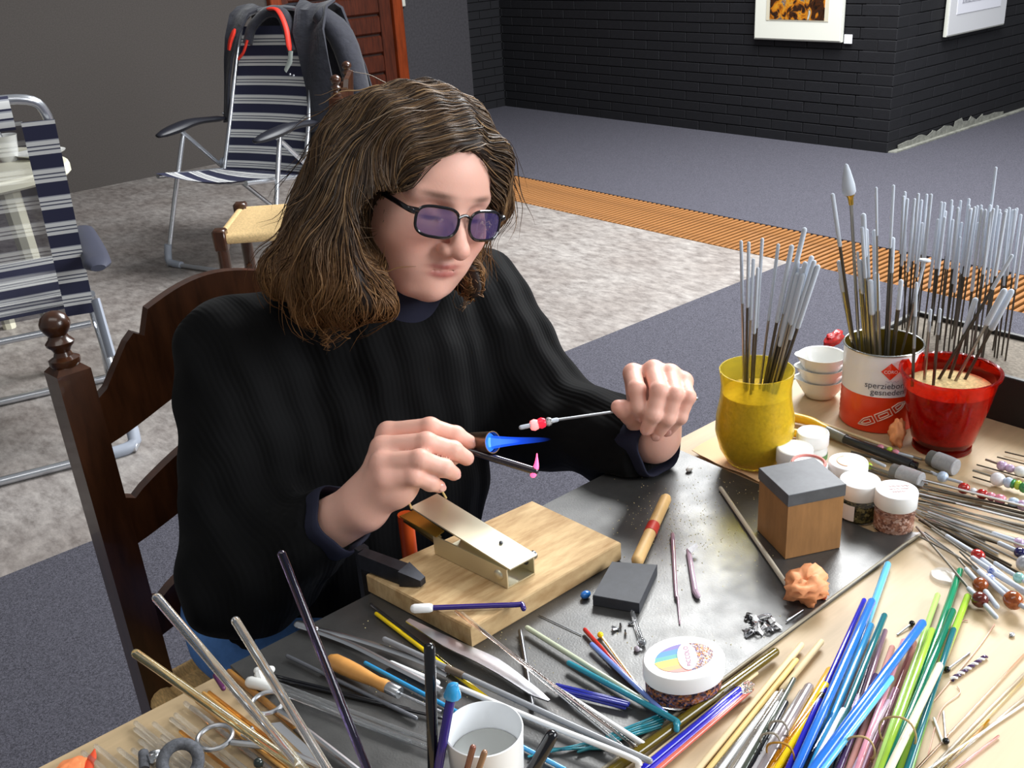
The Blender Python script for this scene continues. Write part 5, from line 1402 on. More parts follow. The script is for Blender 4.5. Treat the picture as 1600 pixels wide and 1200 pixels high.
sq = [on_can(.006 + .0016 * k, CH * .675 + .0009 * math.sin(k * 2.1)) for k in range(11)]
obj('script_line', tube(sq, .0002, 4), mat('violet_ink', (140, 130, 170), rough=.5), can)
# bean pod outlines
def pod(pts, parent):
    lp = [on_can(x, z) for x, z in pts]; obj('bean_print', tube(lp + [lp[0]], .0007, 5), mat('pale_print', (240, 214, 200), rough=.4), parent)
def podloop(x0, z0, x1, z1, w, sharp0, sharp1):
    d = np.array([x1 - x0, z1 - z0]); L_ = np.linalg.norm(d); d /= L_; n = np.array([-d[1], d[0]]); out = []
    N_ = 8
    for sgn in (1, -1):
        for k in range(N_ + 1):
            s = k / N_ if sgn == 1 else 1 - k / N_
            ww = w * min(1, (s / .45 if sharp0 else 1), ((1 - s) / .45 if sharp1 else 1))
            q = np.array([x0, z0]) + d * L_ * s + n * sgn * ww; out.append((q[0], q[1]))
    return out
for sc_, tag_ in ((1, 0), (.45, 1)):
    for (x0, z0, x1, z1, s0, s1) in ((-.022, .010, -.004, .020, True, False), (-.001, .022, .016, .031, False, False), (.019, .033, .034, .043, False, True)):
        mx_, mz_ = (x0 + x1) / 2, (z0 + z1) / 2
        pod(podloop(mx_ + (x0 - mx_) * (1 if sc_ == 1 else .6), mz_ + (z0 - mz_) * (1 if sc_ == 1 else .6), mx_ + (x1 - mx_) * (1 if sc_ == 1 else .6), mz_ + (z1 - mz_) * (1 if sc_ == 1 else .6), .0048 * sc_, s0, s1), can)
ctips = [((1301, 305), -.040, .9, 6, 8, .34), ((1311, 410), -.040, 1, 8, 9, .3), ((1314, 436), -.036, 1, 9, 10, .3), ((1343, 409), -.022, 1, 8, 10, .32), ((1349, 337), -.020, 1, 7, 10, .3), ((1347, 357), -.016, 1, 6, 7, .4), ((1354, 360), -.012, 1, 6, 7, .4), ((1360, 441), -.010, 1, 9, 11, .38), ((1366, 362), -.006, 1, 5, 8, .42), ((1369, 430), .000, 1, 9, 11, .4), ((1395, 374), .012, 1, 9, 9, .3), ((1408, 440), .016, 1, 8, 9, .33), ((1369, 294), -.004, 1, 4, 5, .3), ((1396, 291), .006, 1, 4, 6, .4), ((1340, 395), -.026, 1, 5, 5, .35)]
for i, (tp, s, _, w_, wt, fr) in enumerate(ctips):
    stand_mandrel('white-tipped steel mandrel in the tin can, ' + ORD[sorted(q[0] for q in ctips).index(tp)] + ' tip from the left', cc + rxy * s * .62 + fxy * rng.uniform(-.02, .012) + np.array([0, 0, .045]), tp, fr * .72, w_ * .8, wt * .85, 'mandrels in the tin can')
# cone-headed tool in the can
bs = cc + rxy * -.024 + np.array([0, 0, .05]); cp = vert_tip(bs, 1322, 256); cq_ = vert_tip(bs, 1327, 303); cr_ = vert_tip(bs, 1330, 320)
cn = empty('cone_mandrel', bs, 'mandrel with a large white cone head standing in the tin can', 'mandrel')
axc = norm(cp - cq_); Lc = np.linalg.norm(cp - cq_); rc = wr(21, cq_)
obj('cone', lathe([(rc * .75, -.001), (rc, .002), (rc * .95, Lc * .3), (rc * .55, Lc * .75), (rc * .28, Lc * .96), (rc * .1, Lc)], cq_, axc, 20, True, True), M_tip, cn)
obj('brass_collar', lathe([(rc * .35, 0), (rc * .38, .004), (rc * .45, .009), (rc * .72, .0125)], cr_, axc, 16, True, True), M_brass, cn)
obj('wire', tube([bs, cr_], wr(5, bs), 8), M_wire, cn)
bs = cc + rxy * .018 + np.array([0, 0, .05]); dk = vert_tip(bs, 1445, 407)
dc = empty('disc_mandrel', bs, 'mandrel with a flat white disc head leaning out of the tin can', 'mandrel')
obj('disc', lathe([(.0065, -.001), (.0072, 0), (.0065, .0015)], dk, (0.1, 0, 1), 18, True, True), M_tip, dc)
obj('coated_neck', tube([dk, dk + (bs - dk) * .28], .0018, 8), M_tip, dc); obj('wire', tube([dk + (bs - dk) * .27, bs], .0015, 7), M_wire, dc)
obj('red_clip', lump(P(1302, 540, T + .004), .012, 21, (1.6, .7, .8), .4), mat('red_plastic_clip', (206, 44, 44), rough=.3), label='red plastic piece on the table behind the tin can', cat='clip')

# ------------------------------------------------------------------ red bucket of sand
cr = P(1471, 697, T)
M_rb = mat('red_translucent_plastic', (214, 36, 16), rough=.15, trans=.88, ior=1.12, coat=.3)
rb = empty('red_bucket', cr, 'red translucent plastic bucket filled with sand and mandrels', 'bucket')
obj('bucket_wall', lathe([(.030, 0), (.034, .001), (.0335, .006), (.031, .007), (.036, .014), (.046, .055), (.0545, .097), (.0572, .098), (.0572, .1005), (.0530, .100), (.0448, .055), (.0345, .016), (.0001, .012)], cr, seg=56), M_rb, rb)
obj('sand_fill', lathe([(.034, .0165), (.0440, .055), (.0490, .080), (.030, .086), (.0001, .088)], cr, seg=40), M_sand, rb)
btips = [((1432, 443), -.044, .62), ((1454, 485), -.028, .3), ((1469, 484), -.020, .32), ((1524, 469), .0, .4), ((1581, 400), -.012, .25), ((1569, 455), .006, .34), ((1580, 456), .018, .4)]
for i, (tp, s, fr) in enumerate(btips):
    stand_mandrel(['thin mandrel at the left rim of the red bucket', 'short mandrel upright in the red bucket, left of two', 'short mandrel upright in the red bucket, right of two', 'slanting white-tipped mandrel in the middle of the red bucket', 'longest mandrel slanting out of the red bucket to the right', 'thick white-tipped mandrel slanting right, left of a pair', 'thick white-tipped mandrel slanting right, right of a pair'][i],
                  cr + rxy * s + fxy * rng.uniform(-.012, .012) + np.array([0, 0, .086]), tp, fr, 5, [5, 5, 5, 9, 6, 10, 10][i], 'mandrels in the red bucket')

# ------------------------------------------------------------------ black sand box with upright mandrels
bz = .062
sbx = empty('sand_box', (1.31, .44, T), 'black box of sand full of upright white-tipped mandrels', 'box')
M_blk = mat('black_box', (26, 24, 24), rough=.5)
X0, X1, Y0, Y1 = 1.195, 1.34, .225, .70
obj('box_side', box((X0 + .004, (Y0 + Y1) / 2, T + bz / 2), (.008, Y1 - Y0, bz), bev=.001), M_blk, sbx, smooth=False)
obj('box_side', box((X1 - .004, (Y0 + Y1) / 2, T + bz / 2), (.008, Y1 - Y0, bz), bev=.001), M_blk, sbx, smooth=False)
for y_ in (Y0 + .004, Y1 - .004):
    obj('box_end', box(((X0 + X1) / 2, y_, T + bz / 2), (X1 - X0 - .0165, .008, bz), bev=.001), M_blk, sbx, smooth=False)
obj('sand', box(((X0 + X1) / 2, (Y0 + Y1) / 2, T + bz * .46), (X1 - X0 - .017, Y1 - Y0 - .017, bz * .9)), mat('grey_sand', (122, 113, 102), rough=.95, noise=(200, .25), bump=(200, .6)), sbx, smooth=False)
rt = [(1414, 301), (1418, 312), (1412, 308), (1429, 312), (1435, 304), (1440, 314), (1448, 305), (1455, 305), (1471, 317), (1476, 318), (1476, 341), (1487, 314), (1488, 323), (1501, 315), (1497, 326), (1514, 312), (1514, 322), (1517, 328), (1523, 325), (1527, 323), (1533, 322), (1534, 328), (1540, 329), (1547, 322), (1548, 332), (1556, 263), (1558, 323), (1562, 329), (1563, 334), (1571, 332), (1577, 326), (1586, 329), (1589, 327), (1595, 337), (1604, 330), (1500, 372)]
rt += [(1426 + i * 13 + rng.uniform(-4, 4), 326 + rng.uniform(-6, 24)) for i in range(13)]
for i, (x, y_) in enumerate(rt):
    d = ray(x, y_); x0 = rng.uniform(X0 + .025, X1 - .03)
    tt = x0 / d[0]; tp = np.array([0, 0, CAMZ]) + d * tt
    yb_ = min(max(tp[1] + rng.uniform(-.006, .006), Y0 + .02), Y1 - .02)
    base = np.array([x0 + rng.uniform(-.005, .005), yb_, T + bz * .7])
    t = empty('mandrel', base, 'upright white-tipped mandrel in the black sand box' if y_ > 270 else 'tallest upright mandrel sticking out of the black sand box', 'mandrel', 'mandrels in the sand box')
    fr = rng.uniform(.34, .5); mid = tp + (base - tp) * fr
    obj('wire', tube([base, mid + (tp - mid) * .2], .0012, 6), M_dwire, t)
    obj('coated_tip', tube([mid, tp], .0020, 8, True, True), M_tip, t)
# ------------------------------------------------------------------ implicit-surface toolkit for the figure
def s_cap(p, a, b, ra, rb):
    a = np.asarray(a, float); b = np.asarray(b, float); ab = b - a
    t = np.clip(((p - a) @ ab) / (ab @ ab), 0, 1)
    return np.linalg.norm(p - a - t[:, None] * ab, axis=1) - (ra + (rb - ra) * t)
def s_ell(p, c, r, ax=None):
    q = p - np.asarray(c, float)
    if ax is not None: q = q @ np.asarray(ax).T
    r = np.asarray(r, float); k0 = np.linalg.norm(q / r, axis=1); k1 = np.linalg.norm(q / (r * r), axis=1)
    return k0 * (k0 - 1.0) / np.maximum(k1, 1e-9)
def s_sph(p, c, r): return np.linalg.norm(p - np.asarray(c, float), axis=1) - r
def smin(a, b, k):
    h = np.clip(0.5 + 0.5 * (b - a) / k, 0, 1)
    return b * (1 - h) + a * h - k * h * (1 - h)
def smax(a, b, k): return -smin(-a, -b, k)
def surf_nets(fn, lo, hi, h):
    lo = np.asarray(lo, float); hi = np.asarray(hi, float)
    n = np.ceil((hi - lo) / h).astype(int) + 1
    xs = [lo[i] + h * np.arange(n[i]) for i in range(3)]
    val = np.empty(tuple(n))
    for i in range(0, n[0], 16):
        X, Y, Z = np.meshgrid(xs[0][i:i + 16], xs[1], xs[2], indexing='ij')
        val[i:i + 16] = fn(np.stack([X.ravel(), Y.ravel(), Z.ravel()], 1)).reshape(X.shape)
    ins = val < 0
    cnt = np.zeros(tuple(n - 1), int); pos = np.zeros(tuple(n - 1) + (3,)); ec = np.zeros(tuple(n - 1), int)
    offs = [(i, j, k) for i in (0, 1) for j in (0, 1) for k in (0, 1)]
    sl = lambda o: tuple(slice(o[d], n[d] - 1 + o[d]) for d in range(3))
    for o in offs: cnt += ins[sl(o)]
    act = (cnt > 0) & (cnt < 8)
    for a in offs:
        for d in range(3):
            if a[d]: continue
            b = list(a); b[d] = 1
            va, vb = val[sl(a)], val[sl(tuple(b))]
            cr_ = ((va < 0) != (vb < 0)) & act
            t = np.where(cr_, va / np.where(cr_, va - vb, 1), 0)
            for e in range(3):
                pos[..., e] += np.where(cr_, a[e] + (t if e == d else 0), 0)
            ec += cr_
    idx = -np.ones(tuple(n - 1), int); ii = np.argwhere(act); idx[act] = np.arange(len(ii))
    V = lo + h * (ii + pos[act] / np.maximum(ec[act], 1)[:, None])
    F = []
    for d in range(3):
        u, w = [(1, 2), (2, 0), (0, 1)][d]
        s0 = [slice(None)] * 3; s1 = [slice(None)] * 3; s0[d] = slice(0, -1); s1[d] = slice(1, None)
        A, B = ins[tuple(s0)], ins[tuple(s1)]
        cr_ = np.argwhere(A != B)
        cr_ = cr_[(cr_[:, u] > 0) & (cr_[:, w] > 0) & (cr_[:, u] < n[u] - 1) & (cr_[:, w] < n[w] - 1)]
        if not len(cr_): continue
        def g(du, dw):
            c = cr_.copy(); c[:, u] -= du; c[:, w] -= dw; return idx[c[:, 0], c[:, 1], c[:, 2]]
        q = np.stack([g(1, 1), g(0, 1), g(0, 0), g(1, 0)], 1)
        flip = ~A[cr_[:, 0], cr_[:, 1], cr_[:, 2]]
        q[flip] = q[flip][:, ::-1]
        F.append(q)
    F = np.vstack(F); F = F[(F >= 0).all(1)]
    return V, F
def npmesh(name, V, F, M, parent=None, origin=(0, 0, 0), color=None):
    me = bpy.data.meshes.new(name); V = np.asarray(V, float) - np.asarray(origin, float); F = np.asarray(F)
    k = F.shape[1]
    me.vertices.add(len(V)); me.vertices.foreach_set('co', V.ravel())
    me.loops.add(F.size); me.loops.foreach_set('vertex_index', F.ravel().astype(np.int32))
    me.polygons.add(len(F)); me.polygons.foreach_set('loop_start', np.arange(0, F.size, k, dtype=np.int32)); me.polygons.foreach_set('loop_total', np.full(len(F), k, dtype=np.int32))
    me.polygons.foreach_set('use_smooth', np.ones(len(F), bool))
    me.update(calc_edges=True); me.validate()
    if color is not None:
        at = me.color_attributes.new('tint', 'FLOAT_COLOR', 'POINT')
        at.data.foreach_set('color', np.hstack([color, np.ones((len(V), 1))]).ravel().astype(np.float32))
    me.materials.append(M)
    o = bpy.data.objects.new(name, me); COL.objects.link(o)
    if parent is not None: o.parent = parent
    else: o.location = origin
    return o
def relax(V, F, it=2, lam=.5):
    n = len(V)
    e = np.vstack([F[:, [0, 1]], F[:, [1, 2]], F[:, [2, 3]], F[:, [3, 0]]])
    for _ in range(it):
        s = np.zeros((n, 3)); c = np.zeros(n)
        for a, b in ((0, 1), (1, 0)):
            np.add.at(s, e[:, a], V[e[:, b]]); np.add.at(c, e[:, a], 1)
        V = V * (1 - lam) + lam * s / np.maximum(c, 1)[:, None]
    return V
def attr_mat(name, rough, sss=0, spec=.4, sheen=0, bump=None, aniso=0):
    M = bpy.data.materials.new(name); M.use_nodes = True; N = M.node_tree.nodes; L = M.node_tree.links; b = N['Principled BSDF']
    a = N.new('ShaderNodeAttribute'); a.attribute_name = 'tint'; L.new(a.outputs['Color'], b.inputs['Base Color'])
    b.inputs['Roughness'].default_value = rough; b.inputs['Specular IOR Level'].default_value = spec
    if sss:
        b.inputs['Subsurface Weight'].default_value = sss; b.inputs['Subsurface Radius'].default_value = (.010, .0035, .002); b.inputs['Subsurface Scale'].default_value = .6
    if bump:
        tc = N.new('ShaderNodeTexCoord'); n2 = N.new('ShaderNodeTexNoise'); n2.inputs['Scale'].default_value = bump[0]; n2.inputs['Detail'].default_value = 4
        L.new(tc.outputs['Object'], n2.inputs['Vector']); bp = N.new('ShaderNodeBump'); bp.inputs['Strength'].default_value = bump[1]; bp.inputs['Distance'].default_value = .001
        L.new(n2.outputs['Fac'], bp.inputs['Height']); L.new(bp.outputs['Normal'], b.inputs['Normal'])
    return M

# ------------------------------------------------------------------ head
YAW, PITCH, ROLL = math.radians(-95.5), math.radians(8), math.radians(-16)
hf = np.array([math.cos(YAW), math.sin(YAW), 0])
HF = hf * math.cos(PITCH) + np.array([0, 0, -math.sin(PITCH)])
HL = norm(np.cross((0, 0, 1), hf)); HU = np.cross(HF, HL)
HL, HU = HL * math.cos(ROLL) + HU * math.sin(ROLL), HU * math.cos(ROLL) - HL * math.sin(ROLL)
HS = .905
HM = np.array([HF, HL, HU])                   # rows: head axes in the room
HO = D(653.5, 299, 1.16)
nb = np.array([.632, 1.012, .945])            # base of the neck
def HW(x, y_, z): return HO + HS * (HF * x + HL * y_ + HU * z)
nbl = (nb - HO) @ HM.T / HS
def head_sdf(p):
    d = s_ell(p, (-.006, 0, .030), (.092, .074, .082))
    d = smin(d, s_ell(p, (.020, 0, -.024), (.070, .071, .088)), .03)
    d = smin(d, s_ell(p, (.040, 0, .030), (.052, .060, .055)), .02)          # forehead
    for s in (-1, 1):
        d = smin(d, s_cap(p, (-.008, .058 * s, -.050), (.055, .022 * s, -.096), .022, .021), .022)   # jaw
        d = smin(d, s_ell(p, (.050, .041 * s, -.036), (.035, .030, .031)), .018)                     # cheeks
        d = smin(d, s_ell(p, (.058, .028 * s, -.066), (.026, .024, .028)), .016)
    d = smin(d, s_sph(p, (.068, 0, -.098), .021), .016)                       # chin
    d = smin(d, s_ell(p, (.064, 0, -.070), (.024, .038, .024)), .014)         # muzzle
    for s in (-1, 1):
        d = smin(d, s_cap(p, (.082, .010 * s, .016), (.068, .048 * s, .017), .009, .008), .012)      # brow
        d = smax(d, -s_ell(p, (.098, .032 * s, -.001), (.020, .019, .013)), .012)                    # socket
        d = smin(d, s_sph(p, (.070, .032 * s, -.003), .0135), .004)                                  # lid over eyeball
    d = smin(d, s_cap(p, (.083, 0, .004), (.109, 0, -.036), .0085, .0105), .010)   # nose
    d = smin(d, s_sph(p, (.1120, 0, -.0395), .0112), .006)
    for s in (-1, 1):
        d = smin(d, s_ell(p, (.099, .0135 * s, -.043), (.012, .0080, .0082)), .004)
        d = smax(d, -s_ell(p, (.1045, .0065 * s, -.0508), (.005, .0032, .003)), .002)
    for s in (-1, 1):                                                         # lips
        d = smin(d, s_cap(p, (.0885, .004 * s, -.0662), (.076, .027 * s, -.0712), .0036, .0020), .005)
        d = smin(d, s_cap(p, (.0865, .004 * s, -.0768), (.075, .026 * s, -.0730), .0046, .0022), .005)
        d = smax(d, -s_cap(p, (.0930, 0, -.0712), (.082, .023 * s, -.0724), .0012, .0008), .0025)
    for s in (-1, 1):                                                         # ears
        d = smin(d, s_ell(p, (-.012, .076 * s, -.012), (.017, .007, .030)), .006)
    d = smin(d, s_cap(p, (-.028, 0, -.055), nbl, .054, .058), .03)   # neck
    return d
hv, hfc = surf_nets(head_sdf, (-.15, -.115, -.21), (.14, .105, .13), .0026)
hv = relax(hv, hfc, 1, .35)
# colouring
sk = np.array(lin((230, 178, 160))[:3]); lip = np.array(lin((168, 92, 86))[:3]); red = np.array(lin((224, 146, 130))[:3]); brow = np.array(lin((84, 56, 42))[:3]); dark = np.array(lin((60, 36, 30))[:3])
def blob(p, c, r): return np.exp(-(((p - np.array(c)) / np.array(r)) ** 2).sum(1))
def mixc(c, t, w): return c * (1 - w[:, None]) + t * w[:, None]
cl_ = np.tile(sk, (len(hv), 1))
for s in (-1, 1):
    cl_ = mixc(cl_, red, .55 * blob(hv, (.07, .042 * s, -.036), (.03, .022, .02)))
    lw = np.minimum(1, 1.6 * (blob(hv, (.089, .008 * s, -.0665), (.02, .015, .0032)) + blob(hv, (.087, .007 * s, -.0765), (.02, .014, .0040))))
    cl_ = mixc(cl_, lip, .8 * lw)
    bw = np.minimum(1, 1.3 * blob(hv, (.083, .031 * s, .0195), (.03, .019, .0036)))
    cl_ = mixc(cl_, brow, .75 * bw)
    cl_ = mixc(cl_, dark, .85 * np.minimum(1, 1.5 * blob(hv, (.083, .032 * s, -.0095), (.012, .014, .0022))))
    cl_ = mixc(cl_, np.array(lin((176, 112, 100))[:3]), .4 * blob(hv, (.08, .032 * s, .003), (.02, .018, .006)))
cl_ = mixc(cl_, red, .5 * blob(hv, (.112, 0, -.040), (.014, .014, .012)))
for (mx_, my_, mz_) in ((.062, -.052, -.030), (.068, -.046, -.026), (.058, -.054, -.006)):
    cl_ = mixc(cl_, np.array(lin((120, 76, 62))[:3]), .8 * blob(hv, (mx_, my_, mz_), (.012, .0018, .0018)))
head_V = HO + HS * hv @ HM; head_F = hfc; head_C = cl_

# ------------------------------------------------------------------ hands
def hand_sdf_fn(wrist, fore, mcp, fingers, thumb, rad, palm_extra):
    """wrist, fore: arm joints; mcp: 4 knuckles; fingers: 4 lists of joints; thumb: joint list"""
    def fn(p):
        d = s_cap(p, fore, wrist, .031, .026)
        pal = None
        for i in range(4):
            base = wrist + (mcp[i] - wrist) * .18 + (mcp[i] - (mcp[1] + mcp[2]) / 2) * .25
            c = s_cap(p, base, mcp[i], .0150, .0112)
            pal = c if pal is None else smin(pal, c, .010)
        for c, r in palm_extra: pal = smin(pal, s_sph(p, c, r), .014)
        d = smin(d, pal, .022)
        fd = None
        for i in range(4):
            ch = [mcp[i]] + fingers[i]; f = None
            rs = [rad[i] * 1.12, rad[i] * 1.04, rad[i] * .94, rad[i] * .78]
            for k in range(len(ch) - 1):
                c = s_cap(p, ch[k], ch[k + 1], rs[k], rs[k + 1]); f = c if f is None else smin(f, c, .0025)
                if k: f = smin(f, s_sph(p, ch[k], rs[k] * 1.06), .003)
            fd = f if fd is None else smin(fd, f, .0025)
        d = smin(d, fd, .0055)
        th = None
        rs = [.0145, .0115, .0105, .0085]
        for k in range(len(thumb) - 1):
            c = s_cap(p, thumb[k], thumb[k + 1], rs[k], rs[k + 1]); th = c if th is None else smin(th, c, .004)
        d = smin(d, th, .006)
        return d
    return fn
elR = np.array([.385, .965, .705]); elL = np.array([.800, .915, .765])
# her left hand (picture right): fist over the mandrel, back of the hand up
Lw = D(1022, 690, 1.205); Lf = Lw + norm(elL - Lw) * .105
Lm = [D(989, 583, 1.190), D(1021, 578, 1.186), D(1047, 584, 1.182), D(1068, 596, 1.180)]
LF = [[D(995, 608, 1.152), D(999, 636, 1.150), D(1001, 650, 1.158)],
      [D(1030, 611, 1.142), D(1021, 648, 1.142), D(1010, 671, 1.152)],
      [D(1054, 616, 1.143), D(1043, 654, 1.146), D(1026, 680, 1.158)],
      [D(1075, 620, 1.150), D(1063, 652, 1.152), D(1044, 674, 1.162)]]
Lth = [D(1003, 665, 1.195), D(985, 648, 1.175), D(975, 640, 1.163), D(966, 636, 1.160)]
Lfn = hand_sdf_fn(Lw, Lf, Lm, LF, Lth, [.0092, .0096, .0090, .0080], [(D(1030, 640, 1.185), .020), (D(1008, 655, 1.190), .016)])
lo = np.min(np.vstack([Lw, Lf, *Lm, *sum(LF, []), *Lth]), 0) - .04; hi = np.max(np.vstack([Lw, Lf, *Lm, *sum(LF, []), *Lth]), 0) + .04
Lv, Lfc = surf_nets(Lfn, lo, hi, .0018); Lv = relax(Lv, Lfc, 1, .35)
# her right hand (picture left): fingers forward round the torch
Rw = D(566, 792, 1.065); Rf = Rw + norm(elR - Rw) * .098
Rm = [D(606, 676, 1.075), D(597, 699, 1.048), D(596, 724, 1.032), D(601, 748, 1.026)]
RF = [[D(672, 668, 1.062), D(712, 680, 1.068), D(735, 692, 1.072)],
      [D(666, 692, 1.036), D(708, 704, 1.046), D(729, 716, 1.056)],
      [D(656, 718, 1.020), D(694, 731, 1.032), D(709, 740, 1.042)],
      [D(646, 744, 1.020), D(672, 754, 1.032), D(686, 760, 1.040)]]
Rth = [D(612, 762, 1.080), D(650, 745, 1.088), D(690, 722, 1.085), D(722, 706, 1.078)]
Rfn = hand_sdf_fn(Rw, Rf, Rm, RF, Rth, [.0098, .0102, .0096, .0088], [(D(620, 730, 1.055), .024), (D(614, 765, 1.045), .021), (D(630, 755, 1.040), .015)])
pts = np.vstack([Rw, Rf, *Rm, *sum(RF, []), *Rth]); Rv, Rfc = surf_nets(Rfn, pts.min(0) - .042, pts.max(0) + .042, .0020); Rv = relax(Rv, Rfc, 1, .35)
def hand_col(V, mcp, fingers, thumb, nailcol=True):
    c = np.tile(np.array(lin((230, 178, 160))[:3]), (len(V), 1)); rr = np.array(lin((220, 142, 124))[:3])
    for i in range(4):
        c = mixc(c, rr, .30 * blob(V, mcp[i], (.012,) * 3)); c = mixc(c, rr, .35 * blob(V, fingers[i][0], (.011,) * 3)); c = mixc(c, rr, .45 * blob(V, fingers[i][-1], (.010,) * 3))
    c = mixc(c, rr, .45 * blob(V, thumb[-1], (.012,) * 3))
    return c
LC = hand_col(Lv, Lm, LF, Lth); RC = hand_col(Rv, Rm, RF, Rth)

# ------------------------------------------------------------------ body under the clothes
shR = np.array([.470, 1.075, .915]); elR = np.array([.385, .965, .705]); wrR = Rw
shL = np.array([.785, 1.020, .905]); elL = np.array([.800, .915, .765]); wrL = Lw
hip = np.array([.545, 1.075, .545]); chest = np.array([.625, 1.035, .82]); 
kneeR = np.array([.42, .66, .50]); kneeL = np.array([.64, .64, .50]); hipR = np.array([.455, 1.03, .535]); hipL = np.array([.635, 1.03, .535])
ankR = np.array([.42, .74, .09]); ankL = np.array([.66, .72, .09])
ax_t = np.array([norm(shL - shR), np.cross(norm(chest - hip), norm(shL - shR)), norm(chest - hip)]); ax_t[1] = norm(ax_t[1]); ax_t[2] = np.cross(ax_t[0], ax_t[1])
def body_sdf(p):
    d = s_ell(p, chest, (.135, .085, .17), ax_t); d = smin(d, s_ell(p, (hip + chest) / 2, (.125, .085, .16), ax_t), .05); d = smin(d, s_ell(p, hip, (.150, .105, .09), ax_t), .05)
    d = smin(d, s_cap(p, shR, shL, .045, .045), .05); d = smin(d, s_cap(p, nb, chest, .05, .07), .04)
    for a, b, c in ((shR, elR, wrR), (shL, elL, wrL)):
        d = smin(d, s_cap(p, a, b, .043, .034), .03); d = smin(d, s_cap(p, b, c, .034, .025), .02)
    for h_, k_, a_ in ((hipR, kneeR, ankR), (hipL, kneeL, ankL)):
        d = smin(d, s_cap(p, h_, k_, .072, .050), .04); d = smin(d, s_cap(p, k_, a_, .046, .032), .03); d = smin(d, s_cap(p, a_ + (0, .02, -.05), a_ + (0, -.13, -.06), .030, .024), .03)
    return d
bv, bfc = surf_nets(body_sdf, (.28, .52, -.02), (.92, 1.24, 1.04), .011)
bc = np.tile(sk, (len(bv), 1))
allnoise = None
M_skin = attr_mat('skin', .48, .22, .4, bump=(380, .12))
allV = np.vstack([bv, head_V, Lv, Rv]); allF = np.vstack([bfc, head_F + len(bv), Lfc + len(bv) + len(head_V), Rfc + len(bv) + len(head_V) + len(Lv)]); allC = np.vstack([bc, head_C, LC, RC])
PO = np.array([.55, .95, 0.0])
person = npmesh('person', allV, allF, M_skin, None, PO, allC)
tag(person, 'seated person in a black cable-knit sweater and tinted glasses working glass with a torch', 'person')

# finger nails
M_nail = mat('finger_nail', (222, 168, 156), rough=.2, coat=.4)
for ch in LF + RF + [Lth]:
    a, b = ch[-2], ch[-1]; d_ = norm(b - a); out = norm(np.array([0, 0, CAMZ]) - b); out = norm(out - d_ * (out @ d_))
    sd_ = np.cross(d_, out)
    if ch is Lth: continue
    c = b + out * .0058 - d_ * .0005
    obj('finger_nail', ball(c, 1.0, 12, 8, (.0045, .0062, .0014), None) if False else (np.array([c + sd_ * q[0] * .0044 + d_ * q[1] * .0060 + out * q[2] * .0016 for q in ball((0, 0, 0), 1.0, 12, 8)[0]]), ball((0, 0, 0), 1.0, 12, 8)[1]), M_nail, person)

# ------------------------------------------------------------------ clothes
def fold(p, amp, f=1.0, ph=0.0):
    return amp * (np.sin(p[:, 0] * 31 * f + p[:, 2] * 14 * f + ph) * np.sin(p[:, 2] * 23 * f - p[:, 1] * 17 * f + 1.3) + .6 * np.sin(p[:, 1] * 41 * f + p[:, 2] * 33 * f + ph * 2))
def sweater_sdf(p):
    d = s_ell(p, chest + (0, .01, .0), (.180, .130, .170), ax_t); d = smin(d, s_ell(p, (hip + chest) / 2 + (-.01, -.01, 0), (.185, .145, .18), ax_t), .06); d = smin(d, s_ell(p, hip + (-.01, -.01, .01), (.205, .165, .085), ax_t), .05)
    d = smin(d, s_cap(p, shR + (.01, 0, -.01), shL + (-.01, 0, -.01), .066, .064), .05)
    d = smin(d, s_cap(p, nb + (0, 0, -.02), chest + (0, 0, .05), .075, .11), .05)
    d = smin(d, s_cap(p, shR, elR, .069, .073), .035); d = smin(d, s_cap(p, elR, elR + (wrR - elR) * .79, .073, .041), .03)
    d = smin(d, s_cap(p, shL, elL, .066, .068), .035); d = smin(d, s_cap(p, elL + (0, 0, .0), elL + (wrL - elL) * .90 + (0, 0, -.010), .064, .044), .03)
    d = smin(d, s_sph(p, elL + (wrL - elL) * .66 + (.0, .0, -.012), .054), .02)
    d = d + fold(p, .0034) + fold(p, .0022, 2.1, .7)
    # ribbing: cuffs
    for e, w_, t0 in ((elR, wrR, .45), (elL, wrL, .5)):
        ax = norm(w_ - e); L_ = np.linalg.norm(w_ - e); s = (p - e) @ ax / L_
        x, y_, _ = frame(ax); an = np.arctan2((p - e) @ y_, (p - e) @ x)
        near = np.exp(-(np.linalg.norm(p - (e + np.clip(s, 0, 1)[:, None] * (w_ - e)), axis=1) / .09) ** 4)
        d = d + .0016 * np.sin(an * 26) * near * (s > t0) * (s < 1.1)
    for e, w_, bk in ((elR, wrR, .046), (elL, wrL, .004)):      # open sleeve ends
        ax = norm(w_ - e); cut = w_ - ax * bk
        nr_ = np.linalg.norm(p - cut, axis=1) < .078
        d = np.where(nr_, smax(d, (p - cut) @ ax, .006), d)
    # neck opening and hem
    d = smax(d, -s_cap(p, nb + HU * .03, nb + HU * .2, .064, .075), .01)
    d = smax(d, .605 - .45 * np.clip(1.03 - p[:, 1], 0, .2) - p[:, 2] + .010 * np.sin(p[:, 0] * 30), .012)
    # keep clear of the table top
    d = smax(d, np.minimum(p[:, 2] - (T - .03), .770 - p[:, 1]) * -1e3 if False else np.where((p[:, 1] < .768) & (p[:, 2] < T + .004), .02, -1.0), .002)
    return d
sv, sf_ = surf_nets(sweater_sdf, (.24, .66, .48), (.93, 1.28, 1.05), .0058); sv = relax(sv, sf_, 1, .4)
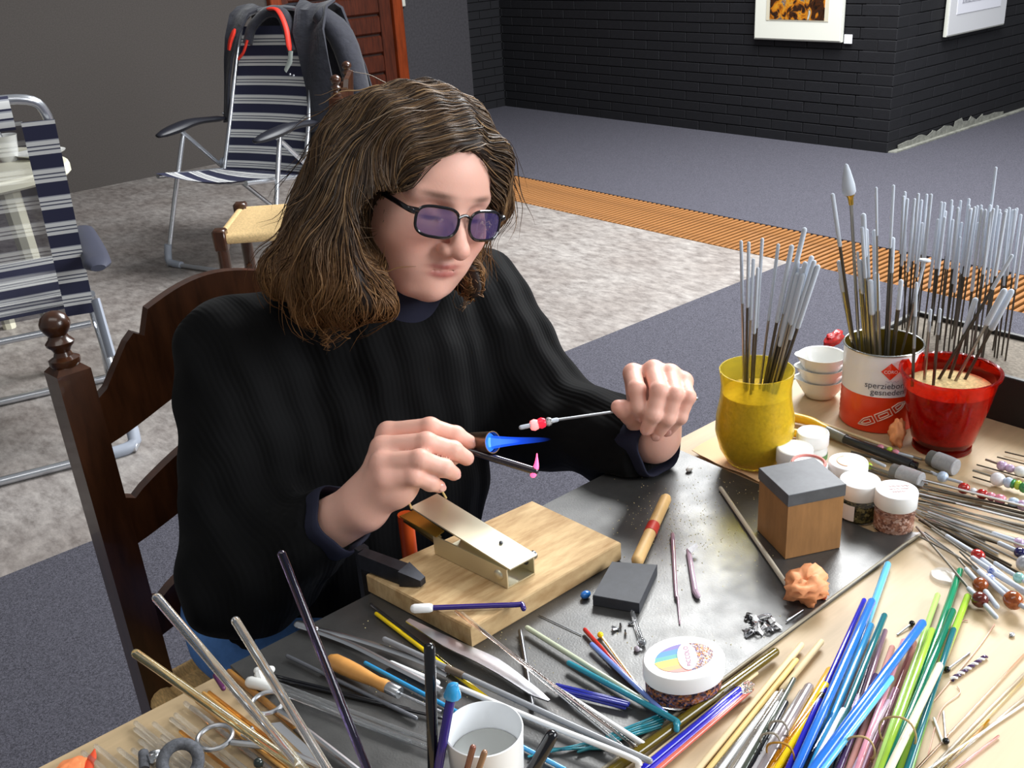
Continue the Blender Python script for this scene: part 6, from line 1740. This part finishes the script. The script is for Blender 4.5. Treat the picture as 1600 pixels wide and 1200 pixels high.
def knit_mat():
    M = bpy.data.materials.new('black_cable_knit'); M.use_nodes = True; N = M.node_tree.nodes; L = M.node_tree.links; b = N['Principled BSDF']
    b.inputs['Base Color'].default_value = lin((15, 15, 16)); b.inputs['Roughness'].default_value = .95; b.inputs['Specular IOR Level'].default_value = .12
    b.inputs['Sheen Weight'].default_value = .02; b.inputs['Sheen Roughness'].default_value = .5
    tc = N.new('ShaderNodeTexCoord')
    w = N.new('ShaderNodeTexWave'); w.wave_type = 'BANDS'; w.bands_direction = 'X'; w.inputs['Scale'].default_value = 7; w.inputs['Distortion'].default_value = 2.2; w.inputs['Detail'].default_value = 1.5; w.inputs['Detail Scale'].default_value = 1.4
    L.new(tc.outputs['Object'], w.inputs['Vector'])
    w2 = N.new('ShaderNodeTexWave'); w2.bands_direction = 'X'; w2.inputs['Scale'].default_value = 55; w2.inputs['Distortion'].default_value = 1.0; L.new(tc.outputs['Object'], w2.inputs['Vector'])
    mx = N.new('ShaderNodeMath'); mx.operation = 'MULTIPLY_ADD'; mx.inputs[1].default_value = .06; L.new(w2.outputs['Fac'], mx.inputs[0]); L.new(w.outputs['Fac'], mx.inputs[2])
    bp = N.new('ShaderNodeBump'); bp.inputs['Strength'].default_value = .7; bp.inputs['Distance'].default_value = .008
    L.new(mx.outputs[0], bp.inputs['Height']); L.new(bp.outputs['Normal'], b.inputs['Normal'])
    return M
sw = npmesh('sweater', sv, sf_, knit_mat(), person, PO); tag(sw, 'baggy black cable-knit sweater')
# navy shirt: collar and cuffs
M_navy = mat('navy_cotton', (20, 22, 44), rough=.85, bump=(60, .3))
def collar_sdf(p):
    o = s_cap(p, nb + HU * -.01 + HF * .004, nb + HU * .062 + HF * .014, .071, .066); i_ = s_cap(p, nb + HU * -.05, nb + HU * .15 + HF * .014, .060, .059)
    top = (p - (nb + HU * .068)) @ HU - .35 * ((p - nb) @ HF) * 0
    d = smax(smax(o, -i_, .004), top, .006); return d + fold(p, .0014, 1.6)
cv, cf = surf_nets(collar_sdf, nb - .12, nb + .14, .0045); obj_c = npmesh('collar', relax(cv, cf, 1, .4), cf, M_navy, person, PO); tag(obj_c, 'navy roll collar')
for e, w_, t0, t1, r0 in ((Rf, Rw, .35, .70, .0380), (Lf, Lw, .55, 1.10, .0400)):
    ax = norm(w_ - e); L_ = np.linalg.norm(w_ - e)
    prof = [(r0 * .80, L_ * t0), (r0 * .98, L_ * (t0 + .1)), (r0 * 1.02, L_ * (t1 - .1)), (r0 * .98, L_ * t1 - .001), (r0 * .93, L_ * t1), (r0 * .90, L_ * (t1 - .1)), (r0 * .85, L_ * t0)]
    v, f = lathe(prof, e, ax, 40, False); 
    for k, p in enumerate(v): p += norm(p - e - ax * ((p - e) @ ax)) * .0022 * math.sin(k % 40 / 40 * 2 * math.pi * 5)
    o = obj('shirt_cuff', (v, f), M_navy, person, smooth='all'); tag(o, 'navy shirt cuff')
# jeans and shoes
M_jean = mat('blue_denim', (86, 132, 196), rough=.9, noise=(24, .22), bump=(700, .4, .0006))
def jeans_sdf(p):
    d = s_ell(p, hip + (-.01, 0, -.005), (.195, .160, .100), ax_t)
    for h_, k_, a_ in ((hipR, kneeR, ankR), (hipL, kneeL, ankL)):
        d = smin(d, s_cap(p, h_, k_, .092, .066), .03); d = smin(d, s_cap(p, k_, a_ + (0, 0, -.02), .062, .052), .03)
    d = d + fold(p, .003, 1.3)
    d = smax(d, .045 - p[:, 2], .004); return smax(d, .475 - p[:, 2], .002) if False else d
jv, jf = surf_nets(jeans_sdf, (.28, .54, .03), (.80, 1.26, .64), .010); jn = npmesh('jeans', relax(jv, jf, 1, .4), jf, M_jean, person, PO); tag(jn, 'faded blue jeans')
for a_ in (ankR, ankL):
    v, f = surf_nets(lambda p: smax(smin(s_cap(p, a_ + (0, .03, -.05), a_ + (0, -.13, -.055), .042, .036), s_sph(p, a_ + (0, .02, -.02), .042), .02), .002 - p[:, 2], .004), a_ - (.09, .22, .10), a_ + (.09, .11, .06), .007)
    npmesh('shoe', v, f, mat('dark_leather', (40, 32, 28), rough=.5), person, PO)
# wrist watch on the left arm
obj('wrist_watch', torus(Lw + (Lf - Lw) * .16, .0285, .0022, axis=norm(Lw - Lf), seg=30, sides=6), mat('gold_metal', (206, 180, 110), rough=.25, metal=1), None, label='thin gold wrist watch band at the left cuff', cat='watch')

# ------------------------------------------------------------------ glasses
gl = empty('eyeglasses', HW(.10, 0, -.01), 'black framed glasses with violet tinted lenses on the face', 'glasses')
M_gf = mat('black_acetate', (16, 14, 18), rough=.15, coat=.5)
M_lens = mat('violet_lens', (66, 56, 108), rough=.02, alpha=.70, coat=.6, spec=.8)
def glp(y_, z):            # wrapped front surface of the glasses
    return HW(.1075 - 3.2 * y_ * y_ - .12 * (z + .01), y_, z)
for s in (-1, 1):
    loop = []; n = 36
    for i in range(n):
        a = 2 * math.pi * i / n; ca, sa = math.cos(a), math.sin(a)
        y_ = .0345 + .0265 * math.copysign(abs(ca) ** .62, ca); z = -.0085 + .0175 * math.copysign(abs(sa) ** .68, sa)
        if ca < 0 and sa < 0: y_ += .004 * abs(sa) * abs(ca)
        loop.append((s * y_, z))
    pts = [glp(*q) for q in loop]
    v, f = tube(pts + [pts[0], pts[1]], .00165, 8, False)
    obj('rim', (v, f), M_gf, gl)
    rings = [[glp(s * .0345 + (q[0] - s * .0345) * k, -.0085 + (q[1] + .0085) * k) for q in loop] for k in (.02, .5, .97)]
    V = [p for r_ in rings for p in r_]; F = []
    for r_ in range(2):
        for i in range(n): F.append([r_ * n + i, r_ * n + (i + 1) % n, (r_ + 1) * n + (i + 1) % n, (r_ + 1) * n + i])
    F.append(list(range(n)))
    obj('lens', (np.array(V), F), M_lens, gl, smooth='all')
    obj('temple', tube(bez([glp(s * .0625, -.001), HW(.088, s * .0705, .001), HW(.04, s * .077, .004), HW(-.015, s * .079, .004), HW(-.035, s * .078, -.012)], 16), .0019, 8, flat=1.5), M_gf, gl)
    obj('hinge', tube([glp(s * .058, .0015), HW(.088, s * .0700, .0012)], .0026, 8), M_gf, gl)
    obj('nose_pad', ball(HW(.0975, s * .0085, -.012), .003, 8, 6, (.6, .6, 1)), G_jar, gl)
obj('bridge', tube(bez([glp(-.0095, -.001), glp(0, .0025), glp(.0095, -.001)], 8), .0018, 8), M_gf, gl)

# ------------------------------------------------------------------ hair
def face_sdf(q):
    f_ = s_ell(q, (.100, -.004, -.036), (.088, .066, .108))
    return smin(f_, s_ell(q, (.070, -.072, -.030), (.052, .038, .044)), .02)
def hair_sdf(p):
    q = (p - HO) @ HM.T
    d = s_ell(q, (-.010, 0, .030), (.098, .085, .088))
    W_ = [((575, 250), 1.165, .050), ((570, 310), 1.115, .044), ((545, 375), 1.10, .044), ((530, 430), 1.095, .038), ((548, 468), 1.085, .026)]
    pr = [D(*a, b) for a, b, _ in W_]
    for i in range(len(W_) - 1): d = smin(d, s_cap(p, pr[i], pr[i + 1], W_[i][2], W_[i + 1][2]), .03)
    B_ = [((575, 230), 1.20, .056), ((528, 330), 1.20, .046), ((490, 405), 1.175, .038), ((440, 436), 1.15, .022)]
    pb_ = [D(*a, b) for a, b, _ in B_]
    for i in range(len(B_) - 1): d = smin(d, s_cap(p, pb_[i], pb_[i + 1], B_[i][2], B_[i + 1][2]), .03)
    d = smin(d, s_cap(p, D(495, 440, 1.13), D(488, 488, 1.11), .030, .017), .02)
    d = smin(d, s_cap(p, D(575, 440, 1.09), D(592, 478, 1.07), .022, .016), .02)
    # front lock on the right temple (picture left of the face)
    d = smin(d, s_cap(p, HW(.030, -.062, .055), HW(-.005, -.082, -.030), .024, .026), .02)
    # far side: lock beside the left temple and cheek
    d = smin(d, s_cap(p, HW(.060, .058, .060), HW(.040, .082, .000), .020, .022), .02)
    d = smin(d, s_cap(p, HW(.040, .082, .000), HW(.002, .080, -.075), .020, .018), .015)
    d = smin(d, s_cap(p, HW(.002, .080, -.075), D(748, 492, 1.125), .018, .012), .015)
    d = d + fold(p, .0022, 1.7, .4) + .0018 * np.sin(q[:, 1] * 160 + q[:, 2] * 30)
    # face opening
    d = smax(d, -face_sdf(q), .008)
    return d
gv, gf = surf_nets(hair_sdf, HO - (.28, .20, .32), HO + (.22, .34, .17), .0050)
hair_c = [np.array(lin(c)[:3]) for c in ((48, 36, 27), (68, 51, 37), (90, 68, 48), (116, 88, 58), (150, 120, 84), (110, 92, 74))]
M_hair = attr_mat('brown_hair', .52, 0, .32)
gcol = np.tile(np.array(lin((40, 27, 20))[:3]), (len(gv), 1))
hr = npmesh('hair', relax(gv, gf, 1, .4), gf, M_hair, person, PO, gcol); tag(hr, 'shoulder-length wavy brown hair')
R_ = np.random.default_rng(3)
def grad(p, e=.0015):
    g = np.stack([hair_sdf(p + np.eye(3)[i] * e) - hair_sdf(p - np.eye(3)[i] * e) for i in range(3)], 1)
    return g / (np.linalg.norm(g, axis=1, keepdims=True) + 1e-9)
NS, NT = 12000, 15
st = gv[R_.integers(0, len(gv), NS)]
q0 = (st - HO) @ HM.T
keep = face_sdf(q0) > -.004; st = st[keep]; NS = len(st)
lay = R_.uniform(.000, .0035, NS); step = R_.uniform(.0055, .0105, NS); phs = R_.uniform(0, 6.28, NS); wav = R_.uniform(.05, .45, NS); fly = (R_.random(NS) < .035) * R_.uniform(.3, 1.4, NS)
P_ = st.copy(); path = []
clump = np.sin(st @ np.array([61., 47, 29])) * 1.5 + np.sin(st @ np.array([-37., 83, 51]))
alive = np.ones(NS, bool)
q00 = (st - HO) @ HM.T; side0 = np.where(q00[:, 1] + R_.normal(0, .010, NS) > .018, 1.0, -1.0)
for k in range(NT):
    n = grad(P_); d0 = hair_sdf(P_)
    P_ = P_ - n * (d0 - lay - fly * .00012 * k * k)[:, None]
    path.append(P_.copy())
    q = (P_ - HO) @ HM.T
    out = np.zeros_like(P_); topw = np.clip((q[:, 2] - .05) / .06, 0, 1)[:, None]
    side = side0[:, None]
    fz = (np.clip((.095 - q[:, 2]) / .04, 0, 1) * np.clip((q[:, 0] - .03) / .03, 0, 1) * np.clip((.07 - np.abs(q[:, 1])) / .02, 0, 1))[:, None]
    dirv = np.tile(np.array([0, 0, -1.0]), (NS, 1)) + topw * (side * HL * 1.6 - HF * .5)
    dirv += -HF * (.35 * np.clip(q[:, 0] / .08, 0, 1))[:, None]
    dirv += fz * (side * HL * 2.2 - HF * .6)
    tv = np.cross(n, dirv); ww = wav * (.35 + 1.5 * np.clip((HO[2] + .02 - P_[:, 2]) / .12, 0, 1)) * np.sin(k * .75 + phs * .25 + clump)
    dirv = dirv + tv * ww[:, None]
    dirv -= n * (dirv * n).sum(1)[:, None]
    dirv /= (np.linalg.norm(dirv, axis=1, keepdims=True) + 1e-9)
    P_ = P_ + dirv * step[:, None]
    qf = (P_ - HO) @ HM.T
    bad = face_sdf(qf) < -.003
    alive &= ~bad
    P_[~alive] = path[-1][~alive]
path = np.stack(path, 1)                       # NS x NT x 3
tn = np.gradient(path, axis=1); tn /= (np.linalg.norm(tn, axis=2, keepdims=True) + 1e-9)
view = path - np.array([0, 0, CAMZ]); rnd = R_.normal(size=(NS, 1, 3))
x_ = np.cross(tn, rnd); x_ /= (np.linalg.norm(x_, axis=2, keepdims=True) + 1e-9); y_ = np.cross(tn, x_)
prof = np.interp(np.linspace(0, 1, NT), [0, .15, .7, 1], [.5, 1, .8, .15])[None, :, None] * R_.uniform(.00035, .0009, NS)[:, None, None]
ringv = np.stack([path + prof * (math.cos(a) * x_ + math.sin(a) * y_) for a in (0, 2.094, 4.189)], 2)   # NS,NT,3,3
SV = ringv.reshape(-1, 3); base = (np.arange(NS) * NT * 3)[:, None, None]; kk = (np.arange(NT - 1) * 3)[None, :, None]; j = np.arange(3)[None, None, :]; j2 = (j + 1) % 3
SF = np.stack([base + kk + j, base + kk + j2, base + kk + 3 + j2, base + kk + 3 + j], 3).reshape(-1, 4)
ci = R_.choice(len(hair_c), NS, p=[.20, .27, .25, .14, .06, .08]); sc_ = np.array(hair_c)[ci]
lowr = np.clip((HO[2] - path[:, :, 2]) / .14, 0, 1)[:, :, None]; gold = np.array(lin((160, 108, 56))[:3])
SCOL = np.repeat((sc_[:, None, :] * (1 - .55 * lowr) + gold * .55 * lowr)[:, :, None, :], 3, 2).reshape(-1, 3)
hs = npmesh('hair_strands', SV, SF, M_hair, hr, PO, SCOL); hs['kind'] = 'stuff'
for o_ in (hs,): o_.location = (0, 0, 0)
# ------------------------------------------------------------------ torch, flame, glass being worked
fl0 = D(770, 691, 1.065)
tcam = norm(np.array([0, 0, CAMZ]) - fl0); rgt = RM[:, 0]
tax = norm(rgt * .72 + tcam * .69 + np.array([0, 0, .03]))
tor = empty('hand_torch', fl0 - tax * .03, 'small hand torch with a metal nozzle held in the fingers', 'torch')
M_noz = mat('heat_stained_nozzle', (120, 100, 84), rough=.35, metal=.9, noise=(120, .3))
R0 = 17 * 1.065 / FPX
obj('nozzle', lathe([(R0 * .55, -.038), (R0 * .9, -.034), (R0, -.030), (R0, -.001), (R0 * 1.04, 0), (R0 * .94, .0), (R0 * .92, -.028), (.0001, -.030)], fl0, tax, 28), M_noz, tor)
obj('burner_tube', tube(bez([fl0 - tax * .034, fl0 - tax * .075 + np.array([0, 0, -.006]), fl0 - tax * .115 + np.array([0, 0, -.02])], 10), .0055, 12), M_dsteel, tor)
def flame_mat(name, c0, strength, pw):
    M = bpy.data.materials.new(name); M.use_nodes = True; N = M.node_tree.nodes; L = M.node_tree.links
    for n in list(N): N.remove(n)
    o = N.new('ShaderNodeOutputMaterial'); a = N.new('ShaderNodeAttribute'); a.attribute_name = 'tint'
    e = N.new('ShaderNodeEmission'); e.inputs[0].default_value = lin(c0); e.inputs[1].default_value = strength
    t = N.new('ShaderNodeBsdfTransparent'); mx = N.new('ShaderNodeMixShader')
    sp = N.new('ShaderNodeSeparateColor'); L.new(a.outputs['Color'], sp.inputs[0])
    L.new(sp.outputs[0], mx.inputs[0]); L.new(t.outputs[0], mx.inputs[1]); L.new(e.outputs[0], mx.inputs[2]); L.new(mx.outputs[0], o.inputs['Surface'])
    return M
def flame_cone(name, p0, ax, L_, r0, M, parent, dens):
    prof = []; n = 18
    for i in range(n + 1):
        t = i / n; prof.append((max(.0003, r0 * (1 - t) ** .55 * (1 - .25 * math.sin(t * 3.14))), t * L_))
    v, f = lathe(prof, p0, ax, 24, False)
    f = [q for q in f]
    t = ((v - p0) @ ax) / L_; c = np.clip(dens * (1 - t) ** 1.3, 0, 1)
    return npmesh(name, v, np.array(f), M, parent, wloc(parent), np.stack([c, c, c], 1))
fax = norm(rgt * .985 + tcam * .17 + RM[:, 1] * -.05)
flm = empty('torch_flame', fl0, 'blue gas flame burning from the torch nozzle', 'flame')
flame_cone('outer_flame', fl0 - fax * .001, fax, .062, R0 * .62, flame_mat('blue_flame', (30, 84, 240), 1.7, 1), flm, .75)
flame_cone('inner_flame', fl0 - fax * .004, fax, .034, R0 * .45, flame_mat('light_blue_flame', (90, 150, 255), 2.4, 1), flm, .7)
v, f = lathe([(.0001, -.012), (R0 * .6, -.010), (R0 * .88, -.006)], fl0, tax, 24, False)
obj('flame_base', (v, f), mat('flame_glow', (20, 60, 200), rough=.5, emit=((40, 110, 255), 1.6)), flm)
# dark glass rod in the fingers with a glowing pink end
g0, g1 = D(700, 694, 1.075), D(836, 736, 1.06)
hr_ = empty('glass_rod', g0, 'dark glass rod in the fingers with a pink glowing end', 'glass rod')
obj('shaft', tube([g0, g1], .0042, 12, True, True), mat('dark_ruby_glass', (38, 30, 36), rough=.1, coat=.5), hr_)
obj('molten_end', tube(bez([D(833, 742, 1.06), D(838, 728, 1.06), D(839, 709, 1.06)], 8), [.0032, .0036, .0036, .0032, .0028, .0022, .0016, .001, .0006][:9], 10, True, True), mat('glowing_pink_glass', (255, 120, 160), rough=.3, emit=((255, 70, 120), 2.2)), hr_, label='glowing pink molten tip')
# mandrel with hot beads in the other hand
m0, m1, m2 = D(1090, 623, 1.175), D(985, 640, 1.165), D(870, 656, 1.15)
bm = empty('bead_mandrel', m1, 'steel mandrel with glowing beads held in the left hand', 'mandrel')
obj('wire', tube([m0, m1, m2, D(850, 660, 1.147)], .0017, 9), M_silver, bm)
obj('coated_tip', tube([D(870, 656, 1.15), D(814, 668, 1.142)], .0026, 10, True, True), M_tip, bm)
max_ = norm(D(814, 668, 1.142) - m1)
def hb(px, py, r_, M, st_=.8):
    c = D(px, py, 1.146); obj('bead', lathe([(r_ * .4, -r_ * st_), (r_ * .8, -r_ * st_ * .75), (r_, 0), (r_ * .8, r_ * st_ * .75), (r_ * .4, r_ * st_)], c, max_, 16, True, True), M, bm)
hb(857, 659, .0052, mat('black_white_bead', (30, 28, 30), rough=.08, coat=.6, noise=(300, .5), col2=(220, 220, 220)))
hb(846, 661, .0064, mat('hot_red_bead', (214, 40, 60), rough=.15, emit=((255, 40, 70), .55)))
hb(835, 664, .0066, mat('hot_pink_bead', (255, 170, 170), rough=.2, emit=((255, 120, 120), 1.3)))
